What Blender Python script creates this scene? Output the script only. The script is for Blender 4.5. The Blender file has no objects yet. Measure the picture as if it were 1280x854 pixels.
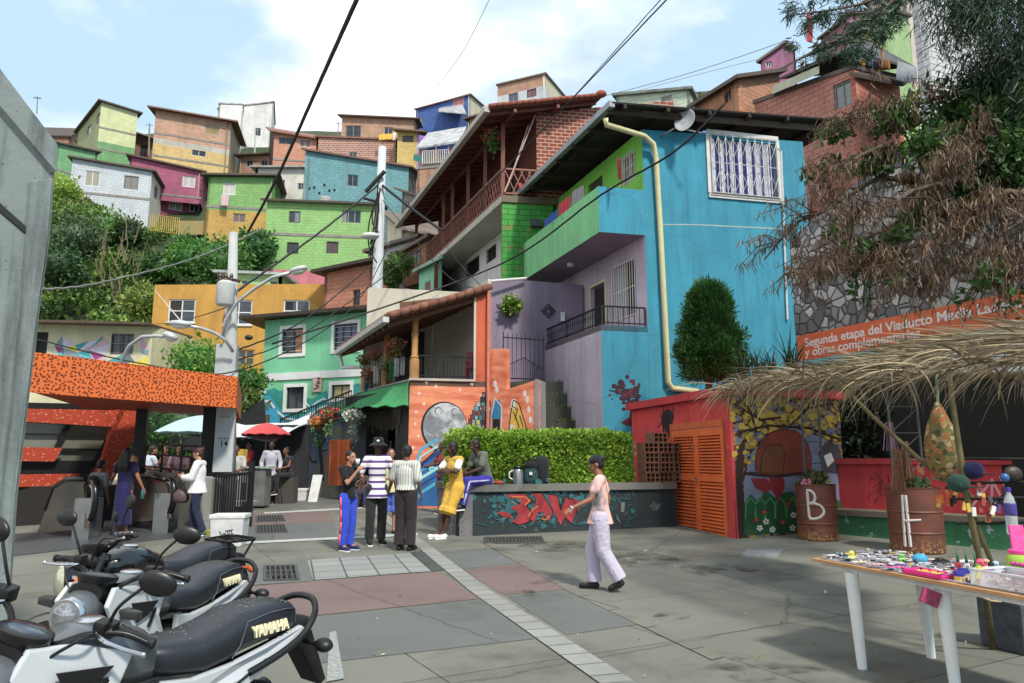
import bpy,bmesh,math,random
from mathutils import Vector,Matrix,noise
R=random.Random(11)
S=bpy.context.scene
COL=S.collection
rad=math.radians
F=900.0;PITCH=math.atan(148/F);CAMZ=1.55
cd=bpy.data.cameras.new('camera');cam=bpy.data.objects.new('camera',cd);COL.objects.link(cam)
cam.location=(0,0,CAMZ);cam.rotation_euler=(math.pi/2+PITCH,0,0)
cd.sensor_width=36;cd.lens=36*F/1280;cd.clip_end=2000;cd.clip_start=.05
S.camera=cam
S.view_settings.view_transform='Standard';S.view_settings.look='None';S.view_settings.gamma=1
S.view_settings.exposure=0.66
W_=bpy.data.worlds.new('World');S.world=W_;W_.use_nodes=True
nt=W_.node_tree;nt.nodes.clear()
def wn(t,**k):
 n=nt.nodes.new(t)
 for a,b in k.items():setattr(n,a,b)
 return n
SUN_EL,SUN_AZ=50,150
sky=wn('ShaderNodeTexSky',sky_type='NISHITA',sun_disc=False,sun_elevation=rad(SUN_EL),sun_rotation=rad(SUN_AZ))
sky.air_density=1.0;sky.dust_density=1.5;sky.ozone_density=1.0
tc=wn('ShaderNodeTexCoord');mp=wn('ShaderNodeMapping');mp.inputs['Scale'].default_value=(1,1,1.9)
mp.inputs['Location'].default_value=(.35,.1,.2)
n1=wn('ShaderNodeTexNoise');n1.inputs['Scale'].default_value=2.1;n1.inputs['Detail'].default_value=9;n1.inputs['Roughness'].default_value=.55
cr=wn('ShaderNodeValToRGB');cr.color_ramp.elements[0].position=.40;cr.color_ramp.elements[1].position=.60
n2=wn('ShaderNodeTexNoise');n2.inputs['Scale'].default_value=5;n2.inputs['Detail'].default_value=6
cr2=wn('ShaderNodeValToRGB');cr2.color_ramp.elements[0].color=(6.0,6.6,7.3,1);cr2.color_ramp.elements[1].color=(12.5,12.4,12.2,1)
cr2.color_ramp.elements[0].position=.38;cr2.color_ramp.elements[1].position=.56
sep=wn('ShaderNodeSeparateXYZ')
mrx=wn('ShaderNodeMapRange');mrx.inputs[1].default_value=-.75;mrx.inputs[2].default_value=.45;mrx.inputs[3].default_value=.24;mrx.inputs[4].default_value=-.21
addn=wn('ShaderNodeMath',operation='ADD')
thin=wn('ShaderNodeMix',data_type='RGBA');thin.inputs[0].default_value=.8;thin.inputs['B'].default_value=(5.2,7.2,9.0,1)
mx=wn('ShaderNodeMix',data_type='RGBA')
bg=wn('ShaderNodeBackground');bg.inputs[1].default_value=.085
out=wn('ShaderNodeOutputWorld');L=nt.links.new
L(tc.outputs['Generated'],mp.inputs[0]);L(mp.outputs[0],n1.inputs[0]);L(mp.outputs[0],n2.inputs[0])
L(tc.outputs['Generated'],sep.inputs[0]);L(sep.outputs[0],mrx.inputs[0])
L(n1.outputs[0],addn.inputs[0]);L(mrx.outputs[0],addn.inputs[1])
dt=wn('ShaderNodeVectorMath',operation='DOT_PRODUCT');dt.inputs[1].default_value=Vector((-.49,.73,.48)).normalized();mrd=wn('ShaderNodeMapRange');mrd.inputs[1].default_value=.965;mrd.inputs[2].default_value=.998;mrd.inputs[4].default_value=.22;sb_=wn('ShaderNodeMath',operation='SUBTRACT')
L(tc.outputs['Generated'],dt.inputs[0]);L(dt.outputs['Value'],mrd.inputs[0]);L(addn.outputs[0],sb_.inputs[0]);L(mrd.outputs[0],sb_.inputs[1]);L(sb_.outputs[0],cr.inputs[0])
L(n2.outputs[0],cr2.inputs[0]);L(sky.outputs[0],thin.inputs['A'])
L(cr.outputs[0],mx.inputs[0]);L(thin.outputs['Result'],mx.inputs['A']);L(cr2.outputs[0],mx.inputs['B'])
L(mx.outputs['Result'],bg.inputs[0]);L(bg.outputs[0],out.inputs[0])
sd=bpy.data.lights.new('sun','SUN');sd.energy=3.0;sd.angle=rad(6);sd.color=(1,.93,.82)
so=bpy.data.objects.new('sun',sd);COL.objects.link(so)
sdir=Vector((math.sin(rad(SUN_AZ))*math.cos(rad(SUN_EL)),math.cos(rad(SUN_AZ))*math.cos(rad(SUN_EL)),math.sin(rad(SUN_EL))))
so.rotation_euler=sdir.to_track_quat('Z','Y').to_euler();so.location=(0,0,40)
CP,SP=math.cos(PITCH),math.sin(PITCH)
def ray(px,py):
 u=(px-640)/F;v=(427-py)/F
 return Vector((u,CP-v*SP,SP+v*CP))
def P(px,py,Y):
 r=ray(px,py);return Vector((0,0,CAMZ))+r*(Y/r.y)
def gz(x,y):
 """plaza height"""
 return max(0.0,min((y-9)*.032,.8))
def G(px,py,add=0):
 r=ray(px,py);t=5.0
 for i in range(60):
  p=Vector((0,0,CAMZ))+r*t
  g=gz(p.x,p.y)+add
  if r.z>=-1e-4:break
  t=t+(g-p.z)/r.z*.7
 return Vector((0,0,CAMZ))+r*t
def lin(c):
 c=c/255.0
 return c/12.92 if c<=.04045 else((c+.055)/1.055)**2.4
def rgb(c):
 r,g,b=lin(c[0]),lin(c[1]),lin(c[2]);y=.3*r+.55*g+.15*b;k=.12
 return(r+(y-r)*k,g+(y-g)*k,b+(y-b)*k,1)
_M={}
class NB:
 def __init__(s,name):
  s.m=bpy.data.materials.new(name);s.m.use_nodes=True;s.t=s.m.node_tree;s.t.nodes.clear()
  s.out=s.n('ShaderNodeOutputMaterial');s.b=s.n('ShaderNodeBsdfPrincipled');s.l(s.b.outputs[0],s.out.inputs[0])
 def n(s,t,**k):
  n=s.t.nodes.new(t)
  for a,b in k.items():
   if a.startswith('i_'):n.inputs[a[2:].replace('_',' ')].default_value=b
   else:setattr(n,a,b)
  return n
 def l(s,a,b):s.t.links.new(a,b)
 def noise(s,scale,detail=5,vec=None,rough=.5):
  n=s.n('ShaderNodeTexNoise');n.inputs['Scale'].default_value=scale;n.inputs['Detail'].default_value=detail
  n.inputs['Roughness'].default_value=rough
  if vec is not None:s.l(vec,n.inputs[0])
  return n.outputs[0]
 def coord(s,which='Object',scale=(1,1,1),rot=(0,0,0)):
  c=s.n('ShaderNodeTexCoord');m=s.n('ShaderNodeMapping');m.inputs['Scale'].default_value=scale;m.inputs['Rotation'].default_value=rot
  s.l(c.outputs[which],m.inputs[0]);return m.outputs[0]
 def ramp(s,fac,stops):
  r=s.n('ShaderNodeValToRGB');s.l(fac,r.inputs[0]);e=r.color_ramp.elements
  while len(e)<len(stops):e.new(.5)
  for i,(p,c)in enumerate(stops):
   e[i].position=p;e[i].color=c if len(c)==4 else(*c,1)
  return r.outputs[0]
 def mix(s,fac,a,b,mode='MIX'):
  m=s.n('ShaderNodeMix',data_type='RGBA',blend_type=mode)
  if isinstance(fac,(int,float)):m.inputs[0].default_value=fac
  else:s.l(fac,m.inputs[0])
  for k,x in(('A',a),('B',b)):
   if isinstance(x,tuple):m.inputs[k].default_value=x
   else:s.l(x,m.inputs[k])
  return m.outputs['Result']
 def bump(s,h,strength=.3,dist=.01):
  b=s.n('ShaderNodeBump');b.inputs['Strength'].default_value=strength;b.inputs['Distance'].default_value=dist
  s.l(h,b.inputs['Height']);s.l(b.outputs[0],s.b.inputs['Normal'])
 def col(s,c):
  if isinstance(c,tuple):s.b.inputs['Base Color'].default_value=c
  else:s.l(c,s.b.inputs['Base Color'])
 def rough(s,r):s.b.inputs['Roughness'].default_value=r
def sc(c,k):return(min(c[0]*k,1),min(c[1]*k,1),min(c[2]*k,1),1)
def cached(f):
 def g(*a,**k):
  key=(f.__name__,a,tuple(sorted(k.items())))
  if key not in _M:_M[key]=f(*a,**k)
  return _M[key]
 return g
@cached
def plain(c,rough=.6,metal=0,var=.12,vs=6,bump=0,bs=60,coat=0):
 b=NB('paint');c=rgb(c);v=b.coord()
 if var:b.col(b.mix(b.ramp(b.noise(vs,4,v),[(.3,(0,0,0)),(.7,(1,1,1))]),sc(c,1-var),sc(c,1+var)))
 else:b.col(c)
 b.rough(rough);b.b.inputs['Metallic'].default_value=metal
 if coat:b.b.inputs['Coat Weight'].default_value=coat;b.b.inputs['Coat Roughness'].default_value=.08
 if bump:b.bump(b.noise(bs,4,v),bump,.01)
 return b.m
@cached
def plaster(c,dirt=.35,rough=.85,streak=1.0,patch=.0,patchcol=(150,148,140)):
 """rendered masonry with stains running down and chipped patches"""
 b=NB('plaster');c=rgb(c);v=b.coord();vs=b.coord(scale=(2.2,2.2,.22))
 base=b.mix(b.noise(1.3,6,v,.65),sc(c,.82),sc(c,1.16))
 st=b.ramp(b.noise(1.6,7,vs,.7),[(.45,(0,0,0)),(.7,(1,1,1))])
 f=b.n('ShaderNodeMath',operation='MULTIPLY');b.l(st,f.inputs[0]);f.inputs[1].default_value=dirt*streak
 base=b.mix(f.outputs[0],base,sc(c,.35))
 base=b.mix(1.0,base,b.ramp(b.noise(.35,7,v,.6),[(.3,(.74,.74,.74)),(.7,(1.1,1.1,1.1))]),'MULTIPLY')
 nz=b.n('ShaderNodeTexNoise');nz.inputs['Scale'].default_value=1.8;nz.inputs['Detail'].default_value=6;b.l(v,nz.inputs[0]);va=b.n('ShaderNodeMix',data_type='RGBA');va.inputs[0].default_value=.25;b.l(v,va.inputs['A']);b.l(nz.outputs['Color'],va.inputs['B'])
 vc=b.n('ShaderNodeTexVoronoi',feature='DISTANCE_TO_EDGE');vc.inputs['Scale'].default_value=.55;b.l(va.outputs['Result'],vc.inputs[0]);base=b.mix(b.ramp(vc.outputs['Distance'],[(0,(.55,.55,.55)),(.007,(0,0,0))]),base,sc(c,.4))
 sp2=b.ramp(b.noise(13,6,v,.75),[(.66,(0,0,0)),(.70,(.6,.6,.6))]);base=b.mix(sp2,base,b.mix(.5,sc(c,.6),rgb((150,146,138))))
 if patch:
  pf=b.ramp(b.noise(3.5,9,v,.7),[(.64-patch,(0,0,0)),(.66-patch,(1,1,1))])
  base=b.mix(pf,base,rgb(patchcol))
 b.col(base);b.rough(rough);b.bump(b.noise(35,5,v),.25,.01)
 return b.m
@cached
def brick(c,mortar=None,bw=.40,bh=.20,ms=.012,var=.18,dirt=.45,raw=False,mdark=.62,flake=0,flakecol=(180,175,165)):
 """blocks laid in courses, UV in metres"""
 b=NB('blocks');cc=rgb(c);m_=rgb(mortar)if mortar else sc(cc,mdark)
 uv=b.coord('UV');v=b.coord()
 t=b.n('ShaderNodeTexBrick');b.l(uv,t.inputs[0]);t.inputs['Scale'].default_value=1
 t.inputs['Brick Width'].default_value=bw;t.inputs['Row Height'].default_value=bh;t.inputs['Mortar Size'].default_value=ms
 t.inputs['Mortar Smooth'].default_value=.3;t.inputs['Bias'].default_value=0
 k=1+var;t.inputs['Color1'].default_value=sc(cc,k);t.inputs['Color2'].default_value=sc(cc,1-var);t.inputs['Mortar'].default_value=m_
 base=b.mix(b.noise(1.1,7,v,.65),sc((1,1,1,1),.66),(1,1,1,1))
 base=b.mix(1.0,t.outputs[0],base,'MULTIPLY')
 vs=b.coord(scale=(1.5,1.5,.3))
 st=b.ramp(b.noise(1.2,8,vs,.7),[(.46,(0,0,0)),(.72,(dirt*1.3,)*3)])
 base=b.mix(st,base,sc(cc,.3))
 if flake:
  pf=b.ramp(b.noise(2.2,9,v,.75),[(.62-flake,(0,0,0)),(.65-flake,(1,1,1))]);base=b.mix(pf,base,rgb(flakecol))
 b.col(base);b.rough(.9)
 inv=b.n('ShaderNodeMath',operation='SUBTRACT');inv.inputs[0].default_value=1;b.l(t.outputs['Fac'],inv.inputs[1]);b.bump(inv.outputs[0],.6,.012)
 return b.m
@cached
def leafm(c1,c2,tr=.25,rough=.55):
 b=NB('leaves');g=b.n('ShaderNodeNewGeometry')
 v=b.coord()
 big=b.ramp(b.noise(.8,3,v),[(.35,(.75,.75,.75)),(.65,(1.2,1.2,1.1))])
 base=b.mix(g.outputs['Random Per Island'],rgb(c1),rgb(c2));b.col(b.mix(1.0,base,big,'MULTIPLY'));b.rough(rough)
 b.b.inputs['Transmission Weight'].default_value=0
 b.b.inputs['Subsurface Weight'].default_value=0
 if tr:
  t=b.n('ShaderNodeBsdfTranslucent');b.l(base,t.inputs[0]);ms=b.n('ShaderNodeMixShader');ms.inputs[0].default_value=tr
  b.l(b.b.outputs[0],ms.inputs[1]);b.l(t.outputs[0],ms.inputs[2]);b.l(ms.outputs[0],b.out.inputs[0])
 return b.m
@cached
def metalsheet(c,period=.09,axis='X',rust=.35,rough=.6,rustcol=(70,48,38)):
 b=NB('corrugated_sheet');v=b.coord();uv=b.coord('UV');c=rgb(c)
 w=b.n('ShaderNodeTexWave',bands_direction=axis);w.inputs['Scale'].default_value=.314/period;b.l(uv,w.inputs[0])
 base=b.mix(b.ramp(b.noise(1.4,8,v,.7),[(.5-rust*.3,(0,0,0)),(.62,(1,1,1))]),c,rgb(rustcol))if rust else c
 base=b.mix(b.noise(6,5,v),base,sc(c,.8))
 b.col(base);b.rough(rough);b.b.inputs['Metallic'].default_value=.15;b.bump(w.outputs[1],.8,.03)
 return b.m
@cached
def glassy(c=(26,32,38),rough=.12):
 b=NB('window_glass');v=b.coord();c=rgb(c)
 b.col(b.mix(b.noise(1.5,2,v),sc(c,.5),sc(c,1.6)));b.rough(rough);b.b.inputs['Specular IOR Level'].default_value=.6
 return b.m
@cached
def clearglass(tint=(225,235,235),rough=.02):
 b=NB('clear_glass');b.col(rgb(tint));b.rough(rough);b.b.inputs['Alpha'].default_value=.35
 return b.m
@cached
def stripes(c1,c2,period=.1,axis='Z',frac=.5,rough=.85,which='Object',bump=.2):
 b=NB('striped_cloth');v=b.coord(which)
 s=b.n('ShaderNodeSeparateXYZ');b.l(v,s.inputs[0]);m=b.n('ShaderNodeMath',operation='MULTIPLY');b.l(s.outputs['XYZ'.index(axis)],m.inputs[0]);m.inputs[1].default_value=1/period
 f=b.n('ShaderNodeMath',operation='FRACT');b.l(m.outputs[0],f.inputs[0]);g=b.n('ShaderNodeMath',operation='LESS_THAN');b.l(f.outputs[0],g.inputs[0]);g.inputs[1].default_value=frac
 b.col(b.mix(g.outputs[0],rgb(c1),rgb(c2)));b.rough(rough);b.bump(b.noise(30,4,v),bump,.01)
 return b.m
def cloth(c,var=.1,folds=.5):
 return _cloth(c,var,folds)
@cached
def _cloth(c,var,folds):
 b=NB('cloth');c=rgb(c);v=b.coord(scale=(1,1,.6));b.col(b.mix(b.noise(9,4,v),sc(c,1-var),sc(c,1+var)));b.rough(.9)
 b.bump(b.noise(9,6,v,.65),min(1,folds*1.7),.05);b.b.inputs['Sheen Weight'].default_value=.08
 return b.m
@cached
def skin(c):
 b=NB('skin');c=rgb(c);v=b.coord();b.col(b.mix(b.noise(14,3,v),sc(c,.88),sc(c,1.1)));b.rough(.5);b.b.inputs['Specular IOR Level'].default_value=.35
 return b.m
MW={}
def tag(o,label=None,cat=None,group=None,kind=None):
 if label:o['label']=label
 if cat:o['category']=cat
 if group:o['group']=group
 if kind:o['kind']=kind
 return o
def thing(name,label,cat,loc=(0,0,0),rz=0,group=None):
 o=bpy.data.objects.new(name,None);COL.objects.link(o);o.empty_display_size=.2
 o.location=loc;o.rotation_euler=(0,0,rz);MW[o]=Matrix.Translation(Vector(loc))@Matrix.Rotation(rz,4,'Z')
 return tag(o,label,cat,group)
def kids(o):return[c for c in bpy.data.objects if c.parent==o]
def copy_tree(o,parent=None,mats=None):
 c=o.copy();COL.objects.link(c);c.parent=parent
 if mats and c.type=='MESH':
  c.data=c.data.copy()
  for i,m in enumerate(c.data.materials):
   if m in mats:c.data.materials[i]=mats[m]
 for ch in kids(o):copy_tree(ch,c,mats)
 return c
class MB:
 def __init__(s):s.v=[];s.f=[];s.mi=[];s.uv=[];s.cur=0
 def add(s,vs,fs,mi=None,uvs=None):
  b=len(s.v);s.v+=[Vector(x)for x in vs]
  for i,f in enumerate(fs):
   s.f.append(tuple(b+j for j in f));s.mi.append(s.cur if mi is None else mi);s.uv.append(uvs[i]if uvs else None)
  return s
 def quad(s,a,b,c,d,mi=None,uv=None):return s.add([a,b,c,d],[(0,1,2,3)],mi,[uv]if uv else None)
 def hexa(s,p,mi=None):
  """p: 4 bottom then 4 top corners"""
  return s.add(p,[(3,2,1,0),(4,5,6,7),(0,1,5,4),(1,2,6,5),(2,3,7,6),(3,0,4,7)],mi)
 def box(s,c,sz,rz=0,mi=None,M=None):
  x,y,z=sz[0]/2,sz[1]/2,sz[2]/2;c=Vector(c)
  p=[Vector(q)for q in((-x,-y,-z),(x,-y,-z),(x,y,-z),(-x,y,-z),(-x,-y,z),(x,-y,z),(x,y,z),(-x,y,z))]
  m=M or Matrix.Rotation(rz,3,'Z');return s.hexa([c+m@q for q in p],mi)
 def beam(s,a,b,w,h,up=(0,0,1),mi=None):
  a=Vector(a);b=Vector(b);d=(b-a).normalized();x=d.cross(Vector(up))
  if x.length<1e-3:x=d.cross(Vector((1,0,0)))
  x.normalize();z=x.cross(d)
  x=x*w/2;z=z*h/2
  return s.hexa([a-x-z,a+x-z,b+x-z,b-x-z,a-x+z,a+x+z,b+x+z,b-x+z],mi)
 def tube(s,pts,r,n=8,mi=None,cap=True):
  pts=[Vector(p)for p in pts];rs=r if isinstance(r,(list,tuple))else[r]*len(pts)
  prev=None;rings=[];b=len(s.v)
  for i,p in enumerate(pts):
   d=(pts[min(i+1,len(pts)-1)]-pts[max(i-1,0)]).normalized()
   if prev is None:
    x=d.cross(Vector((0,0,1)));
    if x.length<.05:x=d.cross(Vector((0,1,0)))
   else:x=prev-d*prev.dot(d)
   x.normalize();prev=x;y=d.cross(x)
   for k in range(n):
    a=2*math.pi*k/n;s.v.append(p+(x*math.cos(a)+y*math.sin(a))*rs[i])
  for i in range(len(pts)-1):
   for k in range(n):
    q=(b+i*n+k,b+i*n+(k+1)%n,b+(i+1)*n+(k+1)%n,b+(i+1)*n+k)
    s.f.append(q);s.mi.append(s.cur if mi is None else mi);s.uv.append(None)
  if cap:
   for q in(tuple(b+k for k in range(n))[::-1],tuple(b+(len(pts)-1)*n+k for k in range(n))):
    s.f.append(q);s.mi.append(s.cur if mi is None else mi);s.uv.append(None)
  return s
 def lathe(s,prof,c=(0,0,0),n=24,mi=None,M=None,sq=(1,1)):
  """prof: (r,z) list bottom to top"""
  c=Vector(c);b=len(s.v)
  for r_,z in prof:
   for k in range(n):
    a=2*math.pi*k/n;q=Vector((r_*math.cos(a)*sq[0],r_*math.sin(a)*sq[1],z));s.v.append(c+(M@q if M else q))
  for i in range(len(prof)-1):
   for k in range(n):
    s.f.append((b+i*n+k,b+i*n+(k+1)%n,b+(i+1)*n+(k+1)%n,b+(i+1)*n+k));s.mi.append(s.cur if mi is None else mi);s.uv.append(None)
  for q in(tuple(b+k for k in range(n))[::-1],tuple(b+(len(prof)-1)*n+k for k in range(n))):
   s.f.append(q);s.mi.append(s.cur if mi is None else mi);s.uv.append(None)
  return s
 def ball(s,c,r,M=None,n=16,m=10,mi=None):
  r=r if isinstance(r,(tuple,list))else(r,r,r);c=Vector(c)
  prof=[];b=len(s.v)
  for i in range(m+1):
   t=math.pi*i/m;prof.append((max(math.sin(t),1e-3),-math.cos(t)))
  for q,z in prof:
   for k in range(n):
    a=2*math.pi*k/n;w=Vector((q*math.cos(a)*r[0],q*math.sin(a)*r[1],z*r[2]));s.v.append(c+(M@w if M else w))
  for i in range(m):
   for k in range(n):
    s.f.append((b+i*n+k,b+i*n+(k+1)%n,b+(i+1)*n+(k+1)%n,b+(i+1)*n+k));s.mi.append(s.cur if mi is None else mi);s.uv.append(None)
  s.f.append(tuple(b+k for k in range(n))[::-1]);s.f.append(tuple(b+m*n+k for k in range(n)))
  for _ in range(2):s.mi.append(s.cur if mi is None else mi);s.uv.append(None)
  return s
 def prism(s,poly,d,mi=None):
  """3D outline + extrusion vector"""
  n=len(poly);d=Vector(d);poly=[Vector(p)for p in poly]
  fs=[tuple(range(n)),tuple(range(2*n-1,n-1,-1))]+[(i,i+n,(i+1)%n+n,(i+1)%n)[::-1]for i in range(n)]
  return s.add(poly+[p+d for p in poly],fs,mi)
 def slab(s,poly,t,mi=None):return s.prism(poly,(0,0,-t),mi)
 def build(s,name,mat,parent=None,smooth=False,local=False,bevel=0,auto=None):
  me=bpy.data.meshes.new(name);mats=mat if isinstance(mat,(list,tuple))else[mat]
  vs=s.v;loc=None
  if parent is not None and not local:
   inv=MW[parent].inverted();vs=[inv@v for v in vs]
  elif parent is None and not local:
   x=sum(v.x for v in vs)/len(vs);y=sum(v.y for v in vs)/len(vs);z=min(v.z for v in vs);loc=Vector((x,y,z));vs=[v-loc for v in vs]
  me.from_pydata([tuple(v)for v in vs],[],s.f)
  for m in mats:me.materials.append(m)
  if any(s.mi):me.polygons.foreach_set('material_index',s.mi)
  if any(u is not None for u in s.uv):
   ul=me.uv_layers.new(name='UVMap').data;k=0
   for p,u in zip(me.polygons,s.uv):
    for j in range(p.loop_total):
     if u:ul[k].uv=u[j]
     k+=1
  bm=bmesh.new();bm.from_mesh(me);bmesh.ops.recalc_face_normals(bm,faces=bm.faces);
  if bevel:bmesh.ops.bevel(bm,geom=[e for e in bm.edges if e.is_manifold and e.calc_face_angle(0)>.5],offset=bevel,segments=2,affect='EDGES',profile=.6)
  bm.to_mesh(me);bm.free()
  if smooth:
   me.polygons.foreach_set('use_smooth',[True]*len(me.polygons))
   if auto is not None:me.set_sharp_from_angle(angle=rad(auto))
  me.update();o=bpy.data.objects.new(name,me);COL.objects.link(o)
  if parent is not None:o.parent=parent;MW[o]=MW[parent]
  elif loc is not None:o.location=loc;MW[o]=Matrix.Translation(loc)
  else:MW[o]=Matrix.Identity(4)
  return o
class Wall:
 def __init__(s,A,B,out=None):
  s.A=Vector((A[0],A[1]));s.B=Vector((B[0],B[1]));s.d=(s.B-s.A);s.len=s.d.length;s.d.normalize()
  n=Vector((s.d.y,-s.d.x));ref=Vector((out[0],out[1]))if out else-((s.A+s.B)/2)
  if n.dot(ref)<0:n=-n
  s.n=n
 def sz(s,px,py):
  r=ray(px,py);n=s.n;t=s.A.dot(n)/(r.x*n.x+r.y*n.y);p=r*t
  return(Vector((p.x,p.y))-s.A).dot(s.d),p.z+CAMZ
 def z(s,px,py):return s.sz(px,py)[1]
 def at(s,u,z,off=0):q=s.A+s.d*u+s.n*off;return Vector((q.x,q.y,z))
 def pt(s,px,py,off=0):u,z=s.sz(px,py);return s.at(u,z,off)
 def rect(s,x0,y0,x1,y1):
  xc=(x0+x1)/2;ym=(y0+y1)/2;u0=s.sz(x0,ym)[0];u1=s.sz(x1,ym)[0]
  return(min(u0,u1),max(u0,u1),s.z(xc,y1),s.z(xc,y0))
def wallpanel(name,parent,W,mat,zb,zt0,zt1=None,holes=(),u0=0,u1=None,th=.18,off=0):
 """W: Wall; a panel with real openings; zt0/zt1 top heights at the ends; holes (u0,u1,z0,z1)"""
 u1=W.len if u1 is None else u1;zt1=zt0 if zt1 is None else zt1;mb=MB()
 hs=[(max(a,u0+.01),min(b,u1-.01),max(c,zb+.01),min(d,min(zt0,zt1)-.01))for a,b,c,d in holes]
 hs=[h for h in hs if h[1]>h[0]and h[3]>h[2]]
 us=sorted(set([u0,u1]+[x for h in hs for x in h[:2]]));zs=sorted(set([zb]+[x for h in hs for x in h[2:]]))
 def top(u):return zt0+(zt1-zt0)*(u-u0)/(u1-u0)
 for i in range(len(us)-1):
  a,b=us[i],us[i+1]
  col=zs+[None]
  for j in range(len(zs)):
   za=zs[j];last=j==len(zs)-1
   uc=(a+b)/2
   if not last:
    zb_=zs[j+1];zc=(za+zb_)/2
    if any(h[0]<uc<h[1]and h[2]<zc<h[3]for h in hs):continue
    q=[(a,za),(b,za),(b,zb_),(a,zb_)]
   else:q=[(a,za),(b,za),(b,top(b)),(a,top(a))]
   mb.quad(*[W.at(u,z,off)for u,z in q],uv=[(u,z)for u,z in q])
 for a,b,c,d in hs:
  for(p,q)in(((a,c),(a,d)),((a,d),(b,d)),((b,d),(b,c)),((b,c),(a,c))):
   mb.quad(W.at(*p,off),W.at(*q,off),W.at(*q,off-th),W.at(*p,off-th),uv=[(p[0],p[1]),(q[0],q[1]),(q[0]+th,q[1]),(p[0]+th,p[1])])
 for(p,q)in(((u0,zb),(u0,zt0)),((u0,zt0),(u1,zt1)),((u1,zt1),(u1,zb))):
  mb.quad(W.at(*p,off),W.at(*q,off),W.at(*q,off-th),W.at(*p,off-th),uv=[(p[0],p[1]),(q[0],q[1]),(q[0]+th,q[1]),(p[0]+th,p[1])])
 return mb.build(name,mat,parent)
FR={}
def window(parent,W,h,style='two',frame=(225,225,220),off=0,glass=(40,46,52),fw=.05,sill=False,bars=None,curtain=None,name='window'):
 """h=(u0,u1,z0,z1); frame + pane (+ bars, curtain)"""
 u0,u1,z0,z1=h;mb=MB();fm=plain(frame,.5);d0,d1=off-.11,off-.05
 def bar(a,b,c,d,x0=d0,x1=d1):mb.hexa([W.at(a,c,x0),W.at(b,c,x0),W.at(b,c,x1),W.at(a,c,x1),W.at(a,d,x0),W.at(b,d,x0),W.at(b,d,x1),W.at(a,d,x1)])
 bar(u0,u1,z0,z0+fw);bar(u0,u1,z1-fw,z1);bar(u0,u0+fw,z0+fw,z1-fw);bar(u1-fw,u1,z0+fw,z1-fw)
 n={'one':1,'two':2,'three':3,'four':4,'cross':2,'grid':4}[style]
 for i in range(1,n):x=u0+(u1-u0)*i/n;bar(x-fw*.4,x+fw*.4,z0+fw,z1-fw,d0+.01,d1-.01)
 if style in('cross','grid'):z=z0+(z1-z0)*.5;bar(u0+fw,u1-fw,z-fw*.4,z+fw*.4,d0+.015,d1-.015)
 if sill:bar(u0-.06,u1+.06,z0-.08,z0-.003,off-.08,off+.07)
 f=mb.build(name,fm,parent)
 g=MB();g.hexa([W.at(a,c,x)for a,c,x in((u0,z0,off-.105),(u1,z0,off-.105),(u1,z0,off-.09),(u0,z0,off-.09),(u0,z1,off-.105),(u1,z1,off-.105),(u1,z1,off-.09),(u0,z1,off-.09))])
 g.build('pane',glassy(glass),f)
 if curtain:
  c=MB();cu=curtain if isinstance(curtain[0],tuple)else(curtain,0,1)
  a0=u0+fw+(u1-u0)*cu[1];a1=u0+(u1-u0)*cu[2]-fw;k=14
  top=[W.at(a0+(a1-a0)*i/k,z1-fw,off-.08+(.008 if i%2 else-.004))for i in range(k+1)];bot=[Vector((p.x,p.y,z0+fw))for p in top]
  for i in range(k):c.quad(top[i],top[i+1],bot[i+1],bot[i])
  c.build('curtain',cloth(cu[0]),f)
 if bars:
  bcol,spacing=bars;b=MB();nn=max(2,int((u1-u0)/spacing))
  for i in range(nn+1):x=u0+(u1-u0)*i/nn;b.tube([W.at(x,z0,off+.03),W.at(x,z1,off+.03)],.010,5)
  for z in(z0+.04,(z0+z1)/2,z1-.04):b.tube([W.at(u0,z,off+.03),W.at(u1,z,off+.03)],.012,5)
  b.build('window_bars',plain(bcol,.5),f)
 return f
def wins(parent,W,lst,off=0):
 """lst of (x0,y0,x1,y1,dict) in survey pixels; returns holes"""
 return[(W.rect(*w[:4]),w[4]if len(w)>4 else{})for w in lst]
def quadpoly(W,pts,off):return[W.pt(x,y,off)for x,y in pts]
def decal(mb,W,pts,k=1,mi=0,th=.003):
 """a coat of paint of its own outline on wall W (px outline)"""
 po=[]
 for x,y in pts:u,z=W.sz(x,y);po.append(W.at(max(.004,min(W.len-.004,u)),max(z,.03),.002+.002*min(k,3)+.0005*max(0,k-3)))
 mb.prism(po,Vector((-W.n.x,-W.n.y,0))*(th),mi)
def decal_uv(mb,W,pts,k=1,mi=0,th=.003):
 po=[W.at(u,z,.002+.003*k)for u,z in pts];mb.prism(po,Vector((-W.n.x,-W.n.y,0))*th,mi)
def circ(cx,cy,rx,ry=None,n=28,a0=0):ry=ry or rx;return[(cx+rx*math.cos(a0+2*math.pi*i/n),cy+ry*math.sin(a0+2*math.pi*i/n))for i in range(n)]
def stroke(mb,W,pts,w,k=1,mi=0):
 for i in range(len(pts)-1):
  (x0,y0),(x1,y1)=pts[i],pts[i+1];dx,dy=x1-x0,y1-y0;l=math.hypot(dx,dy)or 1;nx,ny=-dy/l*w/2,dx/l*w/2;ex,ey=dx/l*w*.3,dy/l*w*.3
  decal(mb,W,[(x0+nx-ex,y0+ny-ey),(x1+nx+ex,y1+ny+ey),(x1-nx+ex,y1-ny+ey),(x0-nx-ex,y0-ny-ey)],k+.23*(i%3),mi)
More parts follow.
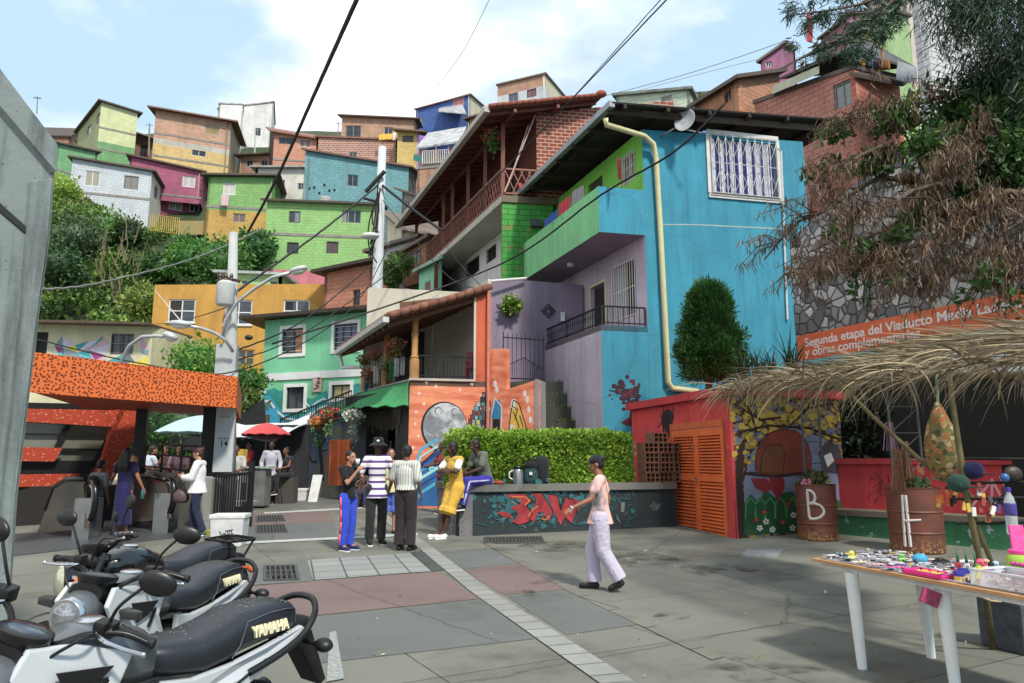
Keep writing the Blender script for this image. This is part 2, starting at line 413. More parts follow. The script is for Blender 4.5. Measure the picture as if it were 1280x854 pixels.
def textmesh(name,txt,size,M,mat,parent=None,ext=.002,bold=.0,align='CENTER',shear=0,sx=1):
 cu=bpy.data.curves.new('t','FONT');cu.body=txt;cu.size=size;cu.extrude=ext;cu.align_x=align;cu.offset=bold;cu.shear=shear
 o=bpy.data.objects.new('t',cu);me=bpy.data.meshes.new_from_object(o)
 inv=MW[parent].inverted()if parent else Matrix.Identity(4)
 me.transform(inv@M@Matrix.Diagonal((sx,1,1,1)));me.materials.append(mat);bpy.data.objects.remove(o)
 ob=bpy.data.objects.new(name,me);COL.objects.link(ob)
 if parent:ob.parent=parent;MW[ob]=MW[parent]
 return ob
def wallM(W,u,z,off=.004,tilt=0):
 """matrix: x along wall to the viewer's right, y up, z out"""
 n=Vector((W.n.x,W.n.y,0));x=Vector((-n.y,n.x,0));y=Vector((0,0,1))
 M=Matrix((x,y,n)).transposed().to_4x4();M.translation=W.at(u,z,off);return M@Matrix.Rotation(tilt,4,'Z')
def leafcloud(mb,c,r,n,size,rng=R,shell=.55,mi=0,droop=0,aspect=.5,up=.3,lump=.35,flat=False):
 """n leaf blades spread through an uneven ellipsoid volume"""
 c=Vector(c);r=Vector(r)if not isinstance(r,(int,float))else Vector((r,r,r));seed=Vector((rng.random()*50,rng.random()*50,rng.random()*50))
 for i in range(n):
  while True:
   d=Vector((rng.gauss(0,1),rng.gauss(0,1),rng.gauss(0,1)))
   if d.length>.01:break
  d.normalize();q=(shell+(1-shell)*rng.random()**.7)*(1+lump*noise.noise(d*2.2+seed)*1.6)
  p=c+Vector((d.x*r.x,d.y*r.y,d.z*r.z))*q
  a=Vector((rng.gauss(0,1),rng.gauss(0,1),rng.gauss(0,1)+up))+d*.7;a.z-=droop
  a.normalize();b=a.cross(Vector((rng.gauss(0,1),rng.gauss(0,1),rng.gauss(0,1))))
  if b.length<.01:continue
  b.normalize();s_=size*(.6+.8*rng.random());w=s_*aspect*.5;nn=a.cross(b)*s_*.12
  mb.add([p,p+a*s_*.5+b*w+nn,p+a*s_,p+a*s_*.5-b*w+nn],[(0,1,2,3)],mi)
def blob_core(mb,c,r,mi=0,lump=.3):
 b=len(mb.v);mb.ball(c,tuple(r)if not isinstance(r,(int,float))else r,n=14,m=9,mi=mi);c=Vector(c)
 for i in range(b,len(mb.v)):
  d=mb.v[i]-c;mb.v[i]=c+d*(1+lump*noise.noise(d.normalized()*2.5+c))
bark=lambda:plain((84,70,56),.95,0,.3,12,.5,25)
PR=[(0,0),(34,.8),(37,2.2),(42,5.5),(60,20),(78,33),(98,48),(125,60),(200,72),(600,90)]
def T(x,y):
 yy=max(0,y+max(0,min((x-6)*1.0,13))if y>20 else y)
 h=90
 for(a,b),(c,d)in zip(PR,PR[1:]):
  if yy<=c:h=b+(d-b)*(yy-a)/(c-a);break
 if yy>38:h+=1.4*noise.noise(Vector((x*.12,y*.12,0)))*min(1,(yy-38)/8)
 return max(h,gz(x,y))if yy>34 else gz(x,y)
def terrain():
 mb=MB();xs=[-600,-300,-150,-90]+[-70+2.5*i for i in range(57)]+[90,150,300,600];ys=[-60,-20,0,9,20,25,30]+[34+1.6*i for i in range(50)]+[125,150,200,350,600]
 n=len(xs);vs=[Vector((x,y,T(x,y)-(.06 if y<36 else 0)))for y in ys for x in xs]
 fs=[(j*n+i,j*n+i+1,(j+1)*n+i+1,(j+1)*n+i)for j in range(len(ys)-1)for i in range(n-1)]
 mb.add(vs,fs)
 b=NB('hillside_earth');v=b.coord()
 c=b.mix(b.ramp(b.noise(.35,9,v,.7),[(.42,(0,0,0)),(.6,(1,1,1))]),rgb((40,66,30)),rgb((92,84,62)))
 b.col(b.mix(b.noise(3,5,v),c,rgb((28,50,22))));b.rough(1);b.bump(b.noise(3,6,v),.8,.2)
 o=mb.build('ground',b.m,None,smooth=True);tag(o,kind='structure');return o
terrain()
def clip_y(poly,y0,above):
 out=[]
 for i in range(len(poly)):
  p,q=poly[i],poly[(i+1)%len(poly)];ip=(p[1]>=y0)==above or p[1]==y0;iq=(q[1]>=y0)==above or q[1]==y0
  if ip:out.append(p)
  if ip!=iq:t_=(y0-p[1])/(q[1]-p[1]);out.append((p[0]+(q[0]-p[0])*t_,y0))
 return out
def sheet(name,pts,mat,lift,kind='structure',nx=1,ny=8):
 """flat polygon laid on the plaza, folded where the plaza folds"""
 mb=MB();poly=[(p[0],p[1])for p in pts]
 for part in(clip_y(poly,9,False),clip_y(clip_y(poly,9,True),34,False),clip_y(poly,34,True)):
  if len(part)>2:mb.add([Vector((x,y,gz(x,y)+lift))for x,y in part],[tuple(range(len(part)))])
 o=mb.build(name,mat,None)
 if kind:tag(o,kind=kind)
 return o
def paving(c,name='concrete',joint=None,jw=.012,rough=.75,wet=.5,jr=0,var=.26):
 b=NB(name);cc=rgb(c);v=b.coord('Object')
 g=b.n('ShaderNodeNewGeometry');pos=b.n('ShaderNodeMapping');b.l(g.outputs['Position'],pos.inputs[0]);pos.inputs['Rotation'].default_value=(0,0,jr);v=pos.outputs[0]
 base=b.mix(b.noise(.7,8,v,.65),sc(cc,1-var),sc(cc,1+var))
 base=b.mix(b.ramp(b.noise(45,3,v),[(.35,(0,0,0)),(.7,(1,1,1))]),sc(cc,.72),base)if False else b.mix(b.noise(70,2,v),b.mix(.18,base,(0,0,0,1)),base)
 w=b.ramp(b.noise(.45,9,v,.7),[(.5,(0,0,0)),(.66,(1,1,1))])
 m=b.n('ShaderNodeMath',operation='MULTIPLY');b.l(w,m.inputs[0]);m.inputs[1].default_value=wet*1.3
 base=b.mix(m.outputs[0],base,sc(cc,.42))
 vo=b.n('ShaderNodeTexVoronoi');vo.inputs['Scale'].default_value=2.3;b.l(v,vo.inputs[0])
 base=b.mix(b.ramp(vo.outputs['Distance'],[(.03,(.5,.5,.5)),(.045,(0,0,0))]),base,sc(cc,.45))
 vc=b.n('ShaderNodeTexVoronoi',feature='DISTANCE_TO_EDGE');vc.inputs['Scale'].default_value=.16
 nz=b.n('ShaderNodeTexNoise');nz.inputs['Scale'].default_value=3;nz.inputs['Detail'].default_value=6;b.l(v,nz.inputs[0])
 va=b.n('ShaderNodeMix',data_type='RGBA');va.inputs[0].default_value=.12;b.l(v,va.inputs['A']);b.l(nz.outputs['Color'],va.inputs['B']);b.l(va.outputs['Result'],vc.inputs[0])
 base=b.mix(b.ramp(vc.outputs['Distance'],[(.0,(.6,.6,.6)),(.0022,(0,0,0))]),base,sc(cc,.3))
 if joint:
  t=b.n('ShaderNodeTexBrick',offset=.0);b.l(v,t.inputs[0]);t.inputs['Scale'].default_value=1;t.inputs['Brick Width'].default_value=joint[0];t.inputs['Row Height'].default_value=joint[1]
  t.inputs['Mortar Size'].default_value=jw;t.inputs['Color1'].default_value=(1,1,1,1);t.inputs['Color2'].default_value=(.86,.86,.86,1);t.inputs['Mortar'].default_value=(.25,.25,.25,1)
  base=b.mix(1.0,base,t.outputs[0],'MULTIPLY')
 b.col(base)
 rr=b.ramp(w,[(0,(rough,)*3),(1,(rough*.45,)*3)]);b.l(rr,b.b.inputs['Roughness']);b.bump(b.noise(60,4,v),.25,.006)
 return b.m
def gp(px,py):p=G(px,py);return(p.x,p.y)
DC=Vector((-.30,.954))
sheet('plaza',[(-45,-8),(45,-8),(45,36),(-45,36)],paving((116,117,106),joint=(2.2,1.7),jw=.007,jr=-.5),.0,nx=1,ny=22)
grey=paving((98,102,99),'grey_asphalt',wet=.3);red=paving((116,96,92),'red_paving',wet=.25);light=paving((142,146,142),'light_slab',joint=(.42,.42),jw=.012,jr=-.30,wet=.15,var=.12)
lightc=paving((146,148,142),'pale_strip',joint=(.62,.3),jw=.01,jr=-.30,wet=.25,var=.15)
sheet('grey_road_surface',[gp(402,860),gp(720,860),gp(632,760),gp(398,775)],grey,.004)if False else None
def band(name,quad,mat,lift=.004):return sheet(name,[gp(*q)for q in quad],mat,lift,ny=6)
band('grey_paving_panel',[(396,830),(668,799),(602,750),(330,778)],grey)
band('red_paving_panel',[(300,780),(600,749),(550,715),(250,738)],red,.006)
band('light_tile_panel',[(391,726),(539,715),(512,692),(384,701)],light,.009)
band('dark_paving_patch',[(541,715),(555,713),(530,689),(513,691)],paving((70,76,74),'dark_asphalt'),.009)
band('grey_paving_panel',[(250,737),(390,727),(384,701),(250,711)],grey,.008)
band('red_paving_panel',[(630,744),(717,736),(652,705),(581,713)],red)
band('grey_paving_panel',[(581,712),(649,704),(609,685),(544,689)],grey)
band('grey_paving_panel',[(708,794),(806,780),(720,737),(632,745)],grey)
band('red_paving_panel',[(300,658),(420,652),(410,637),(310,642)],red)
band('grey_paving_panel',[(290,678),(420,671),(418,653),(300,659)],grey)
band('grey_paving_panel',[(330,634),(440,627),(420,610),(340,612)],grey)
band('pale_paving_strip',[(750,856),(797,856),(537,682),(525,687)],lightc,.012)
band('pale_paving_strip',[(525,687),(537,682),(452,622),(444,623)],lightc,.012)
band('pale_paving_strip',[(280,682),(524,670),(521,667),(280,679)],plain((165,168,165),.8),.011)
band('pale_paving_strip',[(330,643),(520,633),(518,631),(330,641)],plain((165,168,165),.8),.011)
band('kerb_line',[(890,826),(905,822),(608,675),(598,676)],paving((116,114,102),'kerb_line',joint=(.8,.8),jr=-.5),.008)
band('painted_line',[(408,854),(430,850),(420,790),(412,792)],plain((138,143,140),.85,0,.4,30),.010)
wetm=paving((84,84,74),'damp_concrete',wet=.6)
_b=wetm.node_tree.nodes['Principled BSDF'];_t=wetm.node_tree;_g=_t.nodes.new('ShaderNodeNewGeometry');_n=_t.nodes.new('ShaderNodeTexNoise');_n.inputs['Scale'].default_value=3.5;_n.inputs['Detail'].default_value=8;_n.inputs['Roughness'].default_value=.7;_r=_t.nodes.new('ShaderNodeValToRGB');_r.color_ramp.elements[0].position=.45;_r.color_ramp.elements[1].position=.62;_r.color_ramp.elements[1].color=(.8,.8,.8,1);_t.links.new(_g.outputs['Position'],_n.inputs[0]);_t.links.new(_n.outputs[0],_r.inputs[0]);_t.links.new(_r.outputs[0],_b.inputs['Alpha'])
for cx,cy,rx,ry,sd_ in((840,772,30,7,1),(700,683,70,9,2),(790,700,80,12,3),(900,712,60,8,4),(655,742,22,6,5),(960,840,90,16,6)):
 sheet('damp_patch',[gp(cx+rx*(.75+.45*noise.noise(Vector((math.cos(k*.26),math.sin(k*.26),sd_*3)))*2)*math.cos(k*.2618),cy+ry*(.75+.45*noise.noise(Vector((math.cos(k*.26),math.sin(k*.26),sd_*3+9)))*2)*math.sin(k*.2618))for k in range(24)],wetm,.0135+sd_*.0004,ny=2)
def grating(px0,py0,px1,py1,label):
 a,b,c,d=[G(x,y)for x,y in((px0,py1),(px1,py1-1),(px1-4,py0),(px0,py0+1))]
 t=thing('drain_grating',label,'drain grating',(a+b+c+d)/4,group='drain gratings in the paving')
 m=MB();m.slab([p+Vector((0,0,.008))for p in(a,b,c,d)],.03);m.build('pit',plain((18,18,17),.9),t)
 m=MB();n=max(6,int((b-a).length/.06))
 for e,f in((a,b),(b,c),(c,d),(d,a)):m.beam(e+Vector((0,0,.015)),f+Vector((0,0,.015)),.04,.02)
 for i in range(1,n):s_=i/n;m.beam(a.lerp(b,s_)+Vector((0,0,.017)),d.lerp(c,s_)+Vector((0,0,.017)),.022,.012)
 for s_ in(.33,.66):m.beam(a.lerp(d,s_)+Vector((0,0,.013)),b.lerp(c,s_)+Vector((0,0,.013)),.03,.012)
 m.build('bars',plain((78,80,78),.6,.3),t)
grating(331,708,373,727,'rusty steel drain grating beside the pale tile panel')
grating(321,657,359,667,'wide steel drain grating on the red band near the white box')
grating(321,645,356,653,'small drain grating farthest up the street')
grating(606,672,680,680,'drain grating at the foot of the graffiti planter')
def cover(px0,py0,px1,py1,label):
 a,b,c,d=[G(x,y)for x,y in((px0,py1),(px1,py1),(px1+8,py0),(px0+8,py0))]
 m=MB();m.slab([p+Vector((0,0,.014))for p in(a,b,c,d)],.03);o=m.build('access_cover',plain((128,134,136),.6,.2,.25,8),None);tag(o,label,'access cover')
cover(925,688,972,697,'pale rectangular access cover in front of the painted shed')
_brick0,_plaster0=brick,plaster
def pale(c,k=.13):return tuple(int(x+(232-x)*k)for x in c)  # lifts hillside house colours toward white, sunlight put into the paint
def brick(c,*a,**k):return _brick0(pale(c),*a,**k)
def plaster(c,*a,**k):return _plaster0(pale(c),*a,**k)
DEF=dict(frame=(150,150,148),glass=(44,50,56),fw=.07)
def hill_house(label,x0,x1,yt0,yt1,yb,Y0,Y1,mat,bands=(),wl=(),side=None,left=None,roof=(92,84,76),over=.5,rth=.16,cat='house',depth=7,name='hillside_house',drop=2.5,group='houses stacked on the hillside',flatroof=False):
 A=P(x0,yt0,Y0);B=P(x1,yt1,Y1);zb=min(P(x0,yb,Y0).z,P(x1,yb,Y1).z)-drop
 if drop>.5:zb=min(zb,T(A.x,A.y)-1,T(B.x,B.y)-1)
 W=Wall(A,B);base=(A+B)/2
 t=thing(name,label,cat,(base.x,base.y,zb),group=group)
 n3=Vector((W.n.x,W.n.y,0))
 if side:C=P(side[0],side[1],side[2]);D=A+(C-B)
 elif left:D=P(left[0],left[1],left[2]);C=B+(D-A)
 else:C=B-n3*depth;D=A-n3*depth
 Wb=Wall(B,C,out=(W.d.x,W.d.y));Wa=Wall(D,A,out=(-W.d.x,-W.d.y));Wc=Wall(C,D,out=(-W.n.x,-W.n.y))
 hs=[(W.rect(*w[:4]),dict(DEF,**(w[4]if len(w)>4 else{})))for w in wl]
 brk=[(P(x0,y,Y0).z,m)for y,m in bands]
 def panels(WW,zt0,zt1,hs,mt,brk):
  cuts=[(mt,None)]+[(m,z)for z,m in brk]
  for i,(m,ztop)in enumerate(cuts):
   zlow=cuts[i+1][1]if i+1<len(cuts)else zb
   a=zt0 if ztop is None else ztop;b=zt1 if ztop is None else ztop
   hh=[h for h,o in hs if zlow<(h[2]+h[3])/2<max(a,b)]
   wallpanel('wall',t,WW,m,zlow,a,b,[(h[0],h[1],max(h[2],zlow+.02),min(h[3],min(a,b)-.02))for h in hh])
 panels(W,A.z,B.z,hs,mat,brk)
 for h,o in hs:window(t,W,(h[0],h[1],max(h[2],zb),min(h[3],min(A.z,B.z)-.02)),**dict({'style':'two'},**o))
 def sidewall(WW,zt0,zt1,spec):
  m=spec[3]if len(spec)>3 and spec[3]else mat;wl2=spec[4]if len(spec)>4 else();br=spec[5]if len(spec)>5 else brk
  h2=[(WW.rect(*w[:4]),dict(DEF,**(w[4]if len(w)>4 else{})))for w in wl2]
  panels(WW,zt0,zt1,h2,m,br)
  for h,o in h2:window(t,WW,(h[0],h[1],h[2],min(h[3],min(zt0,zt1)-.02)),**dict({'style':'two'},**o))
 sidewall(Wb,B.z,C.z,side or())
 sidewall(Wa,D.z,A.z,left or())
 panels(Wc,C.z,D.z,[],mat,[])
 rg=random.Random(int(x0*7+yt0));zv0=max(P(x0,yb,Y0).z,P(x1,yb,Y1).z)
 if W.len>3.5 and A.z-zv0>2.5:
  gm_=_plaster0((138,134,126),.5);zt=min(A.z,B.z)
  for z in[zt-2.5-.2*rg.random()]+([zt-5.0]if zt-zv0>6 else[]):
   if not any(h[2]-.3<z<h[3]+.15 for h,o in hs):
    m=MB();m.hexa([W.at(u,zz,o)for zz in(z-.1,z+.1)for u,o in((0,.003),(W.len,.003),(W.len,.035),(0,.035))]);m.build('slab_edge',gm_,t)
  if rg.random()<.6:
   u=W.len*rg.choice((.04,.95));m=MB();m.tube([W.at(u,zt-.1,.08),W.at(u,zb+.5,.08)],.05,6);m.build('drainpipe',plain(rg.choice(((190,186,170),(120,116,110),(160,150,130))),.6),t)
  if rg.random()<.4:
   q=W.at(W.len*rg.uniform(.2,.8),zt,-2);m=MB();m.lathe([(.45,0),(.5,.05),(.5,.8),(.35,.95),(.1,1.0)],(q.x,q.y,zt+.25),14);m.build('water_tank',plain(rg.choice(((30,34,40),(60,84,120),(150,150,146))),.5),t,smooth=True,auto=40)
 m=MB();d3=Vector((W.d.x,W.d.y,0))*over;b3=(C-B);b3.z=0;b3=b3.normalized()*over
 sa=Vector((0,0,(B.z-A.z)/max(W.len,.1)*over));sb=Vector((0,0,(C.z-B.z)/max((C-B).length,.1)*over));e=Vector((0,0,rth+.005))
 m.slab([A-d3-b3-sa-sb+e,B+d3-b3+sa-sb+e,C+d3+b3+sa+sb+e,D-d3+b3-sa+sb+e],rth);m.build('roof',metalsheet(roof,.18,'X',.35),t)
 return t
br_raw=lambda c=(176,118,88):brick(c,(150,135,120),.42,.22,.014,.16,.3)
wht=dict(frame=(205,208,208))
hill_house('tall narrow house, cream above and leaf green below, highest on the left skyline',127,172.5,128,142,206,74,76,brick((206,214,150),None,.5,.25,.012,.07,.2,mdark=.8),[(176,brick((96,160,96),None,.5,.25,.012,.08,.25))],left=(97,166,82,brick((150,160,104),None,.5,.25,.012,.1,.3),[(109,158,113,168,dict(style='one')),(121,143,124.5,154,dict(style='one'))],()),roof=(80,70,62),over=.4)  # left wall repeats the cream darkened, its shaded side put into the colour
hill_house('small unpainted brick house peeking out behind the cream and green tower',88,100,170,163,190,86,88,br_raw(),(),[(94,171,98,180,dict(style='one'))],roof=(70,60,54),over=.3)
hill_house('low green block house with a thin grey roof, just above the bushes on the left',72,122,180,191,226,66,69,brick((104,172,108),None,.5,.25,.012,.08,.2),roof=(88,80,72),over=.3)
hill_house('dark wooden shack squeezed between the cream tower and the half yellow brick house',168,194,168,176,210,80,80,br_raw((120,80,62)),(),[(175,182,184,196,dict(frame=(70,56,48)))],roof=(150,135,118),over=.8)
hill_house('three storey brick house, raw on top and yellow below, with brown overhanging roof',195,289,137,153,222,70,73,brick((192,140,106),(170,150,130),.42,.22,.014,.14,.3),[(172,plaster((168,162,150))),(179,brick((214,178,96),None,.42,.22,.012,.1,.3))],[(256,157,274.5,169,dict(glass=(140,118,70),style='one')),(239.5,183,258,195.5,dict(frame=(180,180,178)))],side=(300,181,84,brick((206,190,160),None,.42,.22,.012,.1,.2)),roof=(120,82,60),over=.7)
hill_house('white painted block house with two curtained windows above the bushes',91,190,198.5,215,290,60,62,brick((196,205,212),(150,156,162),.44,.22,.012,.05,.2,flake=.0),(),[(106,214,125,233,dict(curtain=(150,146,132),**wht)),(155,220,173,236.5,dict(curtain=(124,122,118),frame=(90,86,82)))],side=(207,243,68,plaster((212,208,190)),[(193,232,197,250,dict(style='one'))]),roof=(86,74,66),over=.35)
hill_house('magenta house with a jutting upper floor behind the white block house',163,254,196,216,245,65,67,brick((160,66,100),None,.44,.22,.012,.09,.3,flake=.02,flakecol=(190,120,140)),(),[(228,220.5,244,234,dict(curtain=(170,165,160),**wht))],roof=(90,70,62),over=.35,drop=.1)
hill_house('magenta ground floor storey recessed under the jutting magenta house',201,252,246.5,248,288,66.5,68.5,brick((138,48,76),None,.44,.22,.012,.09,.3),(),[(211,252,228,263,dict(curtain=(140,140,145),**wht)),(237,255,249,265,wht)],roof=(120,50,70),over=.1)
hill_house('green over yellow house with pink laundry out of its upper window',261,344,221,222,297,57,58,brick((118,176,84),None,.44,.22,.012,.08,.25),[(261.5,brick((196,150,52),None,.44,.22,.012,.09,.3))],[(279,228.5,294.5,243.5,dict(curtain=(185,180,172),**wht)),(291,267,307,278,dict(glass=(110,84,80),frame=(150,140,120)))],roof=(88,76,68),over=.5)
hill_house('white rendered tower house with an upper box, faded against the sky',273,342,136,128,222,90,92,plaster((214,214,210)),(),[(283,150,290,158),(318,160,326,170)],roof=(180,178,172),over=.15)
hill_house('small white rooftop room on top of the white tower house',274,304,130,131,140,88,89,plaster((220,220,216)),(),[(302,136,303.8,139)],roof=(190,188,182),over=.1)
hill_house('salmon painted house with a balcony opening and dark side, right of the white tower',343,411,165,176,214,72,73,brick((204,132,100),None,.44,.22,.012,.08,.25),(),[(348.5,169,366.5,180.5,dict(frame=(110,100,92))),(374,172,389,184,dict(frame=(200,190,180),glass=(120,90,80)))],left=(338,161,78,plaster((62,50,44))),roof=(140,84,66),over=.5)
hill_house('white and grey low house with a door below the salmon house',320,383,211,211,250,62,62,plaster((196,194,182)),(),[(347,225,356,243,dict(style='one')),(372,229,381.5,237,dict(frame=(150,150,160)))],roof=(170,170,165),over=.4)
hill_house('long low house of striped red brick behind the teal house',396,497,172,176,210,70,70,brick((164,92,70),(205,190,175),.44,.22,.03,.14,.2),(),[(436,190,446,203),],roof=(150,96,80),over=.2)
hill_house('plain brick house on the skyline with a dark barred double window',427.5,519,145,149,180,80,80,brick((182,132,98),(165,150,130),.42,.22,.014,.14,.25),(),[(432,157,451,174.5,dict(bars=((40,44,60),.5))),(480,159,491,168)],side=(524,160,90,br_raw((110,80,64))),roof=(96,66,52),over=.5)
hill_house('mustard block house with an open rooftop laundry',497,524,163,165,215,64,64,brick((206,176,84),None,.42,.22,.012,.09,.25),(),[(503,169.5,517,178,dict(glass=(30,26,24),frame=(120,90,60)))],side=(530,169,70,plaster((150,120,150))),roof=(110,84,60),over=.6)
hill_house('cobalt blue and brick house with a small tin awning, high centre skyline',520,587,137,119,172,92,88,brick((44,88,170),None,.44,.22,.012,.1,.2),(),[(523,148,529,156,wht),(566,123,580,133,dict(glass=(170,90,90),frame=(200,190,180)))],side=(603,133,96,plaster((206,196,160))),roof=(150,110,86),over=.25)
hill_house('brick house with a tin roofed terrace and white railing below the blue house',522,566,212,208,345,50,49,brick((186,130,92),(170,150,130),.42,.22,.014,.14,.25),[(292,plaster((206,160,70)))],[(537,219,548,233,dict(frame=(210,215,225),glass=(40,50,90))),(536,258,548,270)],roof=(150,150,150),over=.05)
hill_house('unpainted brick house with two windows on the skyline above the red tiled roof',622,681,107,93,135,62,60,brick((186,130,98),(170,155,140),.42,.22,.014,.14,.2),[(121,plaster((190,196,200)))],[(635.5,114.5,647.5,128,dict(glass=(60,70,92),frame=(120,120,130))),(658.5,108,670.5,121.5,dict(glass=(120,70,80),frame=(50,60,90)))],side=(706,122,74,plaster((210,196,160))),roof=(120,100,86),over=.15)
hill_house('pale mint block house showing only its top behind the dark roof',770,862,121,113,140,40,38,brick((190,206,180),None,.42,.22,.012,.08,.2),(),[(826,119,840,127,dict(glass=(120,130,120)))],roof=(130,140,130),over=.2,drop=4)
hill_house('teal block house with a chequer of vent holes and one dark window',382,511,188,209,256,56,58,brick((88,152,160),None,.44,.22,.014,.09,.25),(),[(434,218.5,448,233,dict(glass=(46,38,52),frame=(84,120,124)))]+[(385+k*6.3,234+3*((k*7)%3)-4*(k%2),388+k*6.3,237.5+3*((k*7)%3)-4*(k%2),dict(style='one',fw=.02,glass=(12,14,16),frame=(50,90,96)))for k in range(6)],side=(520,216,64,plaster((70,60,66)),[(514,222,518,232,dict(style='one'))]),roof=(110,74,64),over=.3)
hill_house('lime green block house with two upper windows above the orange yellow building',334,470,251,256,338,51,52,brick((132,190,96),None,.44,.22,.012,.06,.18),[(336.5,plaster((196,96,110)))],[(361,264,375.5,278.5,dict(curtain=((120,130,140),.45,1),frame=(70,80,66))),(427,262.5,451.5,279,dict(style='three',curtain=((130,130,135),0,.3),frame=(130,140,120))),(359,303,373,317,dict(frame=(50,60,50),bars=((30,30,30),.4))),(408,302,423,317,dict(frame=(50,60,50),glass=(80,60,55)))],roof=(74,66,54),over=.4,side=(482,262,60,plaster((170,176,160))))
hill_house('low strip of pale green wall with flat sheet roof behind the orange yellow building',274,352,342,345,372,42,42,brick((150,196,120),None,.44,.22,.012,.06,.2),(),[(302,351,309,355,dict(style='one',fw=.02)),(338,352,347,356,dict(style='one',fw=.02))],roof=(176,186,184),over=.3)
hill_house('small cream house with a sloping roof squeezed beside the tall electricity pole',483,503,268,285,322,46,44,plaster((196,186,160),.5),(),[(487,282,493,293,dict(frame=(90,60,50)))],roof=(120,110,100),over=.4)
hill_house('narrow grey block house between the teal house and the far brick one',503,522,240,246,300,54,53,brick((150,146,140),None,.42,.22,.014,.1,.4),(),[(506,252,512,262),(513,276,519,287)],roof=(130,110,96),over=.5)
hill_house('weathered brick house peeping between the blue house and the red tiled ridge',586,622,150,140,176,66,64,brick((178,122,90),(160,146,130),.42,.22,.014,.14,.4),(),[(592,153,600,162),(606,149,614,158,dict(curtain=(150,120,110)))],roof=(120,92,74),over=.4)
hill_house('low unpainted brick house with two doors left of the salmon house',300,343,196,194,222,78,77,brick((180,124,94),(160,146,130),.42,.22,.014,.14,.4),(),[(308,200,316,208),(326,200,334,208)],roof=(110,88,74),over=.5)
hill_house('pale blue house half hidden behind the half yellow brick house',236,276,128,130,150,88,87,plaster((150,176,190),.4),(),[(262,134,270,142)],roof=(120,110,100),over=.4)if False else None
def cloth_hang(W0,W1,drop,col,label,group='laundry on the hillside',Y=None,name='hanging_garment'):
 m=MB();a=Vector(W0);b=Vector(W1);k=8
 tp=[a.lerp(b,i/k)+Vector((0,.03*math.sin(i*1.9),0))for i in range(k+1)];bt=[p+Vector((0,.05*math.sin(i*2.3),-drop*(1+.06*math.sin(i*3))))for i,p in enumerate(tp)]
 for i in range(k):m.hexa([bt[i],bt[i+1],bt[i+1]+Vector((0,.02,0)),bt[i]+Vector((0,.02,0)),tp[i],tp[i+1],tp[i+1]+Vector((0,.02,0)),tp[i]+Vector((0,.02,0))])
 o=m.build(name,cloth(col),None);tag(o,label,'laundry',group);return o
cloth_hang(P(277,243,56.7),P(286,243,56.7),.95,(206,170,180),'pink blanket hanging from the window of the green over yellow house')
cloth_hang(P(474,168,69),P(490,167,69),.6,(232,176,40),'bright yellow blanket drying on the roof of the striped brick house')
cloth_hang(P(491,166,69),P(495,166,69),.8,(225,222,215),'white garment next to the yellow blanket on the brick roof')
cloth_hang(P(524,169,63),P(530,170,63),.75,(150,100,190),'lilac cloth hanging beside the mustard rooftop laundry')
cloth_hang(P(517,193,60),P(527,196,60),.5,(30,120,110),'dark teal cloth hanging under the mustard house')
def railing(label,a,b,h,n,col,name='railing',r=.02,cat='railing',group=None,parent=None,zig=False):
 a=Vector(a);b=Vector(b);m=MB()
 m.tube([a+Vector((0,0,h)),b+Vector((0,0,h))],r*1.4,6);m.tube([a+Vector((0,0,.06)),b+Vector((0,0,.06))],r,6)
 for i in range(n+1):p=a.lerp(b,i/n);m.tube([p,p+Vector((0,0,h))],r if i%6 else r*1.5,5)
 if zig:
  for i in range(n):p=a.lerp(b,i/n);q=a.lerp(b,(i+1)/n);m.tube([p+Vector((0,0,.06)),q+Vector((0,0,h))],r*.7,4)
 o=m.build(name,plain(col,.5,.3),parent)
 if not parent:tag(o,label,cat,group)
 return o
railing('short yellow stair railing under the white block house',P(187,288,58),P(223,294,56),1.4,14,(206,170,60),zig=True)
railing('white railing on the tin roofed terrace',P(528,205,48.6),P(560,203,47.6),.95,14,(205,200,205))
w=MB();w.hexa([P(223,294,58),P(261,293,58),P(261,293,60),P(223,294,60),P(223,276,58),P(261,276,58),P(261,276,60),P(223,276,60)]);tag(w.build('garden_wall',brick((196,170,96),None,.44,.22,.012,.08,.3),None),'low yellowish block wall at the foot of the magenta house','wall')
def tin(name,label,quad,th=.12,col=(168,172,176),cat='roof',group=None):
 m=MB();m.slab([P(*q)for q in quad],th);o=m.build(name,metalsheet(col,.2,'X',.2),None);tag(o,label,cat,group)
 return o
t_=thing('tin_terrace_roof','grey tin roof on thin posts over the railed brick terrace','roof',P(545,190,48))
m=MB();m.slab([P(520,184,50),P(575,176,48),P(583,158,54),P(535,166,55)],.15);m.build('roof_sheet',metalsheet((178,182,186),.2,'X',.15),t_)
for x,y0,y1 in((545,182,205),(561,178,203),(574,177,203)):m=MB();m.tube([P(x,y0,48.6),P(x,y1,48.6)],.05,6);m.build('post',plain((150,90,60),.8),t_)
tin('awning_roof','small grey tin awning on the blue skyline house',[(548,139,87),(583,142,85),(578,130,89),(549,135,90)])
def mast(label,px,py0,py1,Y,r=.06,col=(90,90,90)):m=MB();m.tube([P(px,py1,Y),P(px+1,py0,Y)],[r,r*.6],6);m.beam(P(px-4,py0+2,Y),P(px+5,py0+3,Y),.05,.05);o=m.build('antenna_mast',plain(col,.6),None);tag(o,label,'antenna')
mast('thin wooden mast beside the dark shack',186,154,195,78,.12,(130,120,108));mast('tall thin pole on the white tower house roof',318,160,220,84,.12,(170,170,168));mast('leaning antenna on the concrete pillar side of the skyline',46,120,142,40,.03)
mast('mast on the roof of the skyline brick house',422,152,178,78,.08,(110,105,100))
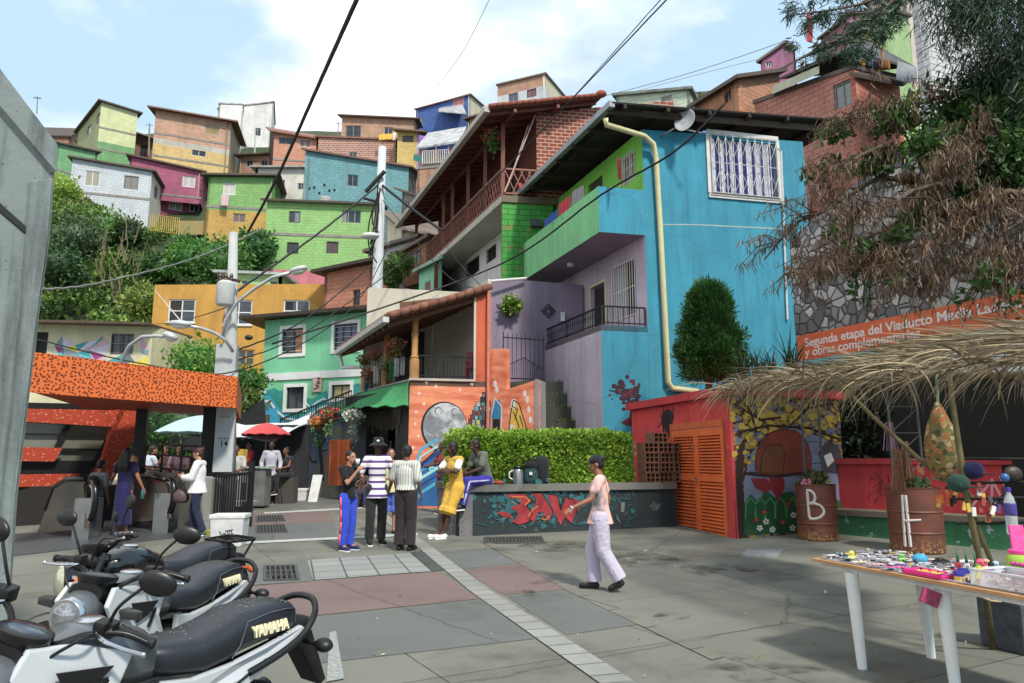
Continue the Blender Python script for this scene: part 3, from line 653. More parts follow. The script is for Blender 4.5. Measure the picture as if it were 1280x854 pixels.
hill_house('orange brown brick house under a slanting roof, left of the pink brick house',868,922,133,100,172,31,27,brick((184,116,70),(150,100,70),.40,.2,.014,.12,.25),(),[(905,112,914,128,dict(frame=(90,60,44)))],side=(974,92,29,brick((186,124,84),(150,105,80),.40,.2,.014,.12,.25)),roof=(96,84,74),over=.35,drop=4)
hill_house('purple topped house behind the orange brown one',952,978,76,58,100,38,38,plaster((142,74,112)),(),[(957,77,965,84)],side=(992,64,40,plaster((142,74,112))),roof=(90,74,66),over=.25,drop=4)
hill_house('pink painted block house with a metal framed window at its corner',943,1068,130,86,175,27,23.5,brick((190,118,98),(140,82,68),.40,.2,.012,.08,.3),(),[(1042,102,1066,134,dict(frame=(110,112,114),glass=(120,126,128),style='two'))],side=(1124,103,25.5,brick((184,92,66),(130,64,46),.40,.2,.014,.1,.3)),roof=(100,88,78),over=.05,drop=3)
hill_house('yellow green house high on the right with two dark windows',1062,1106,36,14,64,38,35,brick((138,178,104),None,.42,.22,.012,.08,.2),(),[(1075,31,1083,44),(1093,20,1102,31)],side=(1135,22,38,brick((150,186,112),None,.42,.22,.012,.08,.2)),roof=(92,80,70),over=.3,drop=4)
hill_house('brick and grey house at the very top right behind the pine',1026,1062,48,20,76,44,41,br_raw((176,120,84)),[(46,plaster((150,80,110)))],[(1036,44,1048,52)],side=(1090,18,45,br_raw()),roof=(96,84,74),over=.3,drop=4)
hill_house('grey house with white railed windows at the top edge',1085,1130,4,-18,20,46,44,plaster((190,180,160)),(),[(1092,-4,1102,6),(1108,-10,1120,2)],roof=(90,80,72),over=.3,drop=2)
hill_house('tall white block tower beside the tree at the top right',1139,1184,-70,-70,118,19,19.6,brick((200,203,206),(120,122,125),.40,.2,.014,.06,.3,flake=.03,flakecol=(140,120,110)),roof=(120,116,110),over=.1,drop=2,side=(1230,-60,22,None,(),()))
tr=thing('roof_terrace','makeshift dark roofed terrace on top of the pink block house','terrace',P(1040,100,25))
m=MB();m.slab([P(968,100,27),P(1055,62,23.4),P(1146,84,25),P(1080,48,31)],.1);m.build('roof_sheet',metalsheet((74,70,66),.18,'X',.4),tr)
m=MB();m.slab([P(974,86,26.5),P(1040,50,24.5),P(1075,44,27),P(1000,72,29)],.1);m.build('roof_sheet',metalsheet((104,92,76),.18,'X',.4),tr)
m=MB();m.slab([P(1062,90,23.2),P(1128,104,24.6),P(1140,96,26),P(1070,82,25)],.14);m.build('floor_edge',plain((58,46,40),.9),tr)
for x,y0,y1,Y in((1103,60,86,24),(1003,78,98,25.6),(1130,80,100,24.5)):m=MB();m.tube([P(x,y1,Y),P(x,y0,Y)],.05,6);m.build('post',plain((150,116,80),.9),tr)
m=MB();m.hexa([P(965,118,26),P(1024,92,24.2),P(1024,92,24.4),P(965,118,26.2),P(965,108,26),P(1024,82,24.2),P(1024,82,24.4),P(965,108,26.2)]);m.build('parapet',plaster((176,180,150)),tr)
m=MB();m.slab([P(1120,98,24),P(1146,104,24.5),P(1146,84,24.6),P(1122,76,24.2)],.05);m.build('side_sheet',metalsheet((150,158,165),.12,'X',.2),tr)
for i,(x,c)in enumerate(((1078,(220,170,30)),(1088,(90,110,160)),(1096,(60,30,60)),(1108,(150,100,40)))):cloth_hang(P(x-4,70+i*1.5,23.8),P(x+4,71+i*1.5,23.9),.32,c,['yellow','grey blue','dark purple','ochre'][i]+' garment drying on the makeshift roof terrace','laundry on the roof terrace')
m=MB();m.tube([P(1012,20,48),P(1012,52,48)],.12,4)
for k in range(9):m.beam(P(1009,18+k*4,48),P(1015,21+k*4,48),.05,.05)
m.tube([P(1009,14,48),P(1009,52,48)],.05,4);m.tube([P(1015,14,48),P(1015,52,48)],.05,4);tag(m.build('lattice_mast',plain((176,60,60),.6),None),'red lattice antenna mast behind the pine branch','antenna')
brick,plaster=_brick0,_plaster0
def dirvp(vx):d=Vector(((vx-640)/F,1.0));return d.normalized()
def xy(p):return Vector((p.x,p.y))
def lineW(p,d,length=10,out=None):return Wall(p,p+d*length,out)
def hexwall(m,W,u0,u1,z0,z1,o0,o1):m.hexa([W.at(u0,z0,o0),W.at(u1,z0,o0),W.at(u1,z0,o1),W.at(u0,z0,o1),W.at(u0,z1,o0),W.at(u1,z1,o0),W.at(u1,z1,o1),W.at(u0,z1,o1)])
bh=thing('blue_house','bright turquoise blue house with green balcony, lilac terrace and drainpipe','house',(6,21,0))
d1=Vector((1,.23)).normalized();d2=dirvp(308)
c0=xy(P(749,290,18.6));WB0=lineW(c0,d1,12);u1_=WB0.sz(808,350)[0];c1=c0+d1*u1_
uR=WB0.sz(1012,300)[0]
WB=Wall(c1,c0+d1*uR);WO=lineW(c0,d2,8,out=(-1,-.3));WM=lineW(c1,d2,8,out=(-1,-.3))
zroof=WB.z(812,163);zbal0=WO.z(749,290);zbal1=WO.z(749,232);zter=WO.z(749,407);
blue=plaster((30,140,168),.45,patch=-.02,patchcol=(110,140,140));lilac=plaster((192,176,196),.3);lime=plaster((120,205,60),.2);mint=plaster((116,198,132),.35,patch=.02,patchcol=(150,160,140));lilac2=plaster((150,132,158),.3)
hwin=WB.rect(888,172,970,245)
wallpanel('wall',bh,WB,blue,-.3,zroof,WB.z(1010,178),[hwin],th=.2)
wallpanel('wall',bh,WB0,blue,-.3,zter,u1=u1_-.005,th=.15)
wallpanel('balcony_side',bh,WB0,blue,zbal0,zbal1,u1=u1_-.005,th=.12)
f=window(bh,WB,hwin,'three',frame=(150,150,145),curtain=None,glass=(26,28,40),sill=True,name='barred_window')
cm=MB();kk=56
for j,(zz0,zz1)in enumerate(((hwin[2]+.05,hwin[3]-.12),)):
 for i in range(kk):
  a,b=hwin[0]+.06+(hwin[1]-hwin[0]-.12)*i/kk,hwin[0]+.06+(hwin[1]-hwin[0]-.12)*(i+1)/kk;fo=lambda k:.035*math.sin(k*.9)-.05
  cm.quad(WB.at(a,zz0,fo(i)),WB.at(b,zz0,fo(i+1)),WB.at(b,zz1,fo(i+1)),WB.at(a,zz1,fo(i)),mi=(1 if(i//4)%2 else 0))
cm.build('curtain',[cloth((196,198,210)),cloth((38,40,110))],f)
g=MB();n=9;gu0,gu1,gz0,gz1=hwin;W=WB
for i in range(n+1):
 x=gu0+(gu1-gu0)*i/n;g.tube([W.at(x,gz0-.02,.09),W.at(x,gz1,.09)],.014,5)
 if i<n:
  xm=x+(gu1-gu0)/n/2
  for zz in(gz0+.35,gz1-.4):
   g.tube([W.at(x,zz-.28,.09),W.at(xm,zz,.12),W.at(x,zz+.28,.09)],.009,4);g.tube([W.at(x+(gu1-gu0)/n,zz-.28,.09),W.at(xm,zz,.12),W.at(x+(gu1-gu0)/n,zz+.28,.09)],.009,4)
for zz in(gz0,(gz0+gz1)/2,gz1-.05):g.tube([W.at(gu0,zz,.09),W.at(gu1,zz,.09)],.014,5)
for(a,b,c,d)in((gu0-.1,gu1+.1,gz1,gz1+.12),(gu0-.1,gu1+.1,gz0-.14,gz0-.02),(gu0-.12,gu0,gz0,gz1),(gu1,gu1+.12,gz0,gz1)):hexwall(g,W,a,b,c,d,.001,.05)
g.build('window_grille',plain((190,190,186),.5,.2),f)
hm=[WM.rect(766,327,795,399),(WM.sz(757,380)[0],WM.sz(739,380)[0],zter,WM.z(748,356)),WM.rect(706,364,731,418)]
hm[2]=(hm[2][0],hm[2][1],zter+.75,WM.z(718,366));hm[1]=(min(hm[1][:2]),max(hm[1][:2]),zter+.02,hm[1][3])
wallpanel('wall',bh,WM,lilac,-.3,zbal0,holes=hm)
hu=[WM.rect(776,192,794,230)];hu[0]=(hu[0][0],hu[0][1],hu[0][2]+.0,hu[0][3]);hu2=(2.4,3.4,zbal0+.1,zroof-.4)
wallpanel('wall',bh,WM,lime,zbal0+.002,zroof,holes=[hu[0],hu2])
for h in(hm[0],hm[2]):window(bh,WM,h,'two',frame=(170,160,165),glass=(30,32,36),bars=((225,222,215)if h is hm[0]else(60,56,60),.13),curtain=((150,150,160),.5,1),name='barred_window')
window(bh,WM,hu[0],'two',frame=(210,200,190),glass=(120,116,110),bars=((215,212,196),.12),name='barred_window')
m=MB();hexwall(m,WM,hu2[0],hu2[1],hu2[2],hu2[3],-.12,-.08);m.build('door',plain((60,50,40),.7),bh)
m=MB();hexwall(m,WM,hm[1][0]+.05,hm[1][1]-.05,hm[1][2],hm[1][3]-.05,-.14,-.1);dd=m.build('door',plain((30,28,28),.6),bh)
m=MB();hexwall(m,WM,hm[1][0]-.07,hm[1][0],hm[1][2],hm[1][3]+.07,.001,.03);hexwall(m,WM,hm[1][1],hm[1][1]+.07,hm[1][2],hm[1][3]+.07,.001,.03);hexwall(m,WM,hm[1][0],hm[1][1],hm[1][3],hm[1][3]+.07,.001,.03);m.build('door_frame',plain((206,196,150),.6),bh)
wp=WO.sz(655,330)[0];off_=c1-c0
def cc(p,z):return Vector((p.x,p.y,z))
m=MB();m.slab([cc(c0,zbal0+.12)+Vector((.02,.03,0)),cc(c1,zbal0+.12),cc(c1+d2*wp,zbal0+.12),cc(c0+d2*wp,zbal0+.12)],.12);m.build('balcony_floor',lilac2,bh)
wallpanel('balcony_parapet',bh,WO,mint,zbal0-.003,zbal1+.003,u1=wp,th=.12)
Wend=Wall(c0+d2*wp,c1+d2*wp,out=d2);wallpanel('balcony_parapet',bh,Wend,mint,zbal0,zbal1,th=.12)
m=MB();m.lathe([(.10,-.12),(.12,-.05),(.09,-.01),(.03,0)],WM.at(3.2,zbal0-.001,.75),12);m.build('ceiling_lamp',plain((210,208,200),.4),bh,smooth=True)
zt_end=4.8
wallpanel('terrace_wall',bh,WO,plaster((200,188,206),.35),-.3,zter-.002,u1=zt_end,th=.2)
m=MB();m.slab([cc(c0,zter-.004),cc(c1,zter-.004),cc(c1+d2*zt_end,zter-.004),cc(c0+d2*zt_end,zter-.004)],.15);m.build('terrace_floor',plaster((120,115,118)),bh)
def rail(parent,a,b,h,n,col=(26,28,30),r=.012,mid=False,deco=False):
 m=MB();a=Vector(a);b=Vector(b);U=Vector((0,0,1));m.beam(a+U*h,b+U*h,.05,.04);m.beam(a+U*.08,b+U*.08,.03,.03)
 for i in range(n+1):
  p=a.lerp(b,i/n);m.beam(p,p+U*h,.02 if i%8 else .045,.02 if i%8 else .045,up=(0,1,0))
  if deco and i<n:q=a.lerp(b,(i+.5)/n);m.tube([p+U*h*.45,q+U*h*.6,p+U*h*.75],.008,4)
 return m.build('railing',plain(col,.5,.4),parent)
rail(bh,WO.at(.05,zter,-.06),WO.at(zt_end,zter,-.06),.52,34,deco=True);rail(bh,WB0.at(.05,zter,-.06),WB0.at(u1_-.05,zter,-.06),.52,8)
r0=P(765,127,17.8);gdir=d2;g1=xy(r0)+gdir*9.2;zg=r0.z
rt=P(1062,150,20.2)
m=MB();back=Vector((d2.x,d2.y,0))*9.2
A_,B_=Vector(r0),Vector(rt);D_=A_+back;C_=B_+back
m.add([A_,B_,C_,D_,A_-Vector((0,0,.05)),B_-Vector((0,0,.05)),C_-Vector((0,0,.05)),D_-Vector((0,0,.05))],[(0,1,2,3),(7,6,5,4),(0,4,5,1),(1,5,6,2),(2,6,7,3),(3,7,4,0)],None,[[(0,0),(0,9),(9,9),(9,0)]]*2+[[(0,0),(9,0),(9,.1),(0,.1)]]*4)
m.build('roof',metalsheet((52,54,56),.16,'X',.5,.7,(46,34,28)),bh)
m=MB()
for k in range(6):q=A_.lerp(B_,(k+.3)/6)+Vector((0,0,-.10));m.beam(q,q+back,.09,.12)
for k in range(8):q=A_+back*(k+.2)/8+Vector((0,0,-.2));m.beam(q,q+(B_-A_)*.30,.07,.09)
m.build('rafters',plain((52,40,32),.9),bh)
m=MB();m.beam(A_+Vector((0,0,-.06)),A_+back+Vector((0,0,-.06)),.16,.17);m.build('gutter',plain((138,146,152),.45,.4),bh)
m=MB();m.beam(A_+(B_-A_)*.12+Vector((0,.25,-.16)),B_+Vector((0,.25,-.22)),.05,.18);m.build('fascia_board',plain((70,60,52),.9),bh)
m=MB();off=.11
pp=[P(757,148,17.9),P(758,156,17.95),WB.pt(800,176,.3),WB.pt(813,184,.2),WB.pt(818,200,off),WB.pt(824,300,off),WB.pt(833,478,off),WB.pt(838,486,off),WB.pt(870,490,off)]
m.tube(pp,.075,10);m.build('drainpipe',plain((196,190,140),.5,0,.08),bh,smooth=True)
m=MB();m.tube([WB.pt(970,186,.04),WB.pt(975,190,.05),WB.pt(983,400,.05)],.03,6);m.build('small_pipe',plain((190,196,196),.5),bh)
m=MB();stroke(m,WB,[(828,281),(870,281),(930,284),(990,287)],1.6,1);m.build('render_line',plain((140,160,160),.9),bh)
sdish=thing('satellite_dish','grey satellite dish bolted to the blue wall under the roof','satellite dish',WB.pt(832,170,.3))
Mx=Vector((-.55,-.8,.25)).to_track_quat('Z','Y').to_matrix();cd_=WB.pt(846,163,.55)
m=MB();m.lathe([(.0,.0),(.15,.012),(.28,.045),(.36,.085),(.37,.085),(.36,.07),(.28,.03),(.15,-.005),(.0,-.015)],cd_,24,M=Mx,sq=(.8,1));m.build('dish',plain((150,156,160),.5),sdish,smooth=True)
m=MB();m.tube([cd_-Mx@Vector((0,0,.02)),WB.pt(826,172,.2),WB.pt(826,172,0)],.025,6);m.tube([cd_+Mx@Vector((0,-.3,.05)),P(879,167,18.3)],.02,6);m.build('bracket',plain((130,134,136),.5,.5),sdish)
m=MB();m.ball(P(880,166,18.28),(.07,.05,.05));m.build('receiver',plain((70,120,180),.5),sdish,smooth=True)
mt=MB();WP=WB0
rr=random.Random(5)
def blobs(m,W,cx,cy,sx,sy,n,r0,r1,k0,mi,rng):
 for i in range(n):
  x=cx+rng.gauss(0,sx);y=cy+rng.gauss(0,sy);r=rng.uniform(r0,r1);nn=7
  decal(m,W,[(x+r*(.6+.6*rng.random())*math.cos(2*math.pi*j/nn),y+r*(.6+.6*rng.random())*math.sin(2*math.pi*j/nn))for j in range(nn)],k0+i*.11,mi)
stroke(mt,WP,[(789,530),(790,512),(786,500),(780,488)],5,1,0);stroke(mt,WP,[(790,512),(796,495),(799,480)],3,1.5,0);stroke(mt,WP,[(786,500),(772,490),(762,488)],1.6,2,0);stroke(mt,WP,[(780,488),(778,476)],1.6,2,0)
decal(mt,WP,[(776,528),(788,521),(792,521),(806,528),(792,533),(782,532)],1.2,1)
blobs(mt,WP,785,488,8,9,42,1.2,5,2,0,rr);blobs(mt,WP,785,490,8,9,14,1,3,7,1,rr)
mt.build('painted_tree',[plain((46,14,34),.8),plain((92,16,34),.8)],bh)
for i,(a,b,dy,c)in enumerate((((668,288),(684,274),.8,(30,70,160)),((686,268),(700,256),.55,(190,30,60)),((702,252),(716,243),.55,(140,140,150)),((757,210),(761,208),.6,(200,30,80)))):
 pa=WO.pt(a[0],a[1]-14,-.35);pb=WO.pt(b[0],b[1]-14,-.35);cloth_hang(pa,pb,dy,c,['dark blue checked sheet','red shirt','grey cloth','pink top'][i]+' drying over the green balcony','laundry on the green balcony')
cw=thing('courtyard_wall','lilac rendered courtyard wall between the orange terrace and the blue house','wall',P(670,500,22.4))
WL=Wall(xy(P(612,400,21.6)),xy(P(742,400,22.6)));wallpanel('wall',cw,WL,plaster((140,126,150),.4),-.2,WL.z(675,352),th=.2)
m=MB();m.tube([P(609,352,21.2),P(658,348,21.8)],.045,8);m.build('pipe',plain((190,192,190),.5),cw)
m=MB()
for rr_ in(.22,.12):
 q=[WL.at(WL.sz(685,389)[0]+rr_*math.cos(a),WL.z(685,389)+rr_*math.sin(a),.04)for a in(0,math.pi/2,math.pi,1.5*math.pi,2*math.pi)];m.tube(q,.02,5)
m.build('iron_ornament',plain((40,34,40),.6,.5),cw)
m=MB();m.box(WL.pt(702,397,.1),(.14,.12,.3));tag(m.build('electric_meter',plain((190,190,190),.4),None,bevel=.02),'white electric meter box on the lilac wall','meter')
def pot_plant(label,c,r,n,leaf,size,potcol,pr,ph,group=None,name='potted_plant',droop=0,cat='potted plant',potm=None):
 t=thing(name,label,cat,c,group=group);c=Vector(c);m=MB();m.lathe([(pr*.7,0),(pr,ph*.9),(pr*1.08,ph*.92),(pr*1.08,ph),(pr*.9,ph),(pr*.85,ph*.85),(.01,ph*.85)],c,16);m.build('pot',potm or plain(potcol,.7),t,smooth=True,auto=40)
 m=MB();leafcloud(m,c+Vector((0,0,ph+r*.6)),(r,r,r*.9),n,size,droop=droop,shell=.2);m.build('foliage',leafm(*leaf),t);return t
GL=((60,110,20),(150,190,50));DG=((20,50,18),(50,92,34))
pot_plant('bright yellow green wall plant in a small basket on the lilac wall',WL.pt(636,396,.18),.27,420,GL,.16,(70,60,60),.13,.16)
zg0=P(655,476,20.6).z
gt=thing('iron_gate','black iron gate with an arched lower panel at the top of the mossy steps','gate',P(655,476,20.6))
Wg=Wall(xy(P(629,450,20.4)),xy(P(679,450,20.9)));m=MB();zt=Wg.z(655,421)
for i in range(10):u=Wg.len*i/9;m.beam(Wg.at(u,zg0,0),Wg.at(u,zt+(.07 if i not in(0,9)else .1),0),.03 if i in(0,9)else .018,.02,up=(0,1,0))
for z in(zg0+.06,zt-.06):m.beam(Wg.at(0,z,0),Wg.at(Wg.len,z,0),.03,.03)
m.beam(Wg.at(0,zg0+.35,0),Wg.at(Wg.len/2,zg0+.68,0),.02,.02);m.beam(Wg.at(Wg.len/2,zg0+.68,0),Wg.at(Wg.len,zg0+.35,0),.02,.02)
for i in range(9):u=Wg.len*(i+.5)/9;m.beam(Wg.at(u,zg0,0),Wg.at(u,zg0+.35+.33*(1-abs(2*u/Wg.len-1)),0),.014,.014,up=(0,1,0))
m.build('gate_bars',plain((24,24,28),.5,.5),gt)
st=thing('mossy_steps','dark mossy concrete steps climbing to the iron gate','steps',P(700,545,19.2))
mossy=paving((60,62,46),'mossy_concrete',wet=.6);m=MB();n=9
for i in range(n):
 z=.3+(zg0-.3)*(i+1)/n;ya=18.9+i*.24;xa=P(680,500,ya).x;
 m.box(((P(679,500,ya).x+2.1)/2+.05,ya+.8,z/2),(2.15-P(679,500,ya).x,1.6-i*.02,z))
m.build('treads',mossy,st)
m=MB()
for i in range(n):
 z=.3+(zg0-.3)*(i+1)/n;ya=18.9+i*.24;leafcloud(m,(1.55,ya+.1,z+.02),(.5,.14,.06),120,.05,shell=.0)
m.build('moss',leafm((60,80,20),(110,130,40),0),st)
m=MB();m.hexa([P(628,484,20.3)+Vector((0,0,-3)),P(682,480,20.9)+Vector((0,0,-3)),P(682,480,22),P(628,484,22),P(628,478,20.3),P(682,475,20.9),P(682,475,22),P(628,478,22)]);m.build('landing',mossy,st)
bk=thing('brick_house','brick house with a wooden galleried balcony under a red tiled roof','house',(0,28,0))
e1=Vector((1,.16)).normalized();e2=dirvp(275)
q0=xy(P(627,245,24));WQ=lineW(q0,e1,10);WQo=lineW(q0,e2,12.5,out=(-1,-.3));zfl=WQo.z(627,244);
uq=WQ.sz(671,200)[0];q1=q0+e1*uq;WQf=Wall(q1,q1+e1*5.2);WQi=lineW(q1,e2,12.5,out=(-1,-.3));ztop=WQ.z(671,141)
redbrick=brick((150,66,44),(196,178,160),.30,.14,.016,.12,.15)
q1w=q0+e1*uq
wallpanel('wall',bk,WQf,redbrick,zfl,ztop,ztop+.9,u1=5.2)
wallpanel('wall',bk,WQi,brick((110,52,34),(90,60,44),.30,.14,.012,.1,.2),zfl,ztop+.3,holes=[(1.6,2.5,zfl+.05,zfl+2.2),(4.5,5.8,zfl+.9,zfl+2.1),(8,8.9,zfl+.05,zfl+2.1)])
for a,b in((1.6,2.5),(8,8.9)):m=MB();hexwall(m,WQi,a,b,zfl+.05,zfl+2.2 if a<3 else zfl+2.1,-.14,-.1);m.build('door',plain((50,30,22),.7),bk)
window(bk,WQi,(4.5,5.8,zfl+.9,zfl+2.1),'two',frame=(70,40,30))
m=MB();m.slab([cc(q0,zfl),cc(q1,zfl),cc(q1+e2*12.5,zfl),cc(q0+e2*12.5,zfl)],.25);m.build('gallery_floor',plaster((190,184,172),.4),bk)
mahog=plain((112,58,44),.6,0,.2,5)
ux=[WQo.sz(x,220)[0]for x in(628,604,583,564,553)]+[12.2]
for i,u in enumerate(ux):
 m=MB();u=max(u,.08);m.beam(WQo.at(u,zfl,-.08),WQo.at(u,zfl+2.75,-.08),.14,.14,up=(0,1,0));m.build('post',mahog,bk)
m=MB();U=Vector((0,0,1));a,b=WQo.at(.05,zfl,-.06),WQo.at(12.3,zfl,-.06)
m.beam(a+U*1.0,b+U*1.0,.07,.06);m.beam(a+U*.1,b+U*.1,.05,.05)
nn=46
for i in range(nn):p,q=a.lerp(b,i/nn),a.lerp(b,min(1,(i+1.5)/nn));m.beam(p+U*.1,q+U*1.0,.025,.025);m.beam(p+U*1.0,q+U*.1,.025,.025)
a,b=WQ.at(.1,zfl,-.05),WQ.at(uq-.02,zfl,-.05);m.beam(a+U*1.0,b+U*1.0,.06,.06);m.beam(a+U*.1,b+U*.1,.05,.05)
for i in range(4):p,q=a.lerp(b,i/4),a.lerp(b,min(1,(i+1.4)/4));m.beam(p+U*.1,q+U*1.0,.03,.03);m.beam(p+U*1.0,q+U*.1,.03,.03)
m.build('railing',plain((138,78,66),.6),bk)
ga=P(612,134,22.9);gb=ga+Vector((e2.x,e2.y,0))*13.5;rdg=P(752,120,24.2);rdb=rdg+Vector((e2.x,e2.y,0))*13.5
def slopedslab(mb,A,B,C,D,t,uvs=None):mb.add([A,B,C,D]+[p-Vector((0,0,t))for p in(A,B,C,D)],[(0,1,2,3),(7,6,5,4),(0,4,5,1),(1,5,6,2),(2,6,7,3),(3,7,4,0)],None,[uvs or[(0,0),(6,0),(6,12),(0,12)]]*2+[[(0,0),(6,0),(6,.1),(0,.1)]]*4)
gz_lift=0.0
m=MB();slopedslab(m,ga,rdg,rdb,gb,.08);m.build('roof',plain((96,50,38),.8),bk)
m=MB();d_=(rdg-ga);L_=d_.length;nT=22
def tiles(mb,a,b,back,n,w,rng=R):
 """clay barrel tiles seen along the verge"""
 for i in range(n):
  p,q=a.lerp(b,i/n),a.lerp(b,(i+1.08)/n);mb.tube([p+Vector((0,0,.03)),q+Vector((0,0,.06))],[w*.55,w*.45],8)
tiles(m,ga,rdg,None,18,.17)
for k in range(int(13.5/.24)):p=ga+Vector((e2.x,e2.y,0))*(.12+k*.24);m.tube([p+Vector((0,0,.03)),p+(rdg-ga)*.5+Vector((0,0,.03))],.08,6)
m.ball(rdg+Vector((-.02,-.05,.05)),(.2,.15,.14));m.build('roof_tiles',plain((136,72,52),.85,0,.25,3),bk,smooth=True)
m=MB();m.beam(ga+Vector((-.08,0,-.07)),gb+Vector((-.08,0,-.07)),.2,.2);m.build('gutter',plain((170,160,150),.5),bk)
m=MB()
for k in range(24):p=ga+Vector((e2.x,e2.y,0))*(.3+k*.56)-Vector((0,0,.14));m.beam(p,p+(rdg-ga)*.98,.07,.1)
for s_ in(.22,.6):p=ga.lerp(rdg,s_)-Vector((0,0,.22));m.beam(p,p+Vector((e2.x,e2.y,0))*13.3,.1,.12)
m.build('rafters',mahog,bk)
wi=1.25;q2=q0+e1*wi;WQw=lineW(q2,e2,12,out=(-1,-.3))
hw=[WQw.rect(583,325,599,344),WQw.rect(609,309,620,326)]
wallpanel('wall',bk,WQw,plaster((214,212,210),.25),-.2,zfl-.25,holes=hw)
for h in hw:window(bk,WQw,h,'two',frame=(40,40,44),bars=((24,24,26),.14))
Wgn=Wall(q0+e1*.02,q0+e1*(WQ.sz(692,300)[0]));wallpanel('block_wall',bk,Wgn,brick((60,170,62),(40,110,44),.40,.20,.014,.1,.35,flake=.06,flakecol=(150,90,60)),-.2,zfl-.24)
m=MB();hexwall(m,Wgn,-.03,2.3,zfl-.26,zfl-.02,.0,.06);m.build('floor_edge',brick((140,90,60),(120,110,90),.3,.14),bk)
m=MB();m.hexa([Wgn.at(u,z,o)for u,z,o in((WQ.sz(662,282)[0],P(662,283,24).z,.01),(WQ.sz(675,282)[0],P(662,283,24).z,.01),(WQ.sz(675,282)[0],P(662,283,24).z,.25),(WQ.sz(662,282)[0],P(662,283,24).z,.25),(WQ.sz(662,282)[0],P(662,274,24).z,.01),(WQ.sz(675,282)[0],P(662,274,24).z,.01),(WQ.sz(675,282)[0],P(662,274,24).z,.25),(WQ.sz(662,282)[0],P(662,274,24).z,.25))]);m.build('meter_box',plain((70,74,84),.5),bk)
m=MB();m.tube([WQ.at(uq-.05,ztop-.1,.02),WQ.at(.1,zfl+.1,.05)],.03,5);m.tube([WQ.at(uq-.3,ztop-.5,.02),WQ.at(.2,zfl+.3,.05)],.015,5);m.build('pipe',plain((176,150,140),.6),bk)
FLW={}
def flower_basket(label,c,r,flc,group,leaf=((30,80,24),(90,140,50)),n=260,trail=.3,nf=40,fs=.07):
 c=Vector(c);t=thing('flower_basket',label,'flower basket',c,group=group)
 m=MB();m.lathe([(.02,-r*.5),(r*.4,-r*.45),(r*.6,-r*.1),(r*.62,0),(.02,0)],c,12);m.build('basket',plain((90,66,44),.9),t,smooth=True)
 m=MB();m.tube([c+Vector((0,0,0)),c+Vector((0,0,r*2.2))],.008,4);m.build('hanger',plain((60,56,50),.6),t)
 m=MB();leafcloud(m,c+Vector((0,0,r*.1)),(r,r,r*.6),n,r*.32,shell=.3);leafcloud(m,c+Vector((0,0,-trail)),(r*.65,r*.65,trail*1.1),n//2,r*.3,shell=.4,droop=1.5);m.build('foliage',leafm(*leaf),t)
 m=MB();leafcloud(m,c+Vector((0,0,r*.25)),(r*1.0,r*1.0,r*.62),nf*4,fs,shell=.75,aspect=1.1);m.build('flowers',plain(flc,.7,0,.2,20),t);return t
flower_basket('red and pink flower basket hanging highest in the wooden gallery',P(615,172,24.4),.34,(200,40,60),'flower baskets in the wooden gallery')
flower_basket('red flower basket hanging at the far end of the wooden gallery',P(558,248,32),.36,(190,40,60),'flower baskets in the wooden gallery')
m=MB();m.ball(P(654,236,24.2),(.16,.1,.12));m.ball(P(650,232,24.3),(.1,.1,.08));tag(m.build('red_bag',cloth((200,40,56)),None,smooth=True),'small red bag on the wooden gallery by the brick wall','bag')
oh=thing('orange_terrace_house','orange painted house with a moon mural and a tiled roof over its open terrace','house',(-1.5,21,0))
k1=Vector((1,.22)).normalized();k2=dirvp(195)
o0=xy(P(511,530,18.9));WR=lineW(o0,k1,10);WRs=lineW(o0,k2,4.6,out=(-1,-.3));zfo=WR.z(512,475)
uo1=WR.sz(613,480)[0];uo0=WR.sz(595,400)[0];zrt=WR.z(611,364)
def orange_paint():
 b=NB('orange_mural');v=b.coord(scale=(.8,.8,3.2));c=b.mix(b.ramp(b.noise(1.6,6,v,.6),[(.35,(0,0,0)),(.62,(1,1,1))]),rgb((196,88,52)),rgb((226,140,98)))
 v2=b.coord();c=b.mix(b.ramp(b.noise(9,6,v2,.7),[(.6,(0,0,0)),(.75,(.5,.5,.5))]),c,rgb((210,180,150)));b.col(c);b.rough(.85);b.bump(b.noise(30,4,v2),.2,.01);return b.m
OP=orange_paint()
wallpanel('wall',oh,WR,OP,-.1,zfo,u1=uo1,th=.2)
wallpanel('pillar',oh,WR,plaster((206,92,52),.3),zfo+.002,zrt,u0=uo0,u1=uo1,th=.25)
WR2=Wall(WR.A+k1*(uo1+.004),xy(P(671,520,18.6)))
wallpanel('wall',oh,WR2,OP,-.1,WR2.z(616,436),WR2.z(631,436),u1=WR2.sz(633,480)[0])
wallpanel('wall',oh,WR2,OP,-.1,WR2.z(634,487),WR2.z(670,475),u0=WR2.sz(633,480)[0]+.003)
m=MB();a=WR2.at(WR2.len,-.1,0);b=P(680,520,19.4);b.z=-.1;zz=WR2.z(670,474)
m.hexa([WR2.at(WR2.len-.05,-.1,.02),WR2.at(WR2.len+.04,-.1,.02),b+Vector((.05,0,0)),b-Vector((.1,0,0)),WR2.at(WR2.len-.05,zz,.02),WR2.at(WR2.len+.04,zz,.02),Vector((b.x+.05,b.y,zz)),Vector((b.x-.1,b.y,zz))]);m.build('wall_end',plaster((150,146,150),.4),oh)
m=MB();hexwall(m,WR,-.02,uo0,zfo-.01,zfo+.05,-.2,.05);hexwall(m,WR,uo0-.06,uo0,zfo+.05,zrt,-.02,.03);m.build('pale_trim',plaster((206,190,180),.2),oh)
wallpanel('side_wall',oh,WRs,plaster((60,58,60),.4),-.1,zfo-.15,holes=[(.5,2.4,0.3,2.4)])
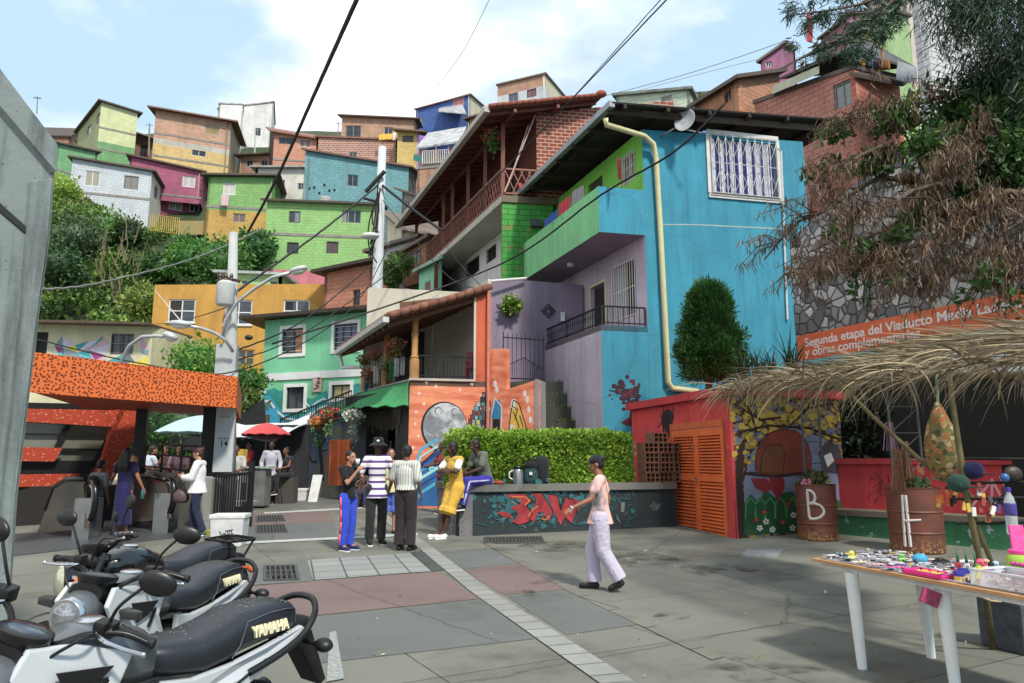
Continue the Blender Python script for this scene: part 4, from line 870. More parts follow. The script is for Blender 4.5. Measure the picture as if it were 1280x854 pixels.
m=MB();m.slab([cc(o0,zfo),cc(o0+k1*uo1,zfo),cc(o0+k1*uo1+k2*4.6,zfo),cc(o0+k2*4.6,zfo)],.15);m.build('terrace_floor',plaster((120,110,100)),oh)
bW=Wall(o0+k2*4.6,o0+k2*4.6+k1*(uo1+1));wallpanel('back_wall',oh,bW,plaster((190,186,168),.2),-.1,zrt+1,holes=[(1.0,1.9,zfo+.05,zfo+2.1)])
m=MB();hexwall(m,bW,2.3,3.5,zfo+.1,zfo+2.7,.003,.02);m.build('pink_wall_panel',plaster((214,60,160),.1),oh)
m=MB();hexwall(m,bW,1.0,1.9,zfo+.05,zfo+2.1,-.12,-.06);m.build('door',plain((60,44,40),.7),oh)
eW=Wall(o0+k1*uo1+k2*.2,o0+k1*uo1+k2*4.6,out=(-1,.2));wallpanel('inner_wall',oh,eW,plaster((200,194,176),.2),zfo,zrt+.4,th=.1)
rail(oh,WR.at(.1,zfo+.05,-.08),WR.at(uo0-.06,zfo+.05,-.08),.62,16);rail(oh,WRs.at(.1,zfo,-.08),WRs.at(4.4,zfo,-.08),.62,26)
wood=plain((168,120,62),.7,0,.25,4)
for p,z in((WR.at(.12,zfo,-.1),1),(WRs.at(WRs.sz(479,450)[0],zfo,-.1),1),(WRs.at(WRs.sz(453,450)[0],zfo,-.1),1)):
 m=MB();hh=1.95 if z else 1;m.lathe([(.13,0),(.13,.55),(.10,.58),(.12,.62),(.085,.68),(.085,1.2),(.11,1.24),(.085,1.3),(.085,1.6),(.12,1.64),(.12,1.95)],p,12);m.build('post',wood,oh,smooth=True,auto=40)
ra=P(488,397,18.2);rb=P(613,361,19.3);kb=Vector((k2.x,k2.y,0));ra2=ra+Vector((dirvp(225).x,dirvp(225).y,0))*6.4;rb2=rb+kb*6
m=MB();slopedslab(m,ra,rb,rb2,ra2,.1);m.build('roof',plain((70,46,34),.85),oh)
m=MB();tiles(m,ra,rb,None,11,.2)
for k in range(26):
 p=ra.lerp(ra2,(k+.5)/26);q=rb.lerp(rb2,(k+.5)/26);m.tube([p+Vector((-.04,0,.06)),p.lerp(q,.5)+Vector((0,0,.06)),q+Vector((0,0,.06))],.1,8)
m.build('roof_tiles',plain((122,76,58),.85,0,.35,3),oh,smooth=True)
m=MB()
for k in range(11):p=ra.lerp(ra2,(k+.4)/11)-Vector((0,0,.17));q=rb.lerp(rb2,(k+.4)/11)-Vector((0,0,.17));m.beam(p,q,.08,.12)
m.beam(WR.at(-.3,zfo+2.0,-.1),WR.at(uo0,zfo+2.35,-.1),.14,.16);m.beam(WRs.at(-.2,zfo+2.0,-.1),WRs.at(4.6,zfo+2.0,-.1),.14,.16);m.build('rafters',plain((104,70,44),.8),oh)
m=MB();m.beam(ra+Vector((-.1,-.05,-.06)),ra2+Vector((-.1,0,-.06)),.16,.14);m.tube([ra2+Vector((0,0,-.1)),ra2+Vector((.2,-.3,-.6)),ra2+Vector((1.0,-.8,-.65))],.06,8);m.build('gutter',plain((186,186,182),.45),oh)
m=MB();m.tube([WR.at(uo1-.08,zrt+.2,.08),WR.at(uo1-.08,zfo-1.3,.08)],.045,8);m.build('drainpipe',plain((196,110,84),.6),oh)
def moonmat():
 b=NB('moon_paint');v=b.coord();c=b.mix(b.ramp(b.noise(2.3,5,v,.6),[(.42,(0,0,0)),(.56,(1,1,1))]),rgb((120,124,130)),rgb((186,190,194)));vo=b.n('ShaderNodeTexVoronoi');vo.inputs['Scale'].default_value=2.6;b.l(v,vo.inputs[0])
 c=b.mix(b.ramp(vo.outputs[0],[(.18,(.4,.4,.4)),(.24,(0,0,0))]),c,rgb((90,94,100)));b.col(c);b.rough(.85);return b.m
mu=MB();decal(mu,WR,circ(555,534,29,32),1,1);decal(mu,WR,circ(556,534,27.3,30.3),2,0)
for x,y,r in((568,515,4.5),(548,514,5),(563,530,3.5),(540,535,6),(552,550,4),(571,540,3),(545,525,2.5)):decal(mu,WR,circ(x,y,r,r*1.05),3,2);decal(mu,WR,circ(x+.6,y+.5,r*.75,r*.8),4,0)
mu.build('moon_mural',[moonmat(),plain((24,24,28),.8),plain((112,116,124),.8)],oh)
hb=MB();rg=random.Random(3);cols=[(30,130,150),(160,170,60),(70,80,90),(26,40,60),(80,160,176),(120,60,50),(150,160,160),(50,110,90),(24,24,26)]
for r_ in range(11):
 y=547-r_*5.6;lo=578+r_*2.4+(3 if r_>7 else 0);hi=613-(0 if r_<8 else(r_-7)*3)
 x=lo
 while x<hi:
  w=rg.uniform(3.5,6.5);WWx=WR if x+w<612 else WR
  decal(hb,WWx,[(x,y+1),(x+w,y+1),(x+w,y-5.5-rg.random()*2),(x,y-5.5-rg.random()*2)],1+.3*(r_%3),8);decal(hb,WWx,[(x+.7,y+.2),(x+w-.7,y+.2),(x+w-.7,y-5),(x+.7,y-5)],3+.2*(r_%2),rg.randrange(8));decal(hb,WWx,[(x+1.6,y-1.2),(x+2.8,y-1.2),(x+2.8,y-3.4),(x+1.6,y-3.4)],4.2,rg.choice([8,3,6]));x+=w+.2
hb.build('painted_houses',[plain(c,.8)for c in cols],oh)
wv=MB();W=WR
decal(wv,W,[(508,632),(519,596),(533,574),(547,561),(562,555),(600,552),(611,556),(611,634)],1,0)
for i in range(7):o=i*9;stroke(wv,W,[(508,640-o*.6),(526,616-o),(545,604-o),(566,592-o*.8),(590,580-o*.5)],2.2 if i%2 else 3.6,2+.4*(i%2),1+i%3)
stroke(wv,W,[(508,632),(519,596),(533,574),(547,561),(562,555)],1.5,4,4)
for x,y,r in((548,575,5),(540,586,4),(556,566,4),(562,578,5)):decal(wv,W,circ(x,y,r,r*.75,16),4.3,3);decal(wv,W,circ(x,y,r*.6,r*.4,14),5,1)
wv.build('wave_mural',[plain((20,90,150),.8,0,.2,3),plain((60,160,190),.8),plain((14,50,110),.8),plain((150,205,205),.8),plain((20,24,40),.8)],oh)
fg=MB();W=WR2
decal(fg,W,[(614,523),(615,508),(619,499),(625,500),(627,512),(626,524)],1,0);decal(fg,W,[(616,545),(616,524),(625,524),(625,545)],1.5,1);stroke(fg,W,[(613,545),(614,520),(619,498),(627,508),(627,545)],1.4,2.2,3)
decal(fg,W,[(636,545),(638,520),(642,500),(649,505),(654,522),(660,545)],1,2);decal(fg,W,[(638,510),(640,499),(645,499),(644,512)],2,4);decal(fg,W,[(635,545),(637,530),(643,532),(645,545)],2,4)
for p in([(636,545),(638,520),(642,500),(649,505),(656,528),(660,545)],[(642,515),(648,530),(650,545)],[(641,508),(647,512),(644,524)],[(650,520),(656,540)]):stroke(fg,W,p,1.1,3,1)
for x,y in((619,480),(621,487),(656,492),(659,500),(661,512),(663,525)):decal(fg,W,circ(x,y,2.2,4.5,8),1.3,4)
fg.build('painted_figures',[plain((30,120,160),.8),plain((20,20,22),.8),plain((206,160,40),.8),plain((190,190,190),.8),plain((206,200,196),.8)],oh)
for x,y in((545,483),(524,492),(575,487),(520,515),(519,530),(523,545),(530,505),(516,560),(533,478),(590,480)):
 r=3.2;sp_=MB();decal(sp_,WR,[(x-r,y),(x-.6,y-.6),(x,y-r),(x+.6,y-.6),(x+r,y),(x+.6,y+.6),(x,y+r),(x-.6,y+.6)],1,0);sp_.build('painted_star',plain((236,206,190),.8),oh)
aw=thing('green_awning','bright green cloth awning sloping over the shop front','awning',P(455,500,20))
A0=WR.at(-.03,zfo-.08,.08);A1=P(395,513,24.2);B0=WR.at(-.05,WR.z(511,507),1.0);
p0,p1,p2,p3=P(510.5,477,18.75),P(452,491,22.3),P(425,508,21.2),P(510.5,507,17.9)
m=MB();k=14
def awn(s_,t):a=p0.lerp(p1,s_);b=P(510.5,507,17.95).lerp(P(438,509,20.6),s_);return a.lerp(b,t)+Vector((0,0,-.09*math.sin(t*math.pi)*(1+.3*math.sin(s_*13))+.03*math.sin(s_*21)*t))
vs=[awn(i/k,j/6)for i in range(k+1)for j in range(7)];fs=[(i*7+j,i*7+j+1,(i+1)*7+j+1,(i+1)*7+j)for i in range(k)for j in range(6)];n_=len(vs)
m.add(vs+[v-Vector((0,0,.02))for v in vs],fs+[tuple(x+n_ for x in f)[::-1]for f in fs])
m.build('awning_cloth',cloth((6,138,72)),aw,smooth=True)
m=MB();q0a,q1a=P(452,491,22.3),P(395,516,25.5);q2a,q3a=P(385,528,23),P(440,510,20.4);vs=[]
for i in range(9):
 for j in range(5):a=q0a.lerp(q1a,i/8);b=q3a.lerp(q2a,i/8);vs.append(a.lerp(b,j/4)+Vector((0,0,-.1*math.sin(j/4*math.pi))))
fs=[(i*5+j,i*5+j+1,(i+1)*5+j+1,(i+1)*5+j)for i in range(8)for j in range(4)];n_=len(vs);m.add(vs+[v-Vector((0,0,.02))for v in vs],fs+[tuple(x+n_ for x in f)[::-1]for f in fs]);m.build('awning_cloth',cloth((10,104,62)),aw,smooth=True)
m=MB();m.tube([p0+Vector((0,0,.03)),p1+Vector((0,0,.03)),q1a+Vector((0,0,.04))],.03,6);m.build('awning_bar',plain((120,124,120),.5),aw)
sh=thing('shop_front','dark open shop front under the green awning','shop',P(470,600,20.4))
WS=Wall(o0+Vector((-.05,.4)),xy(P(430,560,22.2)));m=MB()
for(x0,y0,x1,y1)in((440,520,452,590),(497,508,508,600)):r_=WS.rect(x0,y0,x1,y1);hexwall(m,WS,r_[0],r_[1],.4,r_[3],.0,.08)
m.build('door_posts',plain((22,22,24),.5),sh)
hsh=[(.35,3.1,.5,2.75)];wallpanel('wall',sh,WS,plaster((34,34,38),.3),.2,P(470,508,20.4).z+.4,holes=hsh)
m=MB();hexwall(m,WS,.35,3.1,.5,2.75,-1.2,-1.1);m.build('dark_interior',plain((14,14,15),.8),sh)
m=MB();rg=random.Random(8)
for i in range(26):u=.3+i*.11;h=rg.uniform(.35,.65);m.tube([WS.at(u,2.9,.12),WS.at(u+.02,2.9-h,.13)],.02,4)
m.build('bead_fringe',plain((64,58,44),.9,0,.5,30),sh)
m=MB()
for(a,b,c,d,mi)in((.9,1.15,1.6,2.3,0),(1.9,2.2,1.2,2.1,1),(2.5,2.8,1.0,1.8,0)):hexwall(m,WS,a,b,c,d,-.6,-.55)
m.build('hanging_goods',plain((90,96,100),.7,0,.5,12),sh)
for x,y,Y,c,r,lab,lf in((442,522,20.5,(220,220,210),.24,'white flower basket hanging from the awning edge',((60,110,60),(170,190,160))),(413,521,21.6,(190,70,70),.28,'red flower basket hanging beside the white one under the awning',((70,110,50),(140,160,90))),(398,531,22.4,(200,110,40),.26,'orange flower basket, leftmost of the three under the awning',((60,110,50),(110,140,60)))):flower_basket(lab,P(x,y,Y),r,c,'flower baskets under the awning',lf,200,.35,46,.08)
for i,(x,y,Y)in enumerate(((462,470,21.6),(486,460,20.3),(468,446,20.6),(490,440,19.8),(497,432,19.4),(456,452,22))):flower_basket(['lowest','second','third','fourth','topmost','farthest'][i]+' hanging flower pot along the tiled terrace',P(x,y,Y),.22,((170,40,60),(90,110,60),(160,40,50),(190,60,60),(170,80,60),(150,50,50))[i],'flower pots hung along the tiled terrace',((50,80,30),(120,120,50)),140,.15,26,.06)
for i,(x,y,Y,c)in enumerate(((490,452,19.9,(40,160,90)),(496,448,19.6,(210,210,215)),(503,446,19.3,(110,110,118)),(470,458,21,(220,220,215)),(459,468,21.8,(40,130,180)))):cloth_hang(P(x-3,y,Y),P(x+3,y,Y),.5,c,['green','white','grey','cream','blue'][i]+' cloth drying on the tiled terrace rail','laundry on the tiled terrace')
m=MB();pc=WR.at(1.9,zfo+.0,-.9)
for dx,dy in((-.25,-.25),(.25,-.25),(.25,.25),(-.25,.25)):m.tube([pc+Vector((dx,dy,0)),pc+Vector((dx*.9,dy*.9,.45))],.03,6)
m.box(pc+Vector((0,0,.46)),(.55,.55,.05));m.box(pc+Vector((0,.25,.72)),(.5,.05,.5));m.box(pc+Vector((-.27,0,.64)),(.05,.5,.05));m.box(pc+Vector((.27,0,.64)),(.05,.5,.05));tag(m.build('plastic_chair',plain((190,20,40),.4),None,bevel=.02),'red plastic chair behind the terrace railing','chair')
sf=thing('seafoam_house','seafoam green house with white window frames and a teal wave mural','house',(-7.5,29,0))
W=Wall(xy(P(329,450,30)),xy(P(466,450,28)));SG=plaster((112,196,150),.15)
hs=[W.rect(353,411,379,442),W.rect(418,405,447,437),W.rect(358,484,380,511),W.rect(415,481,438,498)]
wallpanel('wall',sf,W,SG,.2,W.z(330,401),W.z(466,389),hs,th=.2)
Wl=Wall(W.A,W.A+Vector((-.6,5)),out=(-1,0));wallpanel('wall',sf,Wl,SG,.2,W.z(330,401))
Wr_=Wall(W.B,W.B+Vector((.3,6)),out=(1,0));wallpanel('wall',sf,Wr_,SG,.2,W.z(466,389))
for i,h in enumerate(hs):
 window(sf,W,h,'two' if i!=1 else 'three',frame=(40,44,46),glass=(50,56,66)if i!=1 else(70,80,110),curtain=[((180,120,90),.55,1),None,None,((180,160,120),0,1)][i])
 m=MB();a,b,c,d=h;q=.14
 for r_ in((a-q,b+q,d,d+q),(a-q,b+q,c-q,c),(a-q,a,c,d),(b,b+q,c,d)):hexwall(m,W,*r_,.001,.04)
 if i<2:
  for k in range(5):z=c+(d-c)*(k+.5)/5;hexwall(m,W,a+.02,b-.02,z-.006,z+.006,-.03,-.01)
 m.build('window_surround',plain((212,214,212),.6),sf)
m=MB();hexwall(m,W,-.02,W.len+.02,W.z(400,473),W.z(400,464),.001,.05);hexwall(m,W,-.02,.25,W.z(331,492),W.z(331,474),.001,.04);m.build('white_band',plaster((214,216,216),.15),sf)
m=MB();zt0,zt1=W.z(330,401),W.z(466,389);A_=W.at(-.9,zt0+.16,.6);B_=W.at(W.len+.2,zt1+.12,.6);slopedslab(m,A_,B_,B_+Vector((0,7,.3)),A_+Vector((0,7,.3)),.14);m.build('roof',metalsheet((80,64,56),.2,'X',.4),sf)
mu=MB();decal(mu,W,[(329,530),(329,484),(335,488),(343,485),(350,489),(357,487),(357,515),(380,515),(380,496),(390,499),(400,492),(409,488),(413,500),(438,500),(440,482),(448,479),(455,484),(466,480),(466,530)],1,0)
for i in range(5):o=i*5;stroke(mu,W,[(329,497+o),(337,496+o),(345,508+o),(357,520+o*.6),(372,524+o*.3),(388,516+o*.6),(398,506+o),(408,502+o)],2.4,2+.4*(i%2),1+i%3)
stroke(mu,W,[(380,500),(388,510),(396,503),(405,498),(412,504)],1.5,3.2,2);decal(mu,W,[(329,530),(331,512),(345,510),(352,530)],4,1)
mu.build('wave_mural',[plain((14,134,126),.8,0,.2,2),plain((30,150,190),.8),plain((196,214,214),.8),plain((70,96,120),.8)],sf)
m=MB();r_=W.rect(392,472,403,490);hexwall(m,W,*r_,.051,.07);sn=m.build('poster',plain((176,150,140),.7),sf)
m=MB();rg=random.Random(2)
for i in range(9):u=r_[0]+.04+rg.random()*(r_[1]-r_[0]-.2);z=r_[2]+.05+rg.random()*(r_[3]-r_[2]-.12);hexwall(m,W,u,u+.13,z,z+.06,.07,.074)
m.build('poster_print',plain((90,50,56),.7),sf)
hill_house('roofless salmon brick room with black sheet shelter beside the orange yellow building',406,466,342,330,402,35.5,34,brick((196,128,100),(150,100,80),.42,.2,.012,.1,.3),(),[(441,362,450,382,dict(style='one',glass=(14,14,14),frame=(60,50,44)))],roof=(50,46,44),over=.5,group='houses at the foot of the hill')
oc=thing('ochre_building','mustard orange flat roofed building with sliding windows behind the lamp pole','building',(-15,36,0))
W=Wall(xy(P(190,400,36)),xy(P(408,400,36.5)));OC=plaster((192,142,44),.3)
hs=[W.rect(210,374,244,403),W.rect(281,375,315,406),W.rect(354,375,387,402),W.rect(213,436,254,460),W.rect(296,437,318,457),W.rect(273,437,282,457)]
wallpanel('wall',oc,W,OC,.4,W.z(190,356),W.z(408,355),hs)
for w_,t_ in((Wall(W.A,W.A+Vector((-1,7)),out=(-1,0)),0),(Wall(W.B,W.B+Vector((1,7)),out=(1,0)),0)):wallpanel('wall',oc,w_,OC,.4,W.z(190,356))
m=MB();z=W.z(300,356);m.slab([W.at(0,z-.05,-.18),W.at(W.len,z-.05,-.18),W.at(W.len,z-.05,-7),W.at(0,z-.05,-7)],.2);m.build('roof',plaster((150,140,120)),oc)
for i,h in enumerate(hs):window(oc,W,h,'cross' if i!=5 else 'one',frame=(200,204,204)if i<3 else(190,140,60),glass=(58,66,74),fw=.07,sill=i<3,curtain=[((46,42,40),0,.5),((40,38,40),0,.4),((30,32,34),0,.4),None,None,None][i])
m=MB();m.hexa([P(198,473,35.2),P(200,437,35.9),P(200,437,35.9),P(198,473,35.2)]*2)if False else None
lm=thing('mural_building','low cream building with a mural of coloured triangles under a rusty roof','building',(-19.5,31,0))
W=Wall(xy(P(20,440,31)),xy(P(189,440,31.5)));hs=[W.rect(139,417,167,443),W.rect(44,415,59,450)]
wallpanel('wall',lm,W,plaster((206,200,160),.3),.3,W.z(100,406),None,hs)
window(lm,W,hs[0],'two',frame=(60,60,62),glass=(46,50,54),bars=((150,150,150),.3));m=MB();hexwall(m,W,*hs[1],-.14,-.1);m.build('door',plain((14,14,16),.7),lm)
Wx=Wall(W.B,W.B+Vector((.5,6)),out=(1,0));wallpanel('wall',lm,Wx,plaster((206,200,160),.3),.3,W.z(100,406))
zt0=W.z(100,406);m=MB();slopedslab(m,W.at(-.5,zt0+.05,.9),W.at(W.len+.1,zt0-.0,.9),W.at(W.len+.1,zt0+.35,-5),W.at(-.5,zt0+.4,-5),.1,[(0,0),(18,0),(18,6),(0,6)]);m.build('roof',metalsheet((128,112,98),.14,'X',.6,.8,(110,66,46)),lm)
tri=MB();rg=random.Random(21);u0,u1=W.sz(59,440)[0],W.sz(186,440)[0];zz0,zz1=W.z(100,478),W.z(100,425);nx,nz=11,5;k=0
gr=[[(u0+(u1-u0)*i/nx+rg.uniform(-.35,.35)*(0<i<nx),zz0+(zz1-zz0)*j/nz+rg.uniform(-.25,.25)*(0<j<nz)+(rg.uniform(-.35,.25)if j==nz else 0))for j in range(nz+1)]for i in range(nx+1)]
def inhole(tr):cx=sum(p[0]for p in tr)/3;cz=sum(p[1]for p in tr)/3;return any(h[0]-.35<cx<h[1]+.35 and h[2]-.2<cz<h[3]+.2 for h in hs)
for i in range(nx):
 for j in range(nz):
  a,b,c,d=gr[i][j],gr[i+1][j],gr[i+1][j+1],gr[i][j+1]
  for tr_ in(((a,b,c),(a,c,d))if rg.random()<.5 else((a,b,d),(b,c,d))):
   if not inhole(tr_):decal_uv(tri,W,tr_,1+k*.01,rg.randrange(9));k+=1
tri.build('triangle_mural',[plain(c,.8)for c in((64,190,196),(214,96,72),(90,110,120),(196,190,210),(150,50,120),(210,196,40),(40,150,160),(196,160,170),(120,140,150))],lm)
hill_house('white graffitied house with a balcony cage, behind the concrete pole',466,522,316,300,404,37,35,plaster((196,198,202),.3),(),[(487,314,500,332,dict(frame=(90,110,100)))],roof=(120,110,100),over=.4,group='houses at the foot of the hill')
hill_house('mint green house with a pink shuttered window beside the white facade',524,548,338,326,404,32,30.5,plaster((130,196,160),.25),(),[(531,352,538,376,dict(frame=(180,110,130),glass=(150,90,110)))],roof=(150,190,170),over=.5,group='houses at the foot of the hill',side=(560,326,34,brick((120,60,44),(90,60,50),.4,.2),()))
hill_house('raw brick and mint upper storey with a barred bay window',505,536,318,300,345,34.5,33,brick((178,116,84),(150,130,110),.4,.2),(),[(512,312,526,330,dict(bars=((30,34,40),.3)))],roof=(110,90,80),over=.3,drop=.2,group='houses at the foot of the hill')
def ground_pt(px,py,dz=0):p=G(px,py);p.z=gz(p.x,p.y)+dz;return p
pl=thing('planter','long dark concrete planter wall covered in graffiti, with a worn pale coping','planter',ground_pt(700,668))
pA,pB=xy(ground_pt(574,671)),xy(ground_pt(846,658));WPL=Wall(pA,pB);zc=WPL.z(600,606)
pC=xy(ground_pt(548,655));WPS=Wall(pC+Vector((0,1.0)),pA,out=(-1,0))
GRF=plaster((40,52,56),.5,patch=.03,patchcol=(90,92,90))
wallpanel('planter_wall',pl,WPL,GRF,-.1,zc-.12,th=.25);WPS=Wall(xy(P(547,640,16.2)),pA,out=(-1,-.2));wallpanel('planter_wall',pl,WPS,plaster((120,116,120),.5,patch=.06,patchcol=(60,60,64)),-.1,zc-.12,th=.25)
m=MB();back=Vector((.28,1.0)).normalized()*1.5
pD=WPS.A
m.slab([WPL.at(-.05,zc,.06),WPL.at(WPL.len,zc,.06),WPL.at(WPL.len,zc,-.42),WPL.at(.35,zc,-.42)],.13);m.slab([WPL.at(-.05,zc-.001,.06),WPL.at(.35,zc-.001,-.42),Vector((pD.x+.42,pD.y+.1,zc-.001)),Vector((pD.x-.06,pD.y,zc-.001))],.129);m.build('coping',paving((112,112,106),'worn_coping',wet=.7),pl)
gf=MB();W=WPL;rg=random.Random(4)
blobs(gf,W,660,630,28,13,130,1.5,5,1,2,rg);blobs(gf,W,735,628,22,12,50,1.5,4,1,2,rg)
for i in range(90):x,y=rg.uniform(595,790),rg.uniform(610,658);stroke(gf,W,[(x,y),(x+rg.uniform(-8,8),y+rg.uniform(-6,6)),(x+rg.uniform(-9,9),y+rg.uniform(-7,7))],.9,16,2 if rg.random()<.8 else 3)
RB=[[(632,618),(657,618),(664,626),(657,632),(664,642),(660,652),(648,656),(640,652),(648,646),(646,640),(638,634),(650,630),(650,624),(636,622)],[(664,616),(676,617),(684,626),(690,640),(686,652),(678,640),(672,640),(668,652),(660,648),(668,634),(670,624)],[(684,618),(696,620),(700,640),(706,622),(716,626),(720,640),(714,654),(706,646),(700,656),(692,640)],[(716,622),(726,628),(722,640),(712,634)],[(620,640),(634,640),(642,648),(628,646)]]
for i,p_ in enumerate(RB):decal(gf,W,[(x+(1.5 if 0 else 0),y)for x,y in p_],22+i*.3,0)
for p_ in([(656,621),(662,626),(656,631)],[(660,645),(666,636),(672,633)],[(676,648),(682,650),(686,645)],[(640,621),(654,621)]):stroke(gf,W,p_,1.4,26,1)
for p_ in([(632,617),(657,617),(665,626),(658,632),(665,642),(660,653)],[(663,615),(677,616),(691,640),(687,653)],[(683,617),(697,619),(701,638),(706,621),(717,625),(721,640)]):stroke(gf,W,p_,.9,28,4)
decal(gf,W,[(776,628),(781,628),(780,640),(776,640)],3,3)
gf.build('graffiti',[plain((150,30,40),.8,0,.4,4),plain((190,110,44),.8),plain((30,92,98),.8,0,.4,5),plain((110,112,112),.8),plain((16,18,20),.8)],pl)
gs=MB()
for i in range(60):x,y=rg.uniform(552,574),rg.uniform(606,662);stroke(gs,WPS,[(x,y),(x+rg.uniform(-3,3),y+rg.uniform(-7,7))],.9,2,rg.randrange(2))
gs.build('graffiti',[plain((190,186,186),.8),plain((26,26,28),.8)],pl)
m=MB();m.slab([WPL.at(.3,zc-.18,-.25),WPL.at(WPL.len,zc-.18,-.25),WPL.at(WPL.len,zc-.18,-1.6),WPL.at(1,zc-.18,-1.6)],.3);m.build('soil',plain((60,46,34),1),pl)
hg=thing('hedge','clipped bright green hedge growing in the graffiti planter','hedge',WPL.at(3,zc-.1,-.9))
zh=WPL.z(700,543)+.02;m=MB();rg=random.Random(9);hL0=WPL.sz(593,560)[0]-.1;hL1=WPL.sz(803,560)[0]
def hedge_leaf(u,o,z,nx,no,nz):
 p=WPL.at(u,z,o);nv=Vector((WPL.d.x,WPL.d.y,0))*nx+Vector((WPL.n.x,WPL.n.y,0))*no+Vector((0,0,nz));a=Vector((rg.gauss(0,.7),rg.gauss(0,.7),rg.gauss(0,.7)+.35))+nv*.8;a.normalize()
 b=a.cross(Vector((rg.gauss(0,1),rg.gauss(0,1),rg.gauss(0,1)))).normalized();s_=rg.uniform(.05,.1);m.add([p,p+a*s_*.5+b*s_*.26,p+a*s_,p+a*s_*.5-b*s_*.26],[(0,1,2,3)])
for i in range(26000):
 u=rg.uniform(hL0,hL1);k=rg.random();dz=.10*noise.noise(Vector((u*1.4,3,0)))+.05*noise.noise(Vector((u*5,0,7)))
 if k<.55:z=rg.uniform(zc-.12,zh+dz);o=-.42+.07*noise.noise(Vector((u*3,z*3,0)))+rg.gauss(0,.03);hedge_leaf(u,o,z,0,1,.1)
 elif k<.9:o=rg.uniform(-1.5,-.42);z=zh+dz+.06*noise.noise(Vector((u*3,o*3,1)))+rg.gauss(0,.025)-(.06 if o>-.5 else 0);hedge_leaf(u,o,z,0,0,1)
 else:u=hL0-rg.random()*.1;o=rg.uniform(-1.5,-.4);hedge_leaf(u,o,rg.uniform(zc-.1,zh),-1,0,0)
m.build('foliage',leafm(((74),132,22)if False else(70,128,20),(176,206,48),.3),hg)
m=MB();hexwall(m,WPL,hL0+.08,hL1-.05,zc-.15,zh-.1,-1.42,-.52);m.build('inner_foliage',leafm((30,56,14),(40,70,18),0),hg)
bw_,bh_=.30,.205;cnt=0;rg=random.Random(6)
def clay_block(c,ang,label,parentmat=None):
 t=thing('hollow_brick',label,'brick',c,ang,'hollow clay bricks stacked on the planter');m=MB();L_,w_,h_=.34,.33,.20;th_=.018
 nx_=3;nz_=2
 for i in range(nx_+1):x=-w_/2+th_/2+(w_-th_)*i/nx_;m.box((x,0,h_/2),(th_,L_,h_))
 for j in range(nz_+1):z=th_/2+(h_-th_)*j/nz_;m.box((0,0,z),(w_-.002,L_-.004,th_-.001))
 m.build('shell',plain((120,80,60),.9,0,.25,4),t,local=True);m=MB();m.box((0,.02,h_/2),(w_-.01,L_*.5,h_-.01));m.build('back',plain((30,24,22),.95),t,local=True);return t
ub=WPL.sz(806,580)[0];angb=math.atan2(WPL.d.y,WPL.d.x)
rows=['bottom','second','third','fourth','top'];proto_b=None
for r_ in range(5):
 for c_ in range(3 if r_<4 else 1):
  u=ub+.19+c_*.35+rg.uniform(-.015,.015)+(.22 if r_==4 else 0);p=WPL.at(u,zc+.002+r_*.205,-.2+rg.uniform(-.03,.03));lab='%s hollow clay brick in the %s column of the stack on the planter'%(rows[r_],['left','middle','right'][c_])if r_<4 else 'single hollow clay brick lying on top of the stack on the planter'
  if proto_b is None:proto_b=clay_block(p,angb,lab)
  else:
   q=copy_tree(proto_b);q.location=p;q.rotation_euler.z=angb+rg.uniform(-.05,.05);q['label']=lab
def up(px,o=-.2):u=WPL.sz(px,600)[0];return WPL.at(u,zc,o)
jg=thing('thermos_jug','steel and white thermos jug standing on the planter by the hedge','jug',up(652));c=up(652);m=MB();m.lathe([(.10,0),(.105,.02),(.1,.24),(.07,.3),(.01,.3)],c,16);m.build('body',plain((150,154,160),.3,.7),jg,smooth=True,auto=40);m=MB();m.lathe([(.085,.285),(.09,.33),(.05,.36),(.01,.36)],c,16);m.build('lid',plain((24,24,26),.4),jg,smooth=True);m=MB();m.tube([c+Vector((-.1,0,.26)),c+Vector((-.17,0,.22)),c+Vector((-.17,0,.12)),c+Vector((-.1,0,.08))],.014,6);m.build('handle',plain((220,220,220),.4),jg)
m=MB();c=up(668);m.lathe([(.13,0),(.15,.08),(.13,.25),(.08,.36),(.02,.4)],c,14,sq=(1,.7));bg_=thing('teal_bag','dark teal bag with a black top slumped between the jug and the black pack','bag',c);m.build('body',cloth((16,64,66)),bg_,smooth=True);m=MB();m.ball(c+Vector((0,0,.36)),(.13,.1,.1));m.tube([c+Vector((-.08,-.03,.4)),c+Vector((-.02,-.05,.52)),c+Vector((.08,-.03,.42))],.02,6);m.build('top',cloth((18,18,20)),bg_,smooth=True);m=MB();m.box(c+Vector((0,-.12,.2)),(.06,.02,.06));m.build('patch',plain((200,200,205)),bg_)
m=MB();c=up(682);m.lathe([(.13,0),(.16,.05),(.17,.35),(.15,.48),(.08,.54),(.01,.55)],c,16,sq=(.9,.7));bp=thing('black_backpack','upright black backpack leaning on the hedge','backpack',c);m.build('body',cloth((22,25,30)),bp,smooth=True);m=MB();m.tube([c+Vector((-.12,-.1,.46)),c+Vector((-.15,-.13,.25)),c+Vector((-.12,-.1,.06))],.02,5);m.build('strap',cloth((14,14,16)),bp)
m=MB();c=up(628);m.ball(c+Vector((0,0,.03)),(.12,.07,.04));tag(m.build('snack_packet',cloth((170,60,30)),None,smooth=True),'crumpled orange packet on the planter next to the seated man','packet')
rs=thing('painted_shed','small coral red shed with orange louvred doors and a garden mural on its side','shed',ground_pt(920,674))
sc0=xy(ground_pt(919.5,673.5));ang=dirvp(404);WF=Wall(sc0+ang*4.4,sc0,out=(-1,-.5));sR=xy(ground_pt(1060,663));WSd=Wall(sc0,sR);zs=WF.z(915,482)
uD0,uD1=WF.sz(842,600)[0],WF.sz(907,600)[0];zD=WF.z(876,535)
